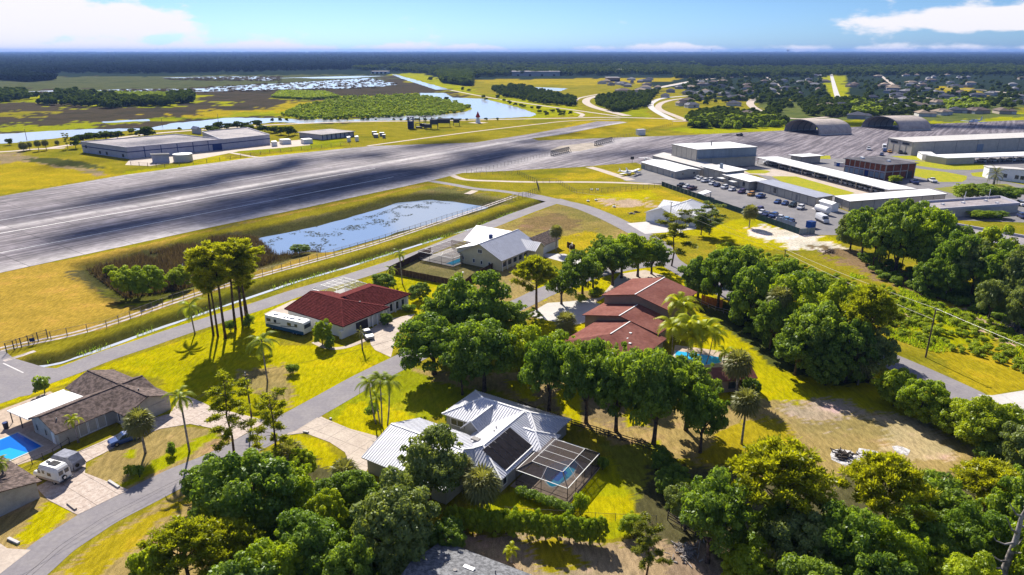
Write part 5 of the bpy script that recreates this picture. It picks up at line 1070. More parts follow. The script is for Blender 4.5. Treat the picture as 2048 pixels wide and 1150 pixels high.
def tint_rand(me, seed, lo=.2, hi=.9):
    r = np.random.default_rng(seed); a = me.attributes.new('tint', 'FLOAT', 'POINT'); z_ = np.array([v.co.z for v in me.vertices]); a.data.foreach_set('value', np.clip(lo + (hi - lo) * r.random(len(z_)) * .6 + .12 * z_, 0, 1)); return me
FAN = [tint_rand(fan_crown(s_, 60, 1.75).mesh('fan_crown', M['sabal']), s_) for s_ in range(2)]
def frond_mesh(name, m, L=2.7, droop=1.5, nleaf=18, lw=.05, ll=.62, rise=.7):
    mb = MB(); pts = []
    for i in range(nleaf + 1):
        t_ = i / nleaf; pts.append(Vector((L * t_ * (1 - .12 * t_), 0, rise * math.sin(t_ * 1.9) - droop * t_ ** 2.4)))
    for i in range(0, nleaf, 3): mb.bar(pts[i], pts[min(i + 3, nleaf)], .045 * (1 - i / nleaf) + .012)
    for i in range(2, nleaf + 1):
        t_ = i / nleaf; l_ = ll * (math.sin(math.pi * (t_ * .85 + .12)) ** .6); d_ = (pts[i] - pts[i - 1]).normalized()
        for s_ in (-1, 1):
            tip = pts[i] + Vector((d_.x * l_ * .35, s_ * l_ * .85, -l_ * .45)); p = pts[i]; w_ = d_ * lw; mb.quad(p - w_, tip, p + w_ * 1.4)
    return tint_rand(mb.mesh(name, m), 5)
FROND = frond_mesh('frond', M['frond'], 2.7, 1.5, 18, .08, .72); FRONDY = frond_mesh('yellow_frond', M['frond_y'], 3.0, 1.9, 18, .11, .95, 1.1); FRONDD = frond_mesh('date_frond', M['sabal'], 3.2, 1.1, 16, .05, .55, .9)
def palm_trunk(h, r0=.16, lean=0.0, m=None):
    mb = MB(); mb.tube([(lean * (1 - (1 - i / 8) ** 2) * 1.0, 0, h * i / 8) for i in range(9)], [r0 * (1.25 - .4 * i / 8) for i in range(9)], 8); return mb.mesh('palm_trunk', m or M['barkd'], True)
def fan_palm(bx, by, ytop, wpx, lab, group=None, rz=0):
    p = G(bx, by); h = HGT(p, ytop); cr = wpx / 2 * DEP(p) / FPX; o = empty('fan_palm', p, lab, 'palm tree', group, rz or random.random() * 6); th = max(.5, h - cr * .95); place('trunk', palm_trunk(th, .17), o); place('crown', FAN[int(bx) % 2], o, (0, 0, th), sc=(cr / 1.55, cr / 1.55, cr / 1.45)); return o
def feather_palm(bx, by, ytop, wpx, lab, cat='palm tree', fr=None, nf=15, name='feather_palm', lean=.3, tr=.14, group=None):
    p = G(bx, by); h = HGT(p, ytop); cr = wpx / 2 * DEP(p) / FPX; o = empty(name, p, lab, cat, group, random.random() * 6); s_ = cr / 2.4; th = max(.3, h - .75 * s_); place('trunk', palm_trunk(th, tr, lean), o)
    for k in range(nf):
        f_ = place('frond', fr or FROND, o, (lean, 0, th - .04 * k * s_), sc=s_ * random.uniform(.85, 1.05)); f_.rotation_euler = (random.uniform(-.15, .15), R(-38 + 95 * (k / nf)), k * 2.39996)
    return o
def palm_clump(spots, lab, fr=None, nf=10, name='palm_clump', tr=.09):
    """one clump of stems from one root: stems and fronds are its parts"""
    p0 = G(*spots[0][:2]); o = empty(name, p0, lab, 'palm tree')
    for bx, by, yt, wpx, lx in spots:
        p = G(bx, by); h = HGT(p, yt); cr = wpx / 2 * DEP(p) / FPX; s_ = cr / 2.4; d_ = p - p0; th = max(.3, h - .6 * s_); place('trunk', palm_trunk(th, tr, lx), o, d_)
        for k in range(nf):
            f_ = place('frond', fr or FRONDY, o, d_ + Vector((lx, 0, th)), sc=s_ * random.uniform(.85, 1.1)); f_.rotation_euler = (random.uniform(-.2, .2), R(-42 + 80 * (k / nf)), k * 2.39996 + bx)
    return o
NOM = {'oak': (10.2, 11.2), 'dense': (9.9, 11.0), 'pine': (18.1, 7.6), 'ragged': (17.6, 7.0), 'umbrella': (12.2, 12.6), 'shrub': (1.5, 1.9), 'far': (9.2, 9)}
NAME = {'oak': 'broadleaf_tree', 'dense': 'dense_tree', 'pine': 'pine_tree', 'ragged': 'pine_tree', 'umbrella': 'pine_tree', 'shrub': 'shrub', 'far': 'tree'}
ncount = {}
def tree(kind, bx, by, ytop, wpx, lab, group=None, mt=None, var=None, parts=True, cat=None, at=None, size=None, sq=1.0):
    p = at or G(bx, by); h = size[0] if size else HGT(p, ytop); wd = size[1] if size else wpx * DEP(p) / FPX; k = ncount.get(kind, 0); ncount[kind] = k + 1
    tr, cr = TREE[kind][(k if var is None else var) % len(TREE[kind])]; nh, nw = NOM[kind]; rz = random.random() * 6.28; sx = wd / nw; sz = h / nh
    c_ = cat or ('shrub' if kind == 'shrub' else 'tree')
    if not parts:
        o = place(NAME[kind], cr, None, p, rz, (sx, sx, sz)); 
        if mt: o.material_slots[0].link = 'OBJECT'; o.material_slots[0].material = M[mt]
        return tag(o, lab, c_, group)
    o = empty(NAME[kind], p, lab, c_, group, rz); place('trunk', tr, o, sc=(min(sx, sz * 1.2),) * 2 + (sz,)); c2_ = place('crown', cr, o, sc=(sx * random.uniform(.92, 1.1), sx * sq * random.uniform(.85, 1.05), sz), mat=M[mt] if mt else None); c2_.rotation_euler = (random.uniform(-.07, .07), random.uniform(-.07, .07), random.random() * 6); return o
GB = 'big trees of the belt behind the metal-roofed house'
for a in (('oak', 868, 748, 628, 165, 'large dark tree beside the street bend, leftmost of the central belt', GB), ('oak', 905, 700, 570, 130, 'tree with high crown at the back left of the central belt', GB), ('oak', 955, 705, 542, 160, 'tallest rear tree of the central belt, near the brown fence corner', GB),
          ('oak', 1000, 690, 590, 120, 'bushy tree in the middle rear of the central belt', GB), ('oak', 968, 782, 632, 160, 'broad tree in the belt behind the left end of the metal-roofed house', GB), ('oak', 1040, 760, 645, 120, 'mid-belt tree left of the yellow-green crowns', GB, 'leaf_y'),
          ('oak', 1098, 821, 668, 130, 'tree over the lawn directly behind the metal roof corner', GB), ('oak', 1172, 845, 682, 130, 'tree of the central belt below the lowest brown roof', GB), ('oak', 1232, 862, 688, 140, 'tree of the central belt behind the screen cage', GB),
          ('oak', 1307, 888, 690, 165, 'big dark tree with pale forked trunk right of the screen cage', GB), ('oak', 1372, 860, 705, 150, 'dark crown near the pool house at the right end of the central belt', GB), ('oak', 1400, 905, 760, 110, 'lower right tree of the central belt beside the fan palm lawn', GB),
          ('oak', 1128, 760, 668, 110, 'yellow-green tree half hidden in the middle of the central belt', GB, 'leaf_y'), ('oak', 1205, 770, 690, 100, 'bright crown right below the brown roof eave', GB, 'leaf_y'), ('oak', 1270, 790, 705, 100, 'crown between the brown roof eave and the dark forked tree', GB), ('oak', 925, 790, 690, 80, 'small tree at the front left of the central belt', GB)):
    tree(*a[:7], mt=a[7] if len(a) > 7 else None)
GC = 'shade trees along the street between the cream and brown-roofed houses'
for a in (('umbrella', 1073, 620, 508, 115, 'broad round-topped pine by the pale driveway', GC, 'needle'), ('oak', 1123, 608, 530, 85, 'small tree right of the round-topped pine', GC), ('oak', 1165, 592, 500, 95, 'straight-trunked tree in front of the white drive', GC), ('oak', 1186, 575, 492, 75, 'slim tree behind the straight-trunked one', GC),
          ('oak', 1225, 570, 478, 95, 'tree whose trunk stands just left of the upper brown roof', GC), ('oak', 1243, 556, 462, 95, 'tallest yellow-green tree of the street group', GC, 'leaf_y'), ('oak', 1275, 553, 466, 95, 'tree behind the peak of the upper brown roof', GC, 'leaf_y'), ('oak', 1303, 548, 478, 80, 'rightmost tree of the street group', GC), ('oak', 1205, 540, 468, 70, 'rear tree of the street group near the pale drive', GC)):
    tree(*a[:7], mt=a[7] if len(a) > 7 else None)
tree('ragged', 1343, 532, 422, 88, 'tall ragged dark pine in front of the white-roofed house', mt='needle_d'); tree('ragged', 1418, 470, 405, 70, 'open-crowned tree leaning over the right side of the white-roofed house', mt='leaf_g', var=1); tree('oak', 1402, 470, 425, 40, 'small grey tree against the wall of the white-roofed house', mt='leaf_g')
fan_palm(1498, 455, 410, 30, 'fan palm against the green-screened car park fence'); fan_palm(1112, 503, 450, 26, 'lone fan palm on the dry lawn beyond the cream house')
GR = 'trees of the belt right of the brown roofs'
k = 0
for bx, by, yt, wpx, mt, wh in ((1395, 600, 512, 95, 0, 'at the head of the belt by the road'), (1435, 615, 490, 110, 0, 'second from the road end of the belt'), (1480, 605, 487, 110, 0, 'tall crown above the orange fence panel'), (1505, 655, 520, 120, 0, 'right of the orange fence panel'), (1440, 590, 505, 90, 'leaf_g', 'grey-green crown behind the orange panel'),
                                (1560, 612, 508, 75, 0, 'at its road side, halfway along'), (1575, 690, 548, 120, 'leaf_y', 'bright crown in the middle of the belt'), (1605, 640, 535, 105, 0, 'dark crown on the road side in the middle of the belt'), (1625, 745, 600, 150, 0, 'broad front crown over the lawn shadow'),
                                (1670, 690, 560, 115, 'leaf_y', 'bright crown near the lower end of the belt'), (1735, 765, 655, 100, 'leaf_g', 'dark grey crown at the lower end by the road'), (1590, 750, 655, 105, 0, 'front left crown over the lawn'), (1690, 765, 640, 120, 0, 'front crown right of the broad one'), (1540, 700, 590, 100, 0, 'inner dark crown left of the bright one'), (1700, 700, 590, 110, 0, 'inner crown near the road bend'), (1650, 770, 690, 100, 0, 'low front crown over the fence')):
    tree('dense' if k % 3 == 0 else 'oak', bx, by, yt, wpx, 'right belt tree, ' + wh, GR, mt or None); k += 1
tree('umbrella', 1722, 745, 565, 140, 'spreading yellow-green pine over the road at the lower end of the right belt', GR, 'needle')
fan_palm(1547, 700, 575, 45, 'grey fan palm rising inside the right tree belt'); fan_palm(1715, 770, 700, 55, 'dark fan palm at the tip of the right belt by the road')
GH = 'bushy trees along the right dark rail fence'
for bx, by, yt, wpx, mt, wh in ((1788, 812, 738, 95, 'leaf_y', 'first below the tree belt'), (1838, 838, 757, 95, 'leaf_y', 'second below the tree belt'), (1905, 868, 800, 100, 'leaf_y', 'bright third one'), (1955, 905, 795, 130, 'leaf_y', 'largest, opposite the white drive'), (1870, 850, 800, 60, 0, 'small one between second and third'), (2020, 900, 820, 110, 'leaf', 'by the right picture edge'), (2040, 960, 850, 110, 'leaf_g', 'grey one at the right picture edge'), (1985, 930, 880, 80, 0, 'low one near the fence end')):
    tree('dense', bx, by, yt, wpx, 'rail fence tree, ' + wh, GH, mt or None)
tree('shrub', 1820, 790, 760, 55, 'grey bare-branched bush beside the road at the fence', mt='leaf_g')
# belt on the far side of the cleared strip
GF = 'trees between the flat-roofed blocks and the cleared strip'
r = random.Random(5); k = 0
pts = [(1700, 500, 425, 60, 'leaf_g'), (1722, 520, 410, 90, 0), (1690, 480, 445, 45, 'leaf_g'), (1750, 530, 430, 95, 0), (1790, 545, 405, 110, 0), (1835, 555, 410, 110, 'leaf_y'), (1780, 490, 395, 85, 0), (1830, 500, 400, 80, 0), (1875, 565, 435, 100, 0), (1905, 590, 455, 100, 0), (1870, 520, 420, 80, 0), (1940, 600, 470, 100, 'leaf_g'), (1960, 560, 445, 95, 'leaf_y'), (1990, 615, 480, 105, 0), (2030, 630, 490, 105, 'leaf_g'), (2045, 590, 475, 90, 'leaf_y'), (1920, 560, 470, 80, 0), (2085, 640, 500, 110, 0), (2010, 565, 490, 80, 0), (1975, 645, 555, 75, 'leaf_g'), (2035, 665, 570, 80, 'leaf_g'), (1890, 600, 520, 60, 0), (1850, 590, 515, 60, 0), (2120, 690, 560, 110, 0)]
W_ = ['grey sparse crown nearest the blue bin', 'tall dark crown by the delivery van', 'thin grey tree at the end of the screened fence', 'dark crown above the slim pale trunks', 'largest crown in front of the white storage roof', 'bright rounded crown left of the lavender parapet', 'rear crown against the white roof', 'rear crown touching the flat-roofed block', 'crown below the lavender parapet', 'crown left of the broad flat roof', 'crown overlapping the first flat roof', 'grey crown in front of the broad flat roof', 'bright crown against the broad flat roof', 'crown near the right edge below the broad roof', 'grey crown at the right edge', 'bright crown at the right edge, upper row', 'inner crown in the middle row', 'crown just past the right edge', 'inner crown near the right edge', 'low grey-green tree at the foot of the belt', 'low grey tree at the right edge foot of the belt', 'low inner tree beside the brush pile', 'low tree behind the slim pale trunks', 'crown at the far lower right of the belt']
for (bx, by, yt, wpx, mt), wh in zip(pts, W_): tree('oak' if k % 2 else 'dense', bx, by, yt, wpx, 'far strip tree, ' + wh, GF, mt or None); k += 1
for i, (bx, by, yt, wpx) in enumerate(((1745, 537, 455, 50), (1757, 539, 462, 50), (1802, 540, 470, 60), (1775, 530, 440, 60))): tree('pine', bx, by, yt, wpx, ['slim pale-trunked pine, left of the pair by the clearing', 'slim pale-trunked pine, right of the pair by the clearing', 'leaning slim pine right of the pale pair', 'tall pine behind the pale pair'][i], 'slim pines at the clearing edge', 'needle_d')
for i, (bx, by, yt, wpx) in enumerate(((1925, 398, 366, 60), (1965, 400, 367, 80), (2005, 402, 373, 70), (2035, 385, 375, 40), (1960, 437, 420, 50), (1992, 436, 422, 50))): tree('dense', bx, by, yt, wpx, ['left part tree of the round grove above the first flat roof', 'middle tree of the round grove above the first flat roof', 'right tree of the round grove above the first flat roof', 'small tree beyond the grove at the right edge', 'bright bush tree between the two flat-roofed blocks', 'olive bush tree between the two flat-roofed blocks'][i], None, 'leaf_y' if i in (0, 4) else None)
feather_palm(1987, 369, 338, 36, 'stout date palm in front of the bow-roofed white building', fr=FRONDD, nf=26, name='date_palm', lean=0, tr=.4); tree('dense', 1788, 365, 350, 34, 'olive bush tree at the corner of the brick block', None, 'leaf_y')
# tall pines on the left lawn
for i, (bx, by, yt, wpx) in enumerate(((427, 671, 500, 75), (436, 673, 508, 70), (451, 677, 488, 90), (471, 658, 487, 85), (486, 652, 478, 85), (498, 649, 495, 75), (492, 640, 540, 55))): tree('pine', bx, by, yt, wpx, 'tall bare-stemmed pine on the left lawn, ' + ['outermost left', 'second from left', 'third with the thickest trunk', 'fourth from left', 'tallest rear one', 'right edge of the group', 'short rear one'][i], 'tall pines in a group on the left lawn')
feather_palm(390, 668, 600, 60, 'short palm with ragged fronds at the foot of the tall pine group', nf=10); tree('shrub', 462, 665, 640, 26, 'small bush at the foot of the tall pines'); tree('shrub', 497, 655, 628, 22, 'small bush right of the tall pine trunks')
feather_palm(535, 762, 668, 70, 'tall feather palm on the left lawn near the motorhome'); tree('shrub', 586, 746, 724, 28, 'single round bush on the bright lawn right of the feather palm')
tree('ragged', 468, 908, 757, 92, 'ragged pine at the street beside the curved paver drive', mt='needle'); tree('ragged', 555, 942, 785, 80, 'slender pine at the street end of the concrete driveway', mt='needle', var=0)
feather_palm(379, 903, 780, 60, 'tall feather palm on the dry island inside the curved drive', lean=.1); fan_palm(291, 906, 820, 54, 'fan palm beside the blue sedan'); tree('far', 90, 787, 752, 30, 'thin little tree beyond the left shingle roof', mt='leaf')
feather_palm(18, 980, 910, 42, 'leaning palm beside the camper van', lean=1.0); feather_palm(157, 885, 833, 34, 'young yellow palm against the wall of the shingle house', fr=FRONDY, nf=9, lean=0)
tree('shrub', 280, 955, 930, 26, 'bush at the foot of the fan palm beside the street'); tree('shrub', 345, 910, 885, 22, 'thin bush on the dry island'); tree('shrub', 262, 952, 930, 22, 'low yellow bush at the street corner of the island', mt='leaf_y')
palm_clump(((752, 848, 758, 60, -.6), (764, 852, 752, 60, .2), (775, 850, 757, 62, .7), (760, 846, 790, 45, -.3)), 'clump of arching palms on the lawn left of the metal-roofed house', FROND, 11, tr=.11); tree('shrub', 748, 836, 806, 30, 'dark bush at the left foot of the palm clump')
tree('dense', 770, 580, 545, 56, 'round dark bush tree beyond the right roof of the red tile house'); tree('dense', 840, 600, 566, 52, 'second dark bush tree near the brown board fence'); feather_palm(805, 568, 500, 32, 'slim palm inside the fence corner of the cream house yard', nf=11); feather_palm(783, 570, 533, 30, 'shorter palm at the left corner of the brown fence', nf=10)
tree('dense', 645, 690, 640, 42, 'bush tree between motorhome and red tile house wall', mt='leaf_y'); tree('shrub', 660, 698, 672, 24, 'low bush in front of the red tile house corner'); feather_palm(725, 700, 660, 26, 'small stubby palm beside the parked white sedan', nf=14, lean=0, fr=FRONDD); tree('dense', 775, 650, 625, 30, 'bush by the front walk of the red tile house'); tree('shrub', 818, 622, 606, 30, 'low dark bush right of the white arcade')
palm_clump(((1345, 735, 646, 66, -.5), (1372, 738, 642, 62, .1), (1395, 737, 652, 66, .5), (1412, 728, 662, 60, .8), (1380, 742, 668, 62, .0)), 'dense yellow-green palm clump leaning over the turquoise pool', FRONDY, 13); palm_clump(((1352, 680, 597, 62, 0), (1362, 684, 610, 60, .3)), 'yellow palm clump against the right eave of the brown roofs', FRONDY, 12)
feather_palm(1447, 728, 697, 40, 'little palm at the corner of the turquoise pool', fr=FRONDY, nf=10, lean=0)
fan_palm(1471, 792, 702, 56, 'tall fan palm in front of the pool house roof'); fan_palm(1483, 888, 780, 54, 'lone fan palm on the open lawn below the pool house'); tree('dense', 1500, 790, 755, 40, 'dark bush at the right wall of the pool house'); fan_palm(1132, 668, 625, 42, 'short fan palm beside the lowest brown roof'); tree('ragged', 1065, 655, 618, 38, 'thin sapling left of the short fan palm', mt='leaf_y')
tree('shrub', 1160, 605, 590, 26, 'yellow bush at the pale drive', mt='leaf_y'); tree('shrub', 1190, 592, 575, 30, 'yellow bush at the left eave of the upper brown roof', mt='leaf_y')
# garden of the main house
tree('oak', 862, 1022, 866, 155, 'tall grey-green tree in front of the metal-roofed house', mt='leaf_g'); tree('dense', 795, 1130, 965, 210, 'huge dense tree left of the grey shingle roof at the bottom', mt='leaf_g'); tree('dense', 720, 1020, 940, 110, 'dense tree below the garage of the metal-roofed house')
fan_palm(965, 1030, 938, 72, 'squat fan palm at the near corner of the metal roof'); fan_palm(928, 985, 915, 45, 'fan palm between the tall tree and the metal roof'); fan_palm(693, 975, 923, 60, 'squat fan palm beside the concrete driveway'); fan_palm(585, 948, 885, 62, 'fan palm under the slender pine at the driveway end'); tree('dense', 610, 960, 895, 60, 'yellowish bush tree right of the slender pine', mt='leaf_y')
for i, (a, b_) in enumerate((((1036, 985), (1150, 1035)),)):
    A_, B_ = G(1042, 992), G(1142, 1030); d_ = B_ - A_; lob = [(A_.x + d_.x * t_ / 22 + random.uniform(-.2, .2), A_.y + d_.y * t_ / 22 + random.uniform(-.2, .2), .8 + random.uniform(-.1, .2), .75, .7) for t_ in range(23)]
    o = place('hedge', leaf_mesh('hedge', lob, 6500, .12, M['leaf'], 77, inner=.05), label='dark clipped hedge along the near side of the large screen cage', category='hedge') if 0 else tag(place('hedge', leaf_mesh('hedge', lob, 6500, .12, M['leaf'], 77, inner=.05)), 'dark clipped hedge along the near side of the large screen cage', 'hedge')
tree('shrub', 1160, 1028, 985, 36, 'olive bush at the near corner post of the large screen cage', mt='leaf_y'); tree('shrub', 1205, 940, 915, 28, 'dark bush at the right wall of the large screen cage'); tree('shrub', 900, 842, 815, 26, 'yellow flowering bush at the left end of the metal roof', mt='leaf_y')
for i in range(15): tree('dense', 905 + i * 21 + random.uniform(-4, 4), 1062 + i * 1.6 + random.uniform(-5, 5), 1008 + i * 2 + random.uniform(-4, 4), 46, '%s shrub tree of the yellow-green hedgerow below the sunny lawn' % (['leftmost', 'second', 'third', 'fourth', 'fifth', 'sixth', 'seventh', 'eighth, middle', 'ninth', 'tenth', 'eleventh', 'twelfth', 'thirteenth', 'second from right', 'rightmost'][i]), 'hedgerow of yellow-green shrub trees', 'leaf_y')
tree('ragged', 1293, 1150, 1040, 80, 'small dark pine at the lower right corner of the sunny lawn', mt='needle_d', var=1); tree('dense', 1262, 1068, 1028, 60, 'olive bush at the lower right lawn corner', mt='leaf_y'); tree('dense', 1325, 940, 895, 60, 'dark bush beside the right boundary, upper'); tree('dense', 1345, 985, 935, 80, 'dark bush beside the right boundary, lower'); tree('dense', 1365, 1000, 960, 60, 'bright low bush right of the boundary', mt='leaf_y')
feather_palm(1022, 1125, 1095, 34, 'little palm on the sandy strip behind the hedgerow', fr=FRONDY, nf=12, lean=0)
# bottom right wood
GW = 'trees of the wood along the bottom right edge'
for kind, bx, by, yt, wpx, mt, wh in (('oak', 1415, 1125, 952, 165, 0, 'bright-topped tree at its left end'), ('umbrella', 1545, 1100, 888, 230, 'needle', 'spreading golden pine above the ash heaps'), ('umbrella', 1752, 1110, 912, 190, 'needle', 'tall round pine in its middle'), ('dense', 1600, 1170, 1030, 160, 'leaf_g', 'grey-green crown below the golden pine'), ('oak', 1680, 1180, 1010, 170, 0, 'bright crown between the two pines'),
    ('oak', 1860, 1080, 955, 150, 0, 'dark crown right of the round pine'), ('umbrella', 1960, 1050, 925, 190, 'needle', 'golden pine at the right'), ('dense', 1830, 1180, 1060, 170, 0, 'dense crown at the bottom edge'), ('oak', 2045, 1120, 930, 160, 'needle_d' if 0 else 0, 'crown at the lower right corner'), ('dense', 1490, 1190, 1092, 130, 'leaf_y', 'bright bush at the bottom left of the wood'),
    ('oak', 1935, 1150, 1010, 140, 0, 'crown left of the dead tree'), ('dense', 1560, 1120, 1000, 130, 0, 'dark inner crown under the golden pine'), ('oak', 1780, 1190, 1040, 130, 'leaf_y', 'yellowish crown under the round pine'), ('dense', 1740, 1240, 1100, 170, 0, 'crown cut by the bottom edge, middle'), ('dense', 1900, 1250, 1110, 170, 'leaf_y', 'crown cut by the bottom edge, right'), ('dense', 1620, 1260, 1120, 180, 0, 'crown cut by the bottom edge, left of centre'), ('oak', 2060, 1230, 1050, 160, 'leaf_y', 'yellow crown at the corner'), ('oak', 1370, 1060, 970, 90, 'leaf_g', 'smaller grey tree beside the boundary')):
    tree(kind, bx, by, yt, wpx, 'bottom right wood: ' + wh, GW, mt or None)
for i, (x_, y_) in enumerate(((1820, 1130), (1530, 1160), (1935, 1120))): fan_palm(x_, y_ + 30, y_ - 50, 80, ['fan palm in the wood left of the dead tree', 'fan palm under the golden pine', 'fan palm close to the dead tree'][i])
# bottom left wood
GL = 'trees of the wood along the bottom left edge'
for kind, bx, by, yt, wpx, mt, wh in (('dense', 505, 1075, 905, 230, 0, 'biggest crown beside the street'), ('dense', 420, 1010, 925, 110, 0, 'left shoulder beside the street'), ('oak', 580, 1040, 925, 130, 'leaf_y', 'bright crown behind the fan palm'), ('umbrella', 385, 1200, 1042, 200, 'needle', 'golden pine at the bottom'), ('umbrella', 470, 1170, 1045, 150, 'needle', 'second golden pine'),
    ('dense', 625, 1160, 1030, 170, 0, 'crown at the bottom, centre left'), ('dense', 660, 1080, 985, 90, 'leaf_y', 'yellowish crown on the boundary'), ('oak', 560, 1200, 1075, 150, 'leaf_y', 'bright crown cut by the bottom edge'), ('dense', 690, 1210, 1080, 130, 0, 'crown cut by the bottom edge left of the huge tree'), ('dense', 320, 1230, 1090, 110, 'leaf_y', 'small crown at its left tip'), ('dense', 480, 1260, 1120, 170, 0, 'low crown at the bottom edge'),
    ('dense', 900, 1110, 1040, 90, 0, 'dark tree right of the huge tree'), ('dense', 660, 1010, 960, 70, 0, 'low crown below the driveway lawn')):
    tree(kind, bx, by, yt, wpx, 'bottom left wood: ' + wh, GL, mt or None)
# dead tree
p = G(1985, 1215); h = HGT(p, 985); o = empty('dead_tree', p, 'bare grey dead tree with crooked limbs at the bottom right', 'dead tree'); mb = MB(); random.seed(4)
mb.tube([(0, 0, 0), (.1, 0, h * .35), (.5, .1, h * .6), (.3, 0, h * .8), (1.0, 0, h)], [.45, .38, .30, .2, .05], 10); mb.build('trunk', M['barkd'], o, smooth=True)
for z_, dx, dz, l_ in ((.42, -1, .5, 3), (.5, 1, .3, 3.6), (.58, -1, .2, 2.4), (.66, -1, 1.1, 3.2), (.72, 1, .5, 2.6), (.8, -1, .9, 2.2), (.88, 1, .2, 1.2), (.36, -1, .1, 1.8), (.47, .6, .9, 2.0)):
    mb = MB(); a = Vector((.35, 0, h * z_)); b_ = a + Vector((dx, random.uniform(-.5, .5), dz)).normalized() * l_; mid_ = (a + b_) / 2 + Vector((0, 0, -.35)); mb.tube([a, mid_, b_, b_ + Vector((dx * .3, 0, .5))], [.15, .10, .06, .02], 7); mb.build('limb', M['barkd'], o, smooth=True)
# shrubs in the marsh and the retention basin, reeds, lily pads
for i, (bx, by, yt, wpx) in enumerate(((262, 588, 533, 72), (300, 590, 530, 70), (362, 572, 530, 52), (345, 565, 545, 30), (222, 548, 530, 30), (480, 520, 495, 60), (600, 505, 488, 40))): tree('dense', bx, by, yt, wpx, ['left one of the two round yellow willows in the basin', 'right one of the two round yellow willows in the basin', 'willow behind the tall pine crowns', 'small willow beside the tall pine crowns', 'low willow bush at the left end of the basin', 'dark reed bush at the pond end', 'green bush on the near pond bank'][i], None, 'leaf_y' if i < 5 else 'leaf')
def scatter_blades(name, poly, n, h, wdt, m, zb, seed, dens=None, kind='stuff', **kw):
    r = np.random.default_rng(seed); xs = [p.x for p in poly]; ys = [p.y for p in poly]; x = r.uniform(min(xs), max(xs), n * 4); y = r.uniform(min(ys), max(ys), n * 4); k = inpoly(x, y, [(p.x, p.y) for p in poly]) & (vn(x, y, 6, 2) > (dens or 0)); x, y = x[k][:n], y[k][:n]; n = len(x)
    a = r.uniform(0, 6.28, n); hh = h * (.5 + r.random(n)); dx, dy = np.cos(a) * wdt, np.sin(a) * wdt; lx, ly = r.normal(size=(2, n)) * h * .3
    v = np.stack([np.stack([x - dx, y - dy, np.full(n, zb)], 1), np.stack([x + dx, y + dy, np.full(n, zb)], 1), np.stack([x + lx, y + ly, zb + hh], 1)], 1).reshape(-1, 3)
    me = bpy.data.meshes.new(name); me.vertices.add(3 * n); me.vertices.foreach_set('co', v.ravel()); me.loops.add(3 * n); me.loops.foreach_set('vertex_index', np.arange(3 * n)); me.polygons.add(n); me.polygons.foreach_set('loop_start', np.arange(0, 3 * n, 3)); me.polygons.foreach_set('loop_total', np.full(n, 3)); me.update()
    at_ = me.attributes.new('tint', 'FLOAT', 'POINT'); at_.data.foreach_set('value', np.repeat(r.random(n), 3)); me.materials.append(m); return tag(place(name, me), kind=kind, **kw)
scatter_blades('reeds', P(170, 535, 300, 500, 430, 470, 510, 470, 560, 510, 480, 545, 350, 575, 250, 590), 14000, 1.5, .16, M['reed'], -1.1, 1, .3, label='dry brown reeds filling the marshy left end of the basin', category='reeds')
scatter_blades('reeds', P(500, 485, 560, 500, 640, 494, 600, 520, 500, 560, 420, 570, 440, 530), 7000, 1.6, .14, M['reed'], -2.0, 2, .2, label='reeds at the near left end of the pond', category='reeds')
scatter_blades('weeds', P(*[c_ for q in ((85, 712), (200, 676), (310, 640), (520, 570), (700, 520), (900, 458), (1060, 402), (1075, 412), (950, 458), (830, 496), (700, 536), (520, 588), (310, 656), (200, 690), (110, 722)) for c_ in q]), 14000, .6, .10, M['leaf'], -1.3, 3, .4, label='green weeds growing along the roadside ditch', category='weeds')
scatter_blades('weeds', P(1700, 545, 1830, 585, 1960, 630, 2100, 690, 2100, 760, 1980, 730, 1850, 700, 1760, 670, 1700, 620), 9000, .5, .14, M['leaf_y'], 0, 4, .5, label='tufts of rank green weeds on the cleared strip', category='weeds')
scatter_blades('weeds', P(1430, 480, 1560, 520, 1700, 590, 1780, 680, 1600, 620, 1440, 540), 6000, .4, .12, M['leaf_y'], 0, 5, .5, label='grass tufts under the overhead wires on the cleared strip', category='weeds')
r = np.random.default_rng(9); pw = [(p_.x, p_.y) for p_ in P(505, 480, 580, 452, 640, 440, 740, 420, 800, 400, 864, 390, 906, 398, 800, 425, 780, 440, 700, 450, 740, 462, 640, 490, 560, 490)]
x = r.uniform(-110, 0, 26000); y = r.uniform(180, 320, 26000); k = inpoly(x, y, pw) & (vn(x, y, 9, 5) * .6 + vn(x, y, 2.5, 8) * .5 > .60); x, y = x[k][:5000], y[k][:5000]; mb = MB()
for i in range(len(x)):
    s_ = r.uniform(.12, .42); a0 = r.uniform(0, 6); mb.quad(*[(x[i] + s_ * math.cos(a0 + j * 1.2566), y[i] + s_ * math.sin(a0 + j * 1.2566), -2.2) for j in range(5)])
mb.build('lily_pads', M['pad'], label='patches of dark lily pads floating on the pond', cat='lily pads', kind='stuff')
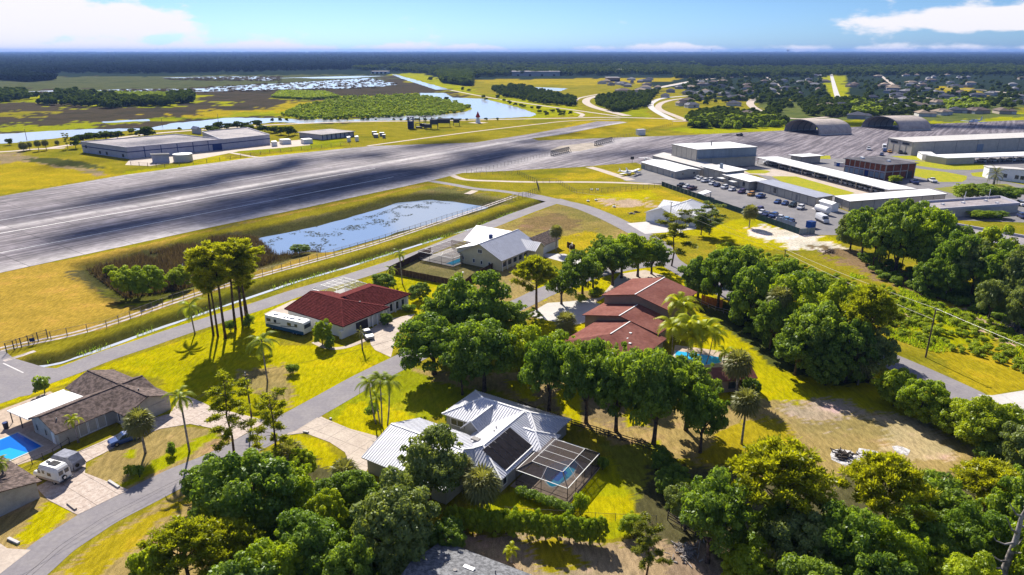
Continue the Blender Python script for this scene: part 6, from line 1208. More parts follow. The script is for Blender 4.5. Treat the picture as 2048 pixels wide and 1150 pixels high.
# brush piles and ash heaps
def heap(name, lab, cat, x_, y_, n, sz, m, L=1.4, seed=1):
    r_ = random.Random(seed); p_ = G(x_, y_); mb = MB()
    for i in range(n):
        a_ = r_.uniform(0, 6.28); d_ = r_.gauss(0, sz * .4); q = p_ + Vector((math.cos(a_) * d_, math.sin(a_) * d_, max(.08, (sz * .25 - abs(d_) * .25)) * r_.random())); t_ = r_.uniform(0, 3.14); e = q + Vector((math.cos(t_), math.sin(t_), r_.uniform(-.15, .25))) * L * r_.uniform(.3, 1); mb.bar(q, e, r_.uniform(.05, .16))
    mb.build(name, m, label=lab, cat=cat, kind='stuff')
heap('burnt_brush', 'black burnt branches heaped on pale ash on the dry lawn', 'brush pile', 1690, 914, 70, 2.6, M['woodd'])
for x_, y_, w_, nm in ((1690, 914, 2.6, 0), (1742, 909, 2.0, 1), (1801, 900, 1.5, 2)):
    p_ = G(x_, y_); sheet('ash_patch', [(p_.x + w_ * math.cos(t_ * .7) * random.uniform(.7, 1.1), p_.y + w_ * math.sin(t_ * .7) * random.uniform(.7, 1.1)) for t_ in range(9)], .02, M['ash'], kind=None)
    tag(bpy.data.objects[-1] if 0 else [o_ for o_ in bpy.data.objects if o_.name.startswith('ash_patch')][-1], ['pale ash under the burnt branches', 'grey ash patch in the middle of three', 'small white ash patch, right of three'][nm], 'ash patch')
for i, (x_, y_, n_, s_) in enumerate(((1790, 560, 120, 4), (1850, 590, 110, 4), (1660, 505, 90, 4), (1975, 622, 120, 5), (2030, 655, 100, 5), (1372, 1110, 90, 3), (1090, 900, 30, 1.2))):
    heap('brush_pile', ['brush pile below the slim pale-trunked pines', 'brush pile in the middle of the cleared strip edge', 'reddish brush pile at the sand patch', 'brush pile near the right edge of the cleared strip', 'brush pile at the right picture edge', 'pale cut branches on bare earth beside the bottom right wood', 'little twig heap'][i], 'brush pile', x_, y_, n_, s_, M['barkd'] if i > 2 else M['bark'], 1.6, i + 3) if i < 6 else None
# ---- middle distance: individual trees and shrubs
r = random.Random(11)
cl_ = []
for x_ in range(120, 230, 16): cl_.append((x_, 312 if 0 else 0, 0))
MID = 'trees behind the lavender factory'
for i, (bx, by, yt, w_) in enumerate(((152, 297, 272, 18), (168, 285, 268, 30), (190, 281, 264, 32), (212, 279, 262, 34), (235, 278, 262, 30), (264, 268, 257, 16), (290, 275, 252, 34), (296, 273, 262, 16), (420, 262, 250, 20), (440, 262, 243, 18), (455, 258, 246, 22), (475, 258, 242, 22), (495, 262, 244, 26), (515, 256, 240, 22), (530, 265, 250, 24), (548, 266, 252, 20), (562, 270, 253, 20), (578, 272, 252, 22), (590, 270, 256, 14), (430, 268, 254, 24), (500, 266, 250, 22), (20, 290, 277, 16), (360, 260, 254, 8))):
    tree('far', bx, by, yt, w_, 'dark round tree behind the lavender factory, %s of the row' % ORD[i], MID)
for i, (bx, by, yt, w_) in enumerate(((48, 302, 283, 16), (60, 300, 283, 12), (78, 302, 280, 13), (93, 300, 279, 13), (115, 290, 280, 9))): fan_palm(bx, by, yt, w_, ['leftmost fan palm left of the factory', 'second fan palm left of the factory', 'third fan palm left of the factory', 'fourth fan palm left of the factory', 'small fan palm nearest the factory'][i])
tree('ragged', 136, 298, 266, 16, 'thin bare-stemmed pine left of the factory', mt='needle_d')
SH = 'little round shrubs along the far canal road'
for q_, bx in enumerate((545, 560, 574, 612, 650, 662, 676, 695, 726, 735, 752, 788, 802, 815, 832, 838, 850, 864, 880, 905, 920, 934, 972, 995)): tree('far', bx, 241.5 if bx > 600 else 244, 241.5 - r.uniform(4, 7), r.uniform(5, 9), 'little round dark shrub beside the canal road, %s from left' % ORD[q_], SH, parts=False, cat='shrub')
SH2 = 'shrubs dotted along the far canal bank'
for q_, (bx, by) in enumerate(sorted(((880, 200), (893, 202), (967, 197), (972, 201), (995, 198), (1008, 203), (1017, 206), (1020, 210), (1042, 213), (1047, 215), (1064, 218), (1077, 220), (1078, 226), (1090, 227), (1093, 232), (1105, 224), (1116, 222), (1122, 226), (1125, 231), (1119, 232), (1140, 230), (1060, 175), (861, 162), (925, 182), (938, 183), (1118, 228), (1128, 227), (1030, 212)))): tree('far', bx, by, by - r.uniform(5, 9), r.uniform(6, 11), 'round green shrub on the far canal bank, %s from left' % ORD[q_], SH2, parts=False, cat='shrub')
# ---- masses of trees that nobody could count: points with instanced crowns
def wood(name, lab, polys, n, s0, s1, m, seed, grow=0.0, zt=.8, z0=0):
    rr = np.random.default_rng(seed); P_ = []; S_ = []; per = n // len(polys)
    for poly in polys:
        px = [poly[i] for i in range(0, len(poly), 2)]; py = [poly[i + 1] for i in range(0, len(poly), 2)]; u = rr.uniform(min(px), max(px), per * 6); v = rr.uniform(min(py), max(py), per * 6)
        k = inpoly(u, v, list(zip(px, py))); u, v = u[k][:per], v[k][:per]
        vv = (575 - v) / FPX; fy = _cp + vv * _sp; fz = -_sp + vv * _cp; t_ = CAMH / -fz; X_ = (u - 1024) / FPX * t_; Y_ = fy * t_
        P_.append(np.stack([X_, Y_, np.zeros_like(X_)], 1)); S_.append((s0 + (s1 - s0) * rr.random(len(X_))) * (1 + grow * np.maximum(0, Y_ - 600) / 1000))
    P_ = np.concatenate(P_); S_ = np.concatenate(S_); me = bpy.data.meshes.new(name); me.vertices.add(len(P_)); me.vertices.foreach_set('co', P_.ravel()); me.attributes.new('sz', 'FLOAT', 'POINT').data.foreach_set('value', S_.astype(np.float32)); me.update()
    o = bpy.data.objects.new(name, me); COL.objects.link(o); tag(o, lab, 'trees', kind='stuff')
    ng = bpy.data.node_groups.new(name, 'GeometryNodeTree'); ng.interface.new_socket('Geometry', in_out='INPUT', socket_type='NodeSocketGeometry'); ng.interface.new_socket('Geometry', in_out='OUTPUT', socket_type='NodeSocketGeometry')
    gi = ng.nodes.new('NodeGroupInput'); go = ng.nodes.new('NodeGroupOutput'); ip = ng.nodes.new('GeometryNodeInstanceOnPoints'); j = ng.nodes.new('GeometryNodeJoinGeometry'); ip.inputs['Pick Instance'].default_value = True
    g2i = ng.nodes.new('GeometryNodeGeometryToInstance')
    for c_ in m:
        oi = ng.nodes.new('GeometryNodeObjectInfo'); oi.inputs[0].default_value = c_; oi.inputs['As Instance'].default_value = True; ng.links.new(oi.outputs['Geometry'], j.inputs[0])
    ng.links.new(j.outputs[0], ip.inputs['Instance']); ng.links.new(gi.outputs[0], ip.inputs['Points'])
    rv = ng.nodes.new('FunctionNodeRandomValue'); rv.data_type = 'FLOAT_VECTOR'; rv.inputs[0].default_value = (0, 0, 0); rv.inputs[1].default_value = (0, 0, 6.28); ng.links.new(rv.outputs[0], ip.inputs['Rotation'])
    na = ng.nodes.new('GeometryNodeInputNamedAttribute'); na.data_type = 'FLOAT'; na.inputs[0].default_value = 'sz'; cx = ng.nodes.new('ShaderNodeCombineXYZ'); mu = ng.nodes.new('ShaderNodeMath'); mu.operation = 'POWER'; mu.inputs[1].default_value = zt
    ng.links.new(na.outputs[0], cx.inputs[0]); ng.links.new(na.outputs[0], cx.inputs[1]); ng.links.new(na.outputs[0], mu.inputs[0]); ng.links.new(mu.outputs[0], cx.inputs[2]); ng.links.new(cx.outputs[0], ip.inputs['Scale'])
    ng.links.new(ip.outputs[0], go.inputs[0]); md = o.modifiers.new('scatter', 'NODES'); md.node_group = ng; return o
def low_src(m, n, seed, nm):
    """source crowns that the woods are scattered from: they stand in the far wood themselves"""
    out = []
    for k in range(3):
        r_ = random.Random(seed + k); lobes = [(r_.uniform(-3.2, 3.2), r_.uniform(-3.2, 3.2), r_.uniform(1.5, 7), r_.uniform(1.6, 2.8), r_.uniform(1.4, 2.2)) for i in range(9)]
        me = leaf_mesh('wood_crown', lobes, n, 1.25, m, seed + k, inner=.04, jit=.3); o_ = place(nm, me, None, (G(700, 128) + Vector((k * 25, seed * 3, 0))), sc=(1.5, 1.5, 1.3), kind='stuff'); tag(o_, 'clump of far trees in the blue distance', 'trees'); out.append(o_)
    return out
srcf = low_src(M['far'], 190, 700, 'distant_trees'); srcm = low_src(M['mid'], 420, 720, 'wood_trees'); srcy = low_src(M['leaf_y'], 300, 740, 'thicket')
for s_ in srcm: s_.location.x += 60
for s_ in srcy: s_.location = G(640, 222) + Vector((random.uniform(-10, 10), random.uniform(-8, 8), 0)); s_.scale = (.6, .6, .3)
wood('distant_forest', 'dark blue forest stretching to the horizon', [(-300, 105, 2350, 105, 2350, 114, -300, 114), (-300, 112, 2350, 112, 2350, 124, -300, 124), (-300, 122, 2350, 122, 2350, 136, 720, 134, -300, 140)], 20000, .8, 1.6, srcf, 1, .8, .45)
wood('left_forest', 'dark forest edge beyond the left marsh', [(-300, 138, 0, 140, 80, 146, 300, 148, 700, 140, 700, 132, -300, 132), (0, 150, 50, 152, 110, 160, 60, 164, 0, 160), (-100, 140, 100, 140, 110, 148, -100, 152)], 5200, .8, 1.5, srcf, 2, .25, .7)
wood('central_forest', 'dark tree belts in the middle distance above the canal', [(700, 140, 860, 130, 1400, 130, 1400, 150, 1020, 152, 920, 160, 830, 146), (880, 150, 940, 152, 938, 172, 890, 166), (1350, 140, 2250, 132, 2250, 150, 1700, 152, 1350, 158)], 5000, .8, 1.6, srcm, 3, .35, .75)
wood('suburb_trees', 'green trees among the houses of the far suburb', [(980, 178, 1040, 172, 1150, 200, 1150, 214, 1080, 208, 1000, 192), (1195, 196, 1320, 182, 1290, 215, 1230, 226, 1195, 212), (1360, 165, 1500, 150, 1650, 150, 1655, 205, 1540, 232, 1510, 200, 1380, 215), (1690, 150, 2300, 145, 2300, 210, 2050, 218, 1740, 205), (1380, 232, 1440, 222, 1560, 235, 1570, 250, 1500, 256, 1380, 256), (1600, 205, 1720, 200, 1820, 215, 1900, 225, 1700, 236, 1610, 232)], 2600, .38, .8, srcm, 4, .25, .9)
wood('island_thicket', 'bright green thicket on the marsh islands', [(600, 214, 690, 196, 830, 190, 905, 203, 940, 216, 925, 224, 870, 232, 700, 238, 620, 240, 560, 232), (545, 196, 560, 184, 650, 186, 680, 196, 620, 200), (160, 186, 390, 188, 385, 204, 200, 206)], 6500, .20, .42, srcy, 5, .25, .9)
wood('marsh_copse', 'dark trees on the left marsh island', [(0, 188, 45, 186, 60, 200, 0, 205), (60, 195, 130, 185, 240, 195, 240, 218, 150, 216, 80, 210), (340, 192, 385, 192, 380, 206, 350, 208), (240, 200, 345, 204, 340, 212, 250, 214)], 420, .7, 1.2, srcm, 6, .2, .9)
SRCS = [bpy.data.objects.new('scrub', TREE['shrub'][k][1]) for k in range(3)]
for k, o_ in enumerate(SRCS): COL.objects.link(o_); o_.location = G(1800 + 14 * k, 640); o_.material_slots[0].link = 'OBJECT'; o_.material_slots[0].material = M['leaf_y']; tag(o_, 'low yellow-green scrub plant on the cleared strip', 'scrub', kind='stuff'); o_.scale = (.8, .8, .5)
wood('scrub_patch', 'yellow-green scrub scattered over the cleared strip under the wires', [(1700, 560, 1830, 590, 1960, 635, 2100, 690, 2100, 770, 1980, 720, 1850, 690, 1760, 660, 1690, 600), (1450, 490, 1560, 515, 1720, 575, 1740, 620, 1600, 580, 1500, 525)], 620, .35, 1.1, SRCS, 17, 0, .9)
UND = [bpy.data.objects.new('undergrowth', TREE['shrub'][k][1]) for k in range(3)]
for k, o_ in enumerate(UND): COL.objects.link(o_); o_.location = G(1600 + 30 * k, 1120); tag(o_, 'dark green undergrowth plant in the bottom right wood', 'undergrowth', kind='stuff')
wood('wood_undergrowth', 'dark green undergrowth beneath the woods and tree belts', [(1440, 1060, 1800, 1020, 2150, 1000, 2150, 1240, 1500, 1240), (480, 1000, 700, 960, 860, 1080, 860, 1230, 420, 1230, 430, 1060), (1440, 610, 1640, 660, 1740, 740, 1730, 770, 1620, 750, 1480, 660), (1700, 500, 2100, 640, 2100, 680, 1760, 560)], 900, .7, 1.7, UND, 23, 0, 1.)
RSRC = []
for k in range(2):
    me = leaf_mesh('reed_clump', [(random.uniform(-2, 2), random.uniform(-2, 2), .4, 1.2, .6) for i in range(6)], 150, .5, M['reed'], 900 + k, jit=.8); o_ = place('reed_clump', me, None, G(500 + 50 * k, 176), kind='stuff'); tag(o_, 'clump of marsh reeds standing in the far water', 'reeds'); RSRC.append(o_)
wood('marsh_reeds', 'dark reed clumps breaking up the far marsh water', [(323, 157, 452, 154, 564, 153, 560, 163, 440, 162, 340, 160), (390, 186, 420, 172, 560, 165, 740, 155, 800, 168, 740, 178, 560, 182), (20, 186, 200, 180, 390, 178, 390, 188, 150, 190)], 1500, .35, 1.1, RSRC, 29, .3, .8)
wood('roadside_thicket', 'olive thicket along the far edge of the apron', [(1375, 240, 1450, 236, 1560, 240, 1570, 252, 1500, 258, 1380, 258), (1700, 205, 1760, 205, 1760, 232, 1700, 236), (1880, 205, 1950, 200, 1980, 216, 1900, 222)], 330, .4, .75, srcy, 7, 0, .9)

# ------------------------------------------------------------------ vehicles
def paintm(name, col, r_=.3): return mat(name, col, r_, .0, spec=.6)
CARC = {k: paintm('car_paint_' + k, c) for k, c in dict(white=(.62, .62, .64), silver=(.36, .37, .40), black=(.015, .015, .02), blue=(.03, .07, .22), darkblue=(.02, .03, .10), purple=(.06, .03, .10), grey=(.13, .13, .15), maroon=(.06, .015, .03), lightblue=(.15, .32, .55), yellow=(.42, .20, .02), green=(.015, .03, .03)).items()}
M['lamp'] = mat('lamp_lens', (.5, .5, .48), .2, spec=.7); M['tail'] = mat('tail_lens', (.3, .01, .01), .3)
def body_mesh(prof, w0, w1, name, m):
    """prof: (x, zlow, zhigh, half-width factor) sections from the nose to the tail"""
    v, f_ = [], []; k = 8
    for x, zl, zh, wf in prof:
        h = zh - zl; W = w0 / 2 * wf
        for y, z in ((-W * .92, zl), (-W, zl + h * .35), (-W, zl + h * .7), (-W * w1, zh), (W * w1, zh), (W, zl + h * .7), (W, zl + h * .35), (W * .92, zl)): v.append((x, y, z))
    for i in range(len(prof) - 1):
        for j in range(k): a = i * k + j; b_ = i * k + (j + 1) % k; f_.append((a, b_, b_ + k, a + k))
    f_.append(tuple(range(k - 1, -1, -1))); e = (len(prof) - 1) * k; f_.append(tuple(range(e, e + k))); me = bpy.data.meshes.new(name); me.from_pydata(v, [], f_); me.materials.append(m); me.update(); return me
CW = {'sedan': 1.85, 'suv': 1.9, 'pickup': 2.0, 'van': 2.05}
BODY = {'sedan': body_mesh(((-2.35, .35, .62, .8), (-2.2, .22, .78, .95), (-1.0, .2, .92, 1), (.9, .2, .95, 1), (2.0, .22, .98, .97), (2.35, .38, .85, .85)), 1.85, .88, 'sedan_body', CARC['white']),
        'suv': body_mesh(((-2.35, .4, .8, .85), (-2.2, .28, 1.0, .96), (-1.1, .26, 1.1, 1), (2.1, .26, 1.15, 1), (2.35, .4, 1.1, .9)), 1.9, .9, 'suv_body', CARC['white']),
        'pickup': body_mesh(((-2.8, .45, .9, .85), (-2.65, .35, 1.1, .97), (-1.4, .32, 1.18, 1), (.6, .32, 1.2, 1), (.62, .32, 1.15, 1), (2.7, .35, 1.15, .99), (2.8, .45, 1.1, .95)), 2.0, .94, 'pickup_body', CARC['white']),
        'van': body_mesh(((-2.95, .4, .9, .85), (-2.8, .3, 1.25, .96), (-2.2, .28, 1.45, 1), (-1.6, .28, 2.5, 1), (2.9, .28, 2.6, 1), (3.0, .35, 2.5, .96)), 2.05, .86, 'van_body', CARC['white'])}
def cabin(x0, x1, x2, x3, z0, z1, wd, nm, m):
    mb = MB(); W, T = wd / 2 * .93, wd / 2 * .74; v = [(x0, -W, z0), (x3, -W, z0), (x3, W, z0), (x0, W, z0), (x1, -T, z1), (x2, -T, z1), (x2, T, z1), (x1, T, z1)]; mb.v = v; mb.f = [(0, 1, 5, 4), (1, 2, 6, 5), (2, 3, 7, 6), (3, 0, 4, 7)]; g_ = mb.mesh(nm, m)
    mb = MB(); mb.v = [(x1 - .06, -T - .05, z1 - .02), (x2 + .06, -T - .05, z1 - .02), (x2 + .06, T + .05, z1 - .02), (x1 - .06, T + .05, z1 - .02), (x1 + .1, -T + .08, z1 + .06), (x2 - .1, -T + .08, z1 + .06), (x2 - .1, T - .08, z1 + .06), (x1 + .1, T - .08, z1 + .06)]; mb.f = [(3, 2, 1, 0), (4, 5, 6, 7), (0, 1, 5, 4), (1, 2, 6, 5), (2, 3, 7, 6), (3, 0, 4, 7)]; return g_, mb.mesh(nm + '_roof', CARC['white'])
CAB = {'sedan': cabin(-1.15, -.35, .95, 1.7, .9, 1.42, 1.8, 'sedan_glass', M['glass']), 'suv': cabin(-1.2, -.5, 1.75, 2.2, 1.08, 1.68, 1.85, 'suv_glass', M['glass']), 'pickup': cabin(-1.3, -.7, .35, .6, 1.15, 1.8, 1.9, 'pickup_glass', M['glass'])}
mb = MB(); mb.tube([(0, -.1, 0), (0, .1, 0)], [.33, .33], 14); WH = mb.mesh('wheel', M['tyre']); mb = MB(); mb.tube([(0, -.115, 0), (0, .115, 0)], [.19, .19], 10); RIM = mb.mesh('rim', M['rim'])
LAMP = MB().box((0, 0, 0), (.08, .34, .14)).mesh('headlight', M['lamp']); BED = MB().box((0, 0, 0), (1.9, 1.6, .02)).mesh('cargo_bed', M['trim'])
def car(kind, front, rear, col, lab, group=None, s=1.0, rims=False, at=None, rz=None, cat='car', name='parked_car'):
    if at is None: a, b_ = G(*front), G(*rear); at = (a + b_) / 2; d_ = b_ - a; rz = math.atan2(d_.y, d_.x)
    o = empty(name, (at.x, at.y, .03), lab, cat, group, rz); o.scale = (s, s, s); place('body', BODY[kind], o, mat=CARC[col])
    if kind in CAB: place('window_glass', CAB[kind][0], o); place('roof', CAB[kind][1], o, mat=CARC[col])
    L_ = {'sedan': 1.45, 'suv': 1.45, 'pickup': 1.8, 'van': 1.9}[kind]; wd = CW[kind] / 2 - .08
    for sx in (-1, 1):
        for sy in (-1, 1):
            w_ = place('wheel', WH, o, (sx * L_, sy * wd, .34))
            if rims: place('rim', RIM, w_)
    for sy in (-1, 1): place('headlight', LAMP, o, (-{'sedan': 2.25, 'suv': 2.28, 'pickup': 2.72, 'van': 2.85}[kind], sy * .62, {'sedan': .65, 'suv': .82, 'pickup': .9, 'van': .85}[kind]))
    if kind == 'pickup': place('cargo_bed', BED, o, (1.72, 0, 1.17))
    if kind == 'van':
        for sy in (-1, 1): MB().box((-1.75, sy * .98, 1.75), (.9, .06, .5)).build('side_window', M['glass'], o)
        mb = MB(); mb.quad((-2.26, -.8, 1.48), (-2.26, .8, 1.48), (-1.72, .74, 2.3), (-1.72, -.74, 2.3)); mb.build('windscreen', M['glass'], o)
    return o
car('sedan', (228, 890), (276, 874), 'blue', 'dark blue sedan on the paver drive in front of the shingle house', rims=True, s=1.06); bc = bpy.data.objects[-1]
car('sedan', (742, 681), (728, 665), 'silver', 'white sedan on the concrete drive of the red tile house', rims=True, s=1.05); 
GP = 'cars parked along the low beige buildings'; u0, u1 = G(1590, 419), G(1612, 410); RZ = math.atan2((u1 - u0).y, (u1 - u0).x)
ordn = ['first', 'second', 'third', 'fourth', 'fifth', 'sixth', 'seventh', 'eighth', 'ninth', 'tenth', 'eleventh', 'twelfth', 'thirteenth', 'fourteenth', 'fifteenth', 'sixteenth']
for i, (x_, y_, k_, c_) in enumerate(((1395, 357, 'sedan', 'silver'), (1400, 360, 'sedan', 'white'), (1409, 364, 'suv', 'white'), (1420, 363, 'suv', 'white'), (1424, 369, 'sedan', 'white'), (1434, 372.5, 'sedan', 'darkblue'), (1449, 377, 'suv', 'white'), (1464, 381, 'sedan', 'white'), (1483, 386, 'suv', 'purple'), (1502, 391, 'suv', 'yellow'), (1521, 395, 'pickup', 'blue'), (1555, 406, 'sedan', 'blue'), (1570, 409, 'sedan', 'blue'), (1585, 413, 'suv', 'green'), (1601, 418, 'suv', 'white'))):
    car(k_, 0, 0, c_, '%s %s, %s from hangar end of the row along the beige buildings' % (c_.replace('darkblue', 'dark blue'), k_.upper() if k_ == 'suv' else k_, ordn[i]), GP, at=G(x_, y_), rz=RZ + random.uniform(-.05, .05), s=1.05)
GQ = 'cars parked along the green-screened fence'
for i, (x_, y_, k_, c_) in enumerate(((1363, 373, 'pickup', 'black'), (1373, 375, 'sedan', 'white'), (1384, 379, 'pickup', 'maroon'), (1491, 420, 'sedan', 'black'), (1518, 422, 'suv', 'purple'), (1523, 427, 'sedan', 'white'), (1533, 431, 'sedan', 'darkblue'), (1547, 434, 'suv', 'blue'), (1560, 438, 'sedan', 'white'), (1572, 442, 'sedan', 'lightblue'), (1581, 445, 'sedan', 'blue'))):
    car(k_, 0, 0, c_, '%s %s, %s from hangar end of the row by the screened fence' % (c_.replace('darkblue', 'dark blue').replace('lightblue', 'light blue'), k_.upper() if k_ == 'suv' else k_, ordn[i]), GQ, at=G(x_, y_), rz=RZ + random.uniform(-.05, .05), s=1.05)
o = car('van', (1657, 450), (1631, 438), 'white', 'white delivery van with dark lower sides beside the blue container', cat='van', name='delivery_van'); o.scale = (1.1, 1.1, 1.1); MB().box((0, 0, .55), (5.6, 2.1, .5)).build('side_skirt', M['trim'], o)
for i, (x_, y_, k_, c_) in enumerate(((1737, 300, 'pickup', 'white'), (1768, 298, 'van', 'white'), (1769, 303, 'suv', 'blue'), (1779, 305, 'sedan', 'yellow'), (1800, 307, 'suv', 'black'), (1811, 308, 'pickup', 'black'), (1763, 311, 'sedan', 'darkblue'), (1828, 367, 'pickup', 'darkblue'), (1864, 364, 'pickup', 'white'), (2042, 411, 'suv', 'white'), (2044, 436, 'suv', 'darkblue'), (1489, 323, 'van', 'white'))):
    car(k_, 0, 0, c_, ['white pickup standing alone at the apron edge', 'white van by the corner of the very long hangar', 'blue car in front of the white van by the very long hangar', 'yellow car by the corner of the very long hangar', 'black SUV beside the wall of the very long hangar', 'black pickup beside the wall of the very long hangar', 'dark blue car behind the roof of the brick block', 'dark boat-like truck beside the brick block', 'white pickup on the drive right of the brick block', 'white SUV beside the first flat-roofed block at the right edge', 'dark blue SUV at the right edge between the flat roofs', 'white van at the hangar end of the long carport'][i], at=G(x_, y_), rz=RZ + (.2 if i < 7 else .5) + random.uniform(-.2, .2), s=1.15, cat='van' if k_ == 'van' else 'car', name='parked_van' if k_ == 'van' else 'parked_car')
for (o_, a, e, w_), n, nm, sl in ((cp1, 30, 'long diagonal', None), (cp2, 11, 'right edge', None)):
    for k in range(n):
        t_ = (k + .6) / n
        if nm == 'right edge' and t_ < .3: continue
        if nm == 'long diagonal' and (t_ > .96 or k in (3, 4, 12, 15, 16)): continue
        q = a + e * t_ + w_ * .45; q.z = 0
        car('suv' if k % 3 else 'sedan', 0, 0, 'white' if k % 4 != 2 else 'silver', '%s vehicle from its left end under the %s carport' % (ordn[k] if k < 16 else str(k + 1) + 'th', nm), 'white vehicles under the %s carport' % nm, at=q, rz=math.atan2(w_.y, w_.x) + math.pi, s=1.1)
# motorhome
a, b_ = G(540, 655), G(622, 674); a.z = b_.z = 0; d_ = b_ - a; mid_ = (a + b_) / 2 + Vector((-.6, 1.0, 0)); rz = math.atan2(d_.y, d_.x); o = empty('motorhome', (mid_.x, mid_.y, .03), 'long white and blue motorhome beside the red tile house', 'motorhome', None, rz); L = 11.6; W = 2.6
me = body_mesh(((-L / 2, .5, 2.9, .9), (-L / 2 + .25, .45, 3.25, .98), (L / 2 - .6, .45, 3.25, 1), (L / 2 - .15, .45, 3.1, .97), (L / 2, .6, 2.6, .92)), W, .93, 'motorhome_body', M['white']); place('body', me, o)
for sy in (-1, 1):
    MB().box((0, sy * 1.29, .75), (L * .97, .06, .75)).build('lower_panel', mat('teal_panel', (.03, .09, .16), .4) if sy < 0 else bpy.data.materials['teal_panel'], o)
    for x_, w_ in ((-4.6, 1.2), (-2.6, .7), (1.6, 1.1), (3.6, .8)): MB().box((x_, sy * 1.30, 2.25), (w_, .05, .7)).build('window', M['glass'], o)
    mb = MB(); mb.bar((-5, sy * 1.31, 1.35), (-1, sy * 1.31, 2.0), .05, .12); mb.build('stripe', M['trim'], o); mb = MB(); mb.bar((-1, sy * 1.31, 1.35), (4, sy * 1.31, 2.1), .05, .12); mb.build('stripe', M['trim'], o)
    for x_ in (-3.6, 2.6, 3.6): w_ = place('wheel', WH, o, (x_, sy * 1.2, .42), sc=(1.3, 1, 1.3)); place('rim', RIM, w_)
MB().box((L / 2 - .02, 0, 2.2), (.08, 2.0, .9)).build('windscreen', M['glass'], o); MB().box((-L / 2 - .0, 0, 2.3), (.08, 1.2, .6)).build('rear_window', M['glass'], o)
for x_, s_ in ((-3.6, .9), (1.5, .9), (-.6, .5), (.3, .4), (3.4, .5)): MB().box((x_, random.uniform(-.3, .3), 3.38), (s_, s_ * .9, .28)).build('roof_unit', M['alu'], o)
MB().tube([(-4.8, 1.36, 3.05), (3.6, 1.36, 3.05)], [.09, .09], 8).build('awning', M['maroon'] if 'maroon' in M else M['bronze'], o)
# camper van and covered trailer
a, b_ = G(73, 958), G(122, 972); d_ = b_ - a; mid_ = (a + b_) / 2 + Vector((.1, .9, 0)); rz = math.atan2(d_.y, d_.x); o = empty('camper_van', (mid_.x, mid_.y, .05), 'white camper van with solar panel and spare wheel at the left edge', 'camper van', None, rz); bo = M['white']
place('body', body_mesh(((-2.75, .5, .9, .85), (-2.6, .4, 1.2, .95), (-1.75, .38, 1.35, 1), (-1.2, .38, 2.35, 1), (-.9, .38, 2.75, 1), (2.3, .38, 2.8, 1), (2.65, .42, 2.55, .97), (2.75, .5, 1.2, .95)), 2.05, .80, 'camper_body', M['white']), o)
for sy in (-1, 1):
    MB().box((0.4, sy * 1.0, .62), (4.6, .06, .35)).build('side_skirt', M['conc'], o)
    for x_, w_, z_ in ((-1.1, .55, 1.65), (.95, .75, 1.55), (-.2, .5, 1.75)): MB().box((x_, sy * 1.0, z_), (w_, .07, .55)).build('side_window', M['glass'], o)
    MB().box((2.72, sy * .45, 1.85), (.07, .62, .6)).build('rear_window', M['glass'], o)
    for x_ in (-1.75, 1.6): w_ = place('wheel', WH, o, (x_, sy * .93, .36), sc=(1.1, 1, 1.1)); place('rim', RIM, w_)
mb = MB(); mb.quad((-1.8, -.8, 1.4), (-1.8, .8, 1.4), (-1.24, .72, 2.2), (-1.24, -.72, 2.2)); mb.build('windscreen', M['glass'], o); MB().box((1.0, .1, 2.84), (1.5, 1.0, .05)).build('solar_panel', M['solar'], o); MB().box((-.3, .1, 2.84), (.6, .35, .06)).build('roof_vent', M['trim'], o)
sp = MB(); sp.tube([(2.8, -.2, 1.05), (2.98, -.2, 1.05)], [.34, .34], 16); q = sp.build('spare_wheel', M['tyre'], o); sp = MB(); sp.tube([(2.98, -.2, 1.05), (3.0, -.2, 1.05)], [.2, .2], 12); sp.build('hub', M['white'], q); MB().box((2.95, 0, .55), (.3, 2.0, .14)).build('bumper', M['trim'], o)
a, b_ = G(112, 938), G(152, 928); o = empty('covered_trailer', (G(134, 938).x, G(134, 938).y + .6, .05), 'trailer under a fitted grey cover beside the camper van', 'trailer', None, rz); cv = mat('grey_cover', (.26, .27, .33), .8, nscale=1.5, namt=.2); mb = MB()
pr = ((-2.6, .5), (-2.4, 1.5), (-1.5, 2.3), (1.4, 2.35), (2.2, 1.5), (2.4, .45)); W = 1.15
for i in range(5): (x0, z0), (x1, z1) = pr[i], pr[i + 1]; mb.quad((x0, -W * .8, z0), (x1, -W * .8, z1), (x1, W * .8, z1), (x0, W * .8, z0))
for sy in (-1, 1): q_ = [(x, sy * W * (.8 if z > 1 else 1), z) for x, z in pr]; mb.quad(*(q_ if sy > 0 else q_[::-1]))
mb.build('cover', cv, o); MB().tube([(2.3, -.35, 1.0), (2.48, -.35, 1.0)], [.3, .3], 14).build('spare_wheel', M['tyre'], o)
for sy in (-1, 1): place('wheel', WH, o, (0, sy * .95, .34))
o = empty('cooler', G(13, 857), 'dark plastic bin on the patio beyond the straight-sided pool', 'bin'); MB().tube([(0, 0, 0), (0, 0, 1.1)], [.35, .42], 10).build('bin_body', M['trim'], o); MB().tube([(0, 0, 1.1), (0, 0, 1.18)], [.45, .4], 10).build('lid', M['navy'], o)
for i, (a, b_) in enumerate((((136, 1007), (152, 1020)), ((218, 963), (238, 976)), ((17, 1078), (38, 1088)), ((617, 866), (607, 864)), ((660, 838), (663, 839)))):
    p_, q_ = G(*a), G(*b_); MB().bar(p_ + Vector((0, 0, .12)), q_ + Vector((0, 0, .12)), .35, .3).build('kerb_block', M['concw'] if i else M['conc'], label=['pinkish concrete drain block at the near corner of the paver drive', 'long white drain block at the far corner of the paver drive', 'white drain block at the bottom left street edge', 'small white block at the left of the concrete driveway', 'small white block at the right of the concrete driveway'][i], cat='kerb block')
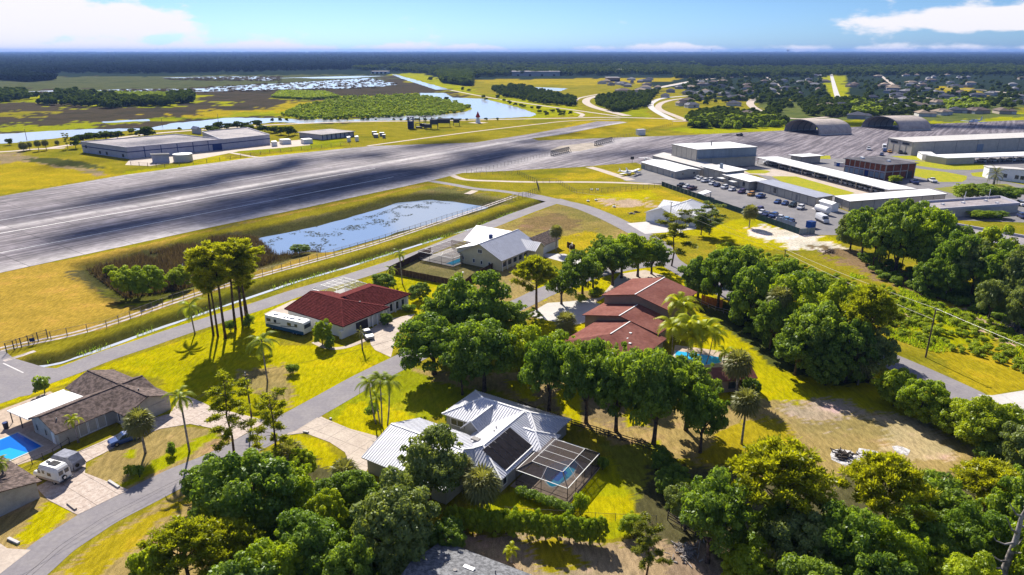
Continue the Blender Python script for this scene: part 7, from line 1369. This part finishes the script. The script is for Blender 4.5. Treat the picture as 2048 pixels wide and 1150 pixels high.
# ------------------------------------------------------------------ poles, wires, fences, signs
def pole(lab, bx, by, yt, arms=(), tr=False, rad=.17):
    p_ = G(bx, by); h_ = HGT(p_, yt); o = empty('utility_pole', p_, lab, 'utility pole'); MB().tube([(0, 0, 0), (0, 0, h_)], [rad, rad * .65], 10).build('pole', M['pole'], o)
    for z_ in arms: MB().bar((-.6, 0, h_ - z_), (.6, 0, h_ - z_), .1).build('crossarm', M['pole'], o)
    for z_ in (.1,) + tuple(arms): MB().tube([(0, -.12, h_ - z_), (0, -.12, h_ - z_ + .25)], [.06, .05], 6).build('insulator', M['alu'], o)
    if tr: MB().tube([(-.4, 0, h_ - 3.0), (-.4, 0, h_ - 2.1)], [.28, .28], 12).build('transformer', M['alu'], o)
    return p_ + Vector((0, 0, h_))
t1 = pole('tall bare pole carrying two bright wires on the right beside the road', 1851, 715, 617, (.3,)); t2 = pole('pole under the wires on the cleared strip', 1567, 530, 499, (.2,)); t3 = pole('pole behind the ragged pine at the white-roofed house', 1338, 468, 404, (.3,)); t4 = pole('pole with round transformer at the street on the left', 503, 834, 745, (.5, 1.2), True)
def wire(pts, sag, m, rad, lab, name='overhead_wire'):
    o = empty(name, pts[0], lab, 'wire')
    for i in range(len(pts) - 1):
        a, b_ = pts[i] - pts[0], pts[i + 1] - pts[0]; n = 10; MB().tube([a + (b_ - a) * k / n - Vector((0, 0, sag * 4 * (k / n) * (1 - k / n))) for k in range(n + 1)], [rad] * (n + 1), 5).build('span', m, o)
wm_ = mat('bright_wire', (.62, .58, .5), .4, spec=.5); far_end = G(1150, 404, 9)
wire([t1, t2 + Vector((0, 0, .1)), t3, G(1145, 383, 9)], .5, wm_, .028, 'upper bright overhead wire across the cleared strip'); dn = Vector((0, 0, -2.4)); wire([t1 + dn, t2 + Vector((0, 0, -.9)), t3 + dn], .5, wm_, .028, 'lower bright overhead wire across the cleared strip'); wire([t1, t1 + (t1 - t2)], .5, wm_, .025, 'upper wire leaving the right pole out of the picture')
wd_ = mat('dark_wire', (.05, .05, .05), .6); wire([G(-120, 1010, 9), t4, G(900, 640, 9)], 1.2, wd_, .022, 'thin dark wire over the curved paver drive along the street'); wire([t4 - Vector((0, 0, 1.2)), G(330, 810, 4.4)], .3, wd_, .018, 'service wire from the left pole to the shingle house')
for i, (bx, by, yt) in enumerate(((54, 281, 257), (203, 252, 246), (325, 253, 236), (437, 246, 227), (990, 560, 545))):
    if i < 4: pole(['thin pole by the left marsh water', 'short thin pole in the marsh', 'thin pole behind the factory', 'tall thin pole right of the marsh'][i], bx, by, yt, (), False, .2)
p_ = G(926, 574); h_ = HGT(p_, 545); o = empty('lamp_post', p_, 'white-headed yard lamp post at the corner of the brown board fence', 'lamp post'); MB().tube([(0, 0, 0), (0, 0, h_)], [.08, .06], 8).build('post', M['trim'], o); MB().box((0, 0, h_), (.5, .5, .3)).build('lamp_head', M['alu'], o); MB().box((-.3, -.3, 2.2), (.6, .1, 1.6)).build('sign_panel', M['alu'], o)
p_ = G(1139, 511); o = empty('basketball_hoop', p_, 'white basketball backboard on a pole at the end of the cream house drive', 'basketball hoop'); MB().tube([(0, 0, 0), (0, 0, 3.2), (.6, 0, 3.6)], [.08, .07, .06], 8).build('post', M['alu'], o); MB().box((.7, 0, 3.6), (.08, 1.6, 1.0)).build('backboard', M['alu'], o)
mb = MB(); mb.tube([(1.05 + .25 * math.cos(t_ * .7), .25 * math.sin(t_ * .7), 3.2) for t_ in range(10)], [.03] * 10, 5); mb.build('rim', M['woodo'], o)
st_ = M['steel']; lk = M['link']
fence('long chain-link fence between the two wheel tracks along the pond', 'fence', P(0, 702, 135, 672, 214, 656, 346, 603, 506, 556, 600, 529, 746, 488, 894, 439, 1008, 405), 1.9, 3.1, st_, rails=(1.88,), fill=lk, pw=.11)
fence('dark sliding gate at the left end of the long chain-link fence', 'gate', P(14, 706, 58, 690, 96, 677), 2.2, 1.6, M['trim'], rails=(2.1, 1.1, .2), fill=lk, pw=.14, name='gate'); o = empty('gate_sign', G(66, 689), 'blue sign panel on the left gate', 'sign'); MB().box((0, 0, 1.1), (1.0, .06, .8), .45).build('panel', M['navy'], o); MB().tube([(0, .08, 0), (0, .08, 1.4)], [.05, .05], 6).build('post', st_, o)
fence('dark gate across the taxi path at the pond end', 'gate', P(1012, 405, 1030, 399, 1052, 394, 1078, 384), 2.3, 2.2, M['trim'], rails=(2.2, 1.2, .2), fill=lk, pw=.14, name='gate')
fence('chain-link fence from the taxi path gate up to the runway apron', 'fence', P(1078, 384, 1073, 366, 1035, 349), 2., 2.6, M['trim'], rails=(1.95,), fill=lk, pw=.14); fence('chain-link fence dipping along the grass to the car park corner', 'fence', P(1073, 366, 1112, 365, 1153, 388, 1240, 382, 1320, 375), 2., 3.2, st_, rails=(1.95,), fill=lk, pw=.13)
fence('short chain-link fence between runway and apron fence corner', 'fence', P(948, 349, 1035, 349), 1.8, 3.4, st_, rails=(1.75,), fill=lk, pw=.12); fence('chain-link fence across the apron to the left blast barrier', 'fence', P(933, 347, 972, 341, 1030, 327, 1101, 310), 2., 3.4, st_, rails=(1.95,), fill=lk, pw=.12); fence('chain-link fence from the right blast barrier to the canal road', 'fence', P(1223, 280, 1275, 268, 1345, 250), 2., 5, st_, rails=(1.95,), fill=lk, pw=.16)
fence('chain-link fence in front of the factory', 'fence', P(262, 330, 330, 335, 440, 322, 540, 306, 700, 290), 2., 7, st_, rails=(1.95,), fill=lk, pw=.2)
def barrier(lab, a, b_):
    A_, B_ = G(*a), G(*b_); e = B_ - A_; n = 9; o = empty('blast_barrier', (0, 0, 0), lab, 'barrier'); pr_ = Vector((-e.y, e.x, 0)).normalized(); H = Vector((0, 0, 3.2))
    for k in range(n + 1): q = A_ + e * k / n; MB().bar(q, q + H, .28).build('post', M['trim'], o); MB().bar(q + H, q - pr_ * 2.2, .22).build('brace', M['trim'], o)
    for z_ in (.3, 3.1): MB().bar(A_ + Vector((0, 0, z_)), B_ + Vector((0, 0, z_)), .3).build('rail', M['trim'], o)
    for k in range(n): MB().bar(A_ + e * k / n + Vector((0, 0, .4)), A_ + e * (k + 1) / n + H, .2).build('diagonal', M['trim'], o)
barrier('left lattice blast barrier on the apron', (1102, 312), (1137, 304)); barrier('right lattice blast barrier on the apron', (1189, 292), (1223, 283)); 
fence('dark post and rail fence along the right side of the open lawn', 'fence', P(1700, 742, 1717, 753, 1749, 771, 1817, 810, 1890, 849, 1960, 888, 2043, 930, 2140, 985), 1.4, 2.4, M['woodd'], rails=(.4, .85, 1.3), pw=.13, rw=.14); fence('dark rail fence between the main garden and the tree belt', 'fence', P(1036, 812, 1051, 820, 1090, 834, 1170, 860, 1240, 882, 1312, 905), 1.3, 2.4, M['woodd'], rails=(.4, .8, 1.2), pw=.12, rw=.12)
fence('dark rail fence under the trees at the bottom right', 'fence', P(1335, 1040, 1390, 1072, 1458, 1118), 1.3, 2.2, M['woodd'], rails=(.4, .8, 1.2), pw=.12, rw=.12); fence('thin wire fence between the sunny lawn and the hedgerow', 'fence', P(1010, 1028, 1100, 1034, 1190, 1040, 1312, 1046), 1.2, 3, M['trim'], rails=(1.15,), fill=lk, pw=.06, rw=.04); fence('pale rail fence under the right tree belt by the orange panel', 'fence', P(1390, 604, 1430, 622, 1500, 640), 1.2, 2.5, M['barkd'], rails=(.5, 1.1), pw=.12, rw=.1)
# training tower and structures across the runway
p_ = G(822, 257); h_ = HGT(p_, 233); o = empty('training_tower', p_, 'dark steel training tower beyond the runway', 'tower')
for x_ in (-2, 2):
    for y_ in (-2, 2): MB().bar((x_, y_, 0), (x_, y_, h_), .5).build('leg', M['navy'], o)
for k in range(5): z_ = h_ * (k + 1) / 5; MB().box((0, 0, z_), (5.2, 5.2, .3)).build('platform', M['navy'], o); MB().bar((-2, -2, z_ - h_ / 5), (2, -2, z_), .35).build('brace', M['navy'], o)
MB().box((0, 0, h_ * .3), (4, 4, h_ * .6)).build('stair_core', M['trim'], o)
for i, (x_, y_, w_, hh) in enumerate(((838, 257, 5, 4), (846, 256, 5, 9), (856, 258, 6, 10), (868, 258, 6, 8), (888, 254, 10, 7), (913, 252, 5, 6))):
    p_ = G(x_, y_); o = empty('training_rig', p_, ['low frame left of the training rigs', 'narrow goal-shaped frame beside the tower', 'tall goal-shaped frame in the middle of the rigs', 'boxy rig in front of the row', 'dark box on legs right of the rigs', 'small dark box, rightmost of the rigs'][i], 'frame')
    for sx in (-1, 1): MB().bar((sx * w_ / 2, 0, 0), (sx * w_ / 2, 0, hh), .4).build('leg', M['trim'], o)
    MB().bar((-w_ / 2, 0, hh), (w_ / 2, 0, hh), .4).build('beam', M['trim'], o); MB().box((0, 0, hh * (.7 if i > 2 else .25)), (w_, 2.5, hh * (.5 if i > 2 else .3))).build('box', M['trim'], o)
p_ = G(956, 246); o = empty('wind_tetrahedron', p_, 'red and white pointed wind marker beyond the runway', 'marker'); MB().tube([(0, 0, 0), (0, 0, 5)], [2.4, 1.2], 6).build('base', M['alu'], o); MB().tube([(0, 0, 5), (0, 0, 10)], [2.2, .1], 4).build('cone', mat('red_marker', (.4, .03, .02), .5), o); sheet('concrete_pad', P(935, 245.5, 956, 244, 978, 245.5, 956, 247.5), .12, M['conc'])
for i, (x_, y_, w_) in enumerate(((749, 270, 3), (752, 275, 3), (764, 272, 3), (768, 276, 2))): p_ = G(x_, y_); o = empty('field_box', p_, ['left upper grey cabinet in the grass', 'left lower grey cabinet in the grass', 'right upper grey cabinet in the grass', 'right lower grey cabinet in the grass'][i] + ' by the blue block', 'cabinet'); MB().box((0, 0, 1.2), (w_, w_, 2.4)).build('cabinet_body', M['greytrim'], o); MB().box((0, 0, 2.5), (w_ + .4, w_ + .4, .2)).build('lid', M['alu'], o)
p_ = G(1281, 270); o = empty('field_cabin', p_, 'white and blue cabin at the corner of the apron fence', 'cabin'); MB().box((0, 0, 2), (6, 4, 4), .3).build('cabin_body', M['alu'], o); MB().box((0, 0, 4.1), (6.6, 4.6, .3), .3).build('roof', M['lav'], o); MB().box((-.6, -2.1, 1.4), (1.2, .1, 2.2), .3).build('door', M['blue'], o)
p_ = G(1264, 328); o = empty('sign_post', p_, 'black square sign board on a post at the grass edge', 'sign'); h_ = HGT(p_, 316); MB().tube([(0, 0, 0), (0, 0, h_)], [.12, .12], 6).build('post', st_, o); MB().box((0, 0, h_), (2, .15, 1.6)).build('board', M['trim'], o)
for i, (x_, y_) in enumerate(((1176, 403), (1192, 401), (1228, 414), (1183, 380), (1195, 380), (1361, 467))):
    p_ = G(x_, y_); o = empty('garden_light', p_, ['white round marker beside the yellow patch', 'white round marker right of the yellow patch', 'white marker on the grass before the burnt heap', 'left white marker by the chain-link fence', 'right white marker by the chain-link fence', 'white basin in front of the ragged pine'][i], 'marker'); MB().tube([(0, 0, 0), (0, 0, .5)], [.5, .7], 10).build('bowl', M['alu'], o); MB().tube([(0, 0, .5), (0, 0, 1.3 if i < 3 else .8)], [.12, .12], 6).build('stem', M['trim'], o)
heap('debris_heap', 'grey and black debris heap on the grass left of the white-roofed house', 'debris heap', 1262, 428, 60, 2.2, M['barkd'], 1.2, 31); heap('debris_heap', 'dark debris scattered beside the grey debris heap', 'debris heap', 1274, 425, 40, 2.2, M['woodd'], 1.2, 32)
# boat trailer by the white house
car('van', (1334, 452), (1352, 450), 'silver', 'grey work trailer on the white drive of the white-roofed house', cat='trailer', name='work_trailer', s=.9)
# ------------------------------------------------------------------ aircraft
def plane(lab, x_, y_, rz, s, high=True):
    p_ = G(x_, y_); o = empty('small_aircraft', p_, lab, 'aircraft', None, rz); o.scale = (s, s, s); m_ = M['white']
    MB().tube([(-3.4, 0, 1.3), (-2.8, 0, 1.35), (-1.2, 0, 1.5), (.5, 0, 1.6), (4.2, 0, 1.6)], [.25, .5, .65, .6, .15], 12).build('fuselage', m_, o, smooth=True); z_ = 2.25 if high else 1.2
    MB().box((-.6, 0, z_), (1.5, 10.8, .16)).build('wing', m_, o); MB().box((3.9, 0, 1.75), (.8, 3.4, .1)).build('tailplane', m_, o)
    mb = MB(); mb.prism([(3.2, -.06), (4.5, -.06), (4.5, .06), (3.2, .06)], 1.7, 1.8); mb.quad((3.2, 0, 1.7), (4.5, 0, 1.7), (4.7, 0, 3.2), (4.1, 0, 3.2)); mb.build('fin', m_, o); MB().box((-1.2, 0, 1.95), (1.2, 1.05, .4)).build('cockpit_glass', M['glass'], o)
    MB().box((-3.65, 0, 1.3), (.08, .15, 2.0)).build('propeller', M['trim'], o)
    for q in ((-2.6, 0), (-.4, 1.1), (-.4, -1.1)): w_ = place('wheel', WH, o, (q[0], q[1], .25), sc=(.7, .7, .7)); MB().bar((q[0], q[1] * .5, 1.1), (q[0], q[1], .3), .08).build('gear_leg', m_, o)
plane('white and blue high-wing aircraft nearest the gabled shed', 1268, 349, 2.6, 1., True); plane('white low-wing aircraft parked left of the high-wing one', 1251, 350, 2.3, .95, False); plane('white twin-engine aircraft standing on the far apron at the right', 1948, 249, .4, 2.0, False); plane('light aircraft between the long shed and the apron', 1292, 322, 1.0, .8, True)
p_ = G(1468, 272); o = empty('tow_tug', p_, 'dark tow tug with a long bar on the far apron', 'tow tug'); MB().box((4, 0, 1.0), (4.5, 2.6, 1.2)).build('tug_body', M['trim'], o); MB().box((5, 0, 2), (1.4, 2, 1.0)).build('cab', M['greytrim'], o); MB().bar((2, 0, .6), (-9, 0, .5), .3).build('tow_bar', M['trim'], o)
for sx in (2.5, 5.5):
    for sy in (-1.2, 1.2): place('wheel', WH, o, (sx, sy, .45), sc=(1.4, 1, 1.4))
# ------------------------------------------------------------------ houses of the far suburb
rcol = [mat('far_roof_brown', (.13, .10, .09), .9), mat('far_roof_grey', (.17, .17, .19), .9), mat('far_roof_dark', (.055, .06, .085), .9), mat('far_roof_tan', (.24, .19, .15), .9)]; wcol = [mat('far_wall_white', (.5, .49, .48), .8), mat('far_wall_tan', (.36, .31, .26), .8), mat('far_wall_grey', (.27, .28, .32), .8)]
HS = [(1491, 230, 0, 1, 58), (1465, 208, 2, 0, 40), (1462, 197, 2, 2, 30), (1637, 179, 0, 0, 24), (1654, 213, 3, 1, 40), (1681, 212, 2, 1, 36), (1716, 208, 3, 0, 40), (1765, 208, 2, 0, 44), (1789, 214, 1, 0, 50), (1832, 211, 0, 0, 54), (1713, 233, 2, 2, 56), (1844, 229, 3, 0, 46), (1882, 226, 3, 0, 44), (1952, 223, 0, 1, 56), (2002, 224, 0, 1, 50), (1809, 200, 1, 0, 36), (1783, 183, 2, 2, 34), (1794, 190, 2, 2, 36), (1853, 179, 1, 0, 24), (1870, 185, 1, 2, 28), (1888, 193, 2, 1, 36), (1873, 206, 3, 0, 40), (1914, 203, 1, 0, 34), (1955, 191, 2, 2, 36), (1981, 187, 1, 0, 28), (1821, 169, 1, 2, 22), (1832, 173, 3, 1, 22), (2028, 178, 1, 2, 24), (1935, 172, 2, 1, 20), (1529, 162, 0, 1, 18), (1867, 153, 1, 0, 14), (1882, 150, 1, 0, 14), (1894, 149, 3, 0, 12), (1856, 156, 1, 0, 14), (1698, 168, 2, 2, 18), (1917, 153, 2, 0, 13), (1383, 212, 1, 0, 36), (1459, 178, 1, 0, 24), (1442, 172, 2, 1, 20), (1400, 196, 2, 2, 34), (1375, 202, 0, 1, 34), (1362, 208, 3, 0, 28), (1271, 186, 2, 1, 20), (1341, 182, 2, 2, 20), (1358, 175, 1, 2, 20), (1222, 168, 2, 1, 18), (1236, 166, 2, 1, 18), (1250, 168, 2, 0, 18), (1264, 163, 2, 1, 16), (1280, 162, 1, 2, 16), (1296, 160, 2, 0, 16), (1910, 222, 2, 2, 40), (2040, 205, 2, 2, 34), (2030, 193, 1, 0, 26), (1745, 196, 2, 2, 26), (1600, 188, 2, 1, 20), (1843, 165, 2, 0, 16), (1900, 165, 1, 0, 16), (1420, 185, 2, 2, 26), (1330, 192, 2, 0, 22)]
rr = random.Random(3)
seen_ = {}
def hlab(nm_, where, x_, y_, wp):
    k_ = (nm_, where); seen_[k_] = seen_.get(k_, 0) + 1; same = sorted(h_[0] for h_ in HS if (['brown', 'grey', 'dark', 'tan'][h_[2]], zone_(h_[0])) == k_); q_ = same.index(x_); sz_ = 'large' if wp > 45 else ('mid-sized' if wp > 29 else ('small' if wp > 19 else 'tiny'))
    return '%s %s-roofed house %s, %s of its colour there from left' % (sz_, nm_, where, ordn[q_])
def zone_(x_): return 'beyond the arched shelters' if 1640 < x_ < 1900 else ('at the far right' if x_ >= 1900 else ('by the curved road' if x_ > 1420 else 'by the highway bend'))
for i, (x_, y_, rc_, wc_, wp) in enumerate(HS):
    p_ = G(x_, y_ + 3); f_ = Frame((p_.x, p_.y), rr.choice((8, 60, 20, -25, 75))); W = wp * DEP(p_) / FPX; W = min(max(W * .8, 13), 24)
    nm_ = ['brown', 'grey', 'dark', 'tan'][rc_]; where = 'beyond the arched shelters' if 1640 < x_ < 1900 else ('at the far right' if x_ >= 1900 else ('by the curved road' if x_ > 1420 else 'by the highway bend'))
    o = empty('suburban_house', (0, 0, 0), hlab(nm_, where, x_, y_, wp), 'house', 'houses of the far suburb')
    D = W * rr.uniform(.55, .8); roofblock(o, f_, -D / 2, D / 2, -W / 2, W / 2, 3.4, 2.6, 'b', D * .5, D * .5, wcol[wc_], rcol[rc_], over=.7)
    if wp > 24: roofblock(o, f_, D / 2 - 1, D / 2 + 5, -W / 2, -W / 2 + W * .45, 3.3, 1.9, 'a', 0, 3, wcol[wc_], rcol[rc_], over=.6); slab_panel(o, 'garage_door', f_, 'b-', D / 2 + 2, -W / 2 + .6, 1.3, 4, 2.4, wcol[0]); window(o, f_, 'a', 2, D / 2 - .6, 1.7, 2.4, 1.6)
for i in range(70):
    x_, y_ = rr.choice(((rr.uniform(1690, 2046), rr.uniform(150, 200)), (rr.uniform(1690, 2046), rr.uniform(143, 172)), (rr.uniform(1370, 1500), rr.uniform(158, 200)), (rr.uniform(1540, 1650), rr.uniform(150, 185)), (rr.uniform(1200, 1320), rr.uniform(160, 186))))
    p_ = G(x_, y_); f_ = Frame((p_.x, p_.y), rr.choice((8, 60, 20, -25, 75))); W = rr.uniform(16, 24); D = W * .7; kk = rr.randrange(4); o = empty('suburban_house', (0, 0, 0), 'small %s-roofed house half hidden in trees %s, %s' % (['brown', 'grey', 'dark', 'tan'][kk], 'right of the straight road' if x_ > 1690 else ('left of the straight road' if x_ > 1500 else ('by the curved road' if x_ > 1350 else 'by the highway bend')), 'near the horizon' if y_ < 163 else ('halfway up the suburb' if y_ < 182 else 'nearer the airfield')), 'house', 'half-hidden houses of the far suburb')
    roofblock(o, f_, -D / 2, D / 2, -W / 2, W / 2, 3.4, 2.8, 'b', D * .5, D * .5, wcol[rr.randrange(3)], rcol[kk], over=.7)
for nm_, lab, x0, x1, y_, hh, D, mm in (('warehouse', 'long grey warehouse in the far trees above the golden field', 1024, 1120, 152, 10, 60, 'greyw'), ('warehouse', 'white warehouse far off at the highway end', 1222, 1245, 145, 8, 60, 'white'), ('warehouse', 'long pale warehouse in the distant trees', 1245, 1325, 146, 9, 60, 'lav'), ('farm_building', 'low white building at the far end of the canal', 742, 775, 147, 5, 40, 'white'), ('warehouse', 'dark hipped building at the far townhouse row', 1215, 1240, 163, 7, 40, 'tanw'), ('warehouse', 'small white store in the far trees', 985, 1002, 146, 7, 40, 'white')):
    a, b_ = G(x0, y_), G(x1, y_); o = empty(nm_, (0, 0, 0), lab, 'building'); mb = MB(); mb.prism([(a.x, a.y), (b_.x, b_.y), (b_.x, b_.y + D), (a.x, a.y + D)], 0, hh); mb.build('wall', M[mm], o); mb = MB(); mb.prism([(a.x - 1, a.y - 1), (b_.x + 1, b_.y - 1), (b_.x + 1, b_.y + D + 1), (a.x - 1, a.y + D + 1)], hh + .01, hh + 1); mb.build('roof', M['flatroof'], o)
    for k in range(4): q = a + (b_ - a) * (k + .5) / 4; MB().box((q.x, q.y - .1, 2), (6, .2, 4)).build('loading_door', M['trim'], o)
p_ = G(1422, 110); o = empty('radio_mast', p_, 'thin radio mast standing above the horizon', 'mast'); MB().tube([(0, 0, 0), (0, 0, 104)], [4, 2], 5).build('mast', M['steel'], o); p_ = G(1575, 109); o = empty('water_tower', p_, 'tiny water tower on the horizon', 'water tower'); MB().tube([(0, 0, 0), (0, 0, 66)], [8, 8], 8).build('column', M['greyw'], o); MB().tube([(0, 0, 62), (0, 0, 70), (0, 0, 80), (0, 0, 88)], [10, 34, 34, 10], 12).build('tank', M['greyw'], o)

# ------------------------------------------------------------------ unseen clouds added towards the sun, shaped so their shadows darken runway and apron
def shade_cloud(lab, gx_, gy_, La, Lb, ang, hz, n, seed):
    r_ = random.Random(seed); bm = bmesh.new(); c0 = Vector((gx_, gy_, 0)) + dirv * (hz / dirv.z)
    for i in range(n):
        t_ = r_.uniform(-1, 1); u_ = r_.gauss(0, .42); a_, b_ = t_ * La * .5, u_ * Lb * .5 * math.sqrt(max(.1, 1 - t_ * t_)); x, y = a_ * math.cos(ang) - b_ * math.sin(ang), a_ * math.sin(ang) + b_ * math.cos(ang)
        s_ = Lb * r_.uniform(.10, .26); mt_ = Matrix.Translation((x, y, r_.uniform(0, Lb * .15))) @ Matrix.Rotation(ang, 4, 'Z') @ Matrix.Diagonal((s_ * 2.6, s_, s_ * .5, 1)); bmesh.ops.create_icosphere(bm, subdivisions=2, radius=1, matrix=mt_)
    me = bpy.data.meshes.new('shade_cloud'); bm.to_mesh(me); bm.free(); me.materials.append(mat_cloud); me.shade_smooth(); place('shade_cloud', me, None, c0, kind='structure', label=lab)
mat_cloud = mat('cloud_white', (.8, .8, .82), 1.)
A0 = G(745, 356); shade_cloud('flat unseen cloudlet added to shade the middle of the runway', A0.x, A0.y, 270, 44, RWA, 1300, 80, 1); A0 = G(250, 395); shade_cloud('unseen cloudlet added to shade the left runway', A0.x, A0.y, 90, 22, RWA, 1200, 16, 2)
A0 = G(650, 323); shade_cloud('unseen cloudlet added to shade the far runway edge', A0.x, A0.y, 260, 30, RWA, 1250, 46, 3); A0 = G(1370, 298); shade_cloud('small unseen cloudlet added to shade the apron', A0.x, A0.y, 150, 26, RWA - .5, 1300, 22, 4); A0 = G(1930, 252); shade_cloud('unseen cloudlet added to shade the far apron', A0.x, A0.y, 230, 60, -.2, 1300, 34, 5)
A0 = G(1090, 275); shade_cloud('thin unseen cloudlet added to shade the taxiway', A0.x, A0.y, 200, 22, RWA, 1300, 18, 6); A0 = G(300, 330); shade_cloud('unseen cloudlet added to shade the factory', A0.x - 20, A0.y + 40, 120, 22, RWA, 1350, 14, 7)

# ------------------------------------------------------------------ haze
hm = bpy.data.materials.new('haze'); hm.use_nodes = True; t = hm.node_tree; t.nodes.clear(); pv = N(t, 'ShaderNodeVolumePrincipled'); pv.inputs['Color'].default_value = (.20, .34, .74, 1); pv.inputs['Density'].default_value = HAZE = 5.5e-5; pv.inputs['Anisotropy'].default_value = .2
ho = N(t, 'ShaderNodeOutputMaterial'); t.links.new(pv.outputs[0], ho.inputs['Volume'])
hz = MB(); hz.box((0, 12300, 53), (56000, 27000, 110)); hb = hz.build('haze', hm, kind='stuff')
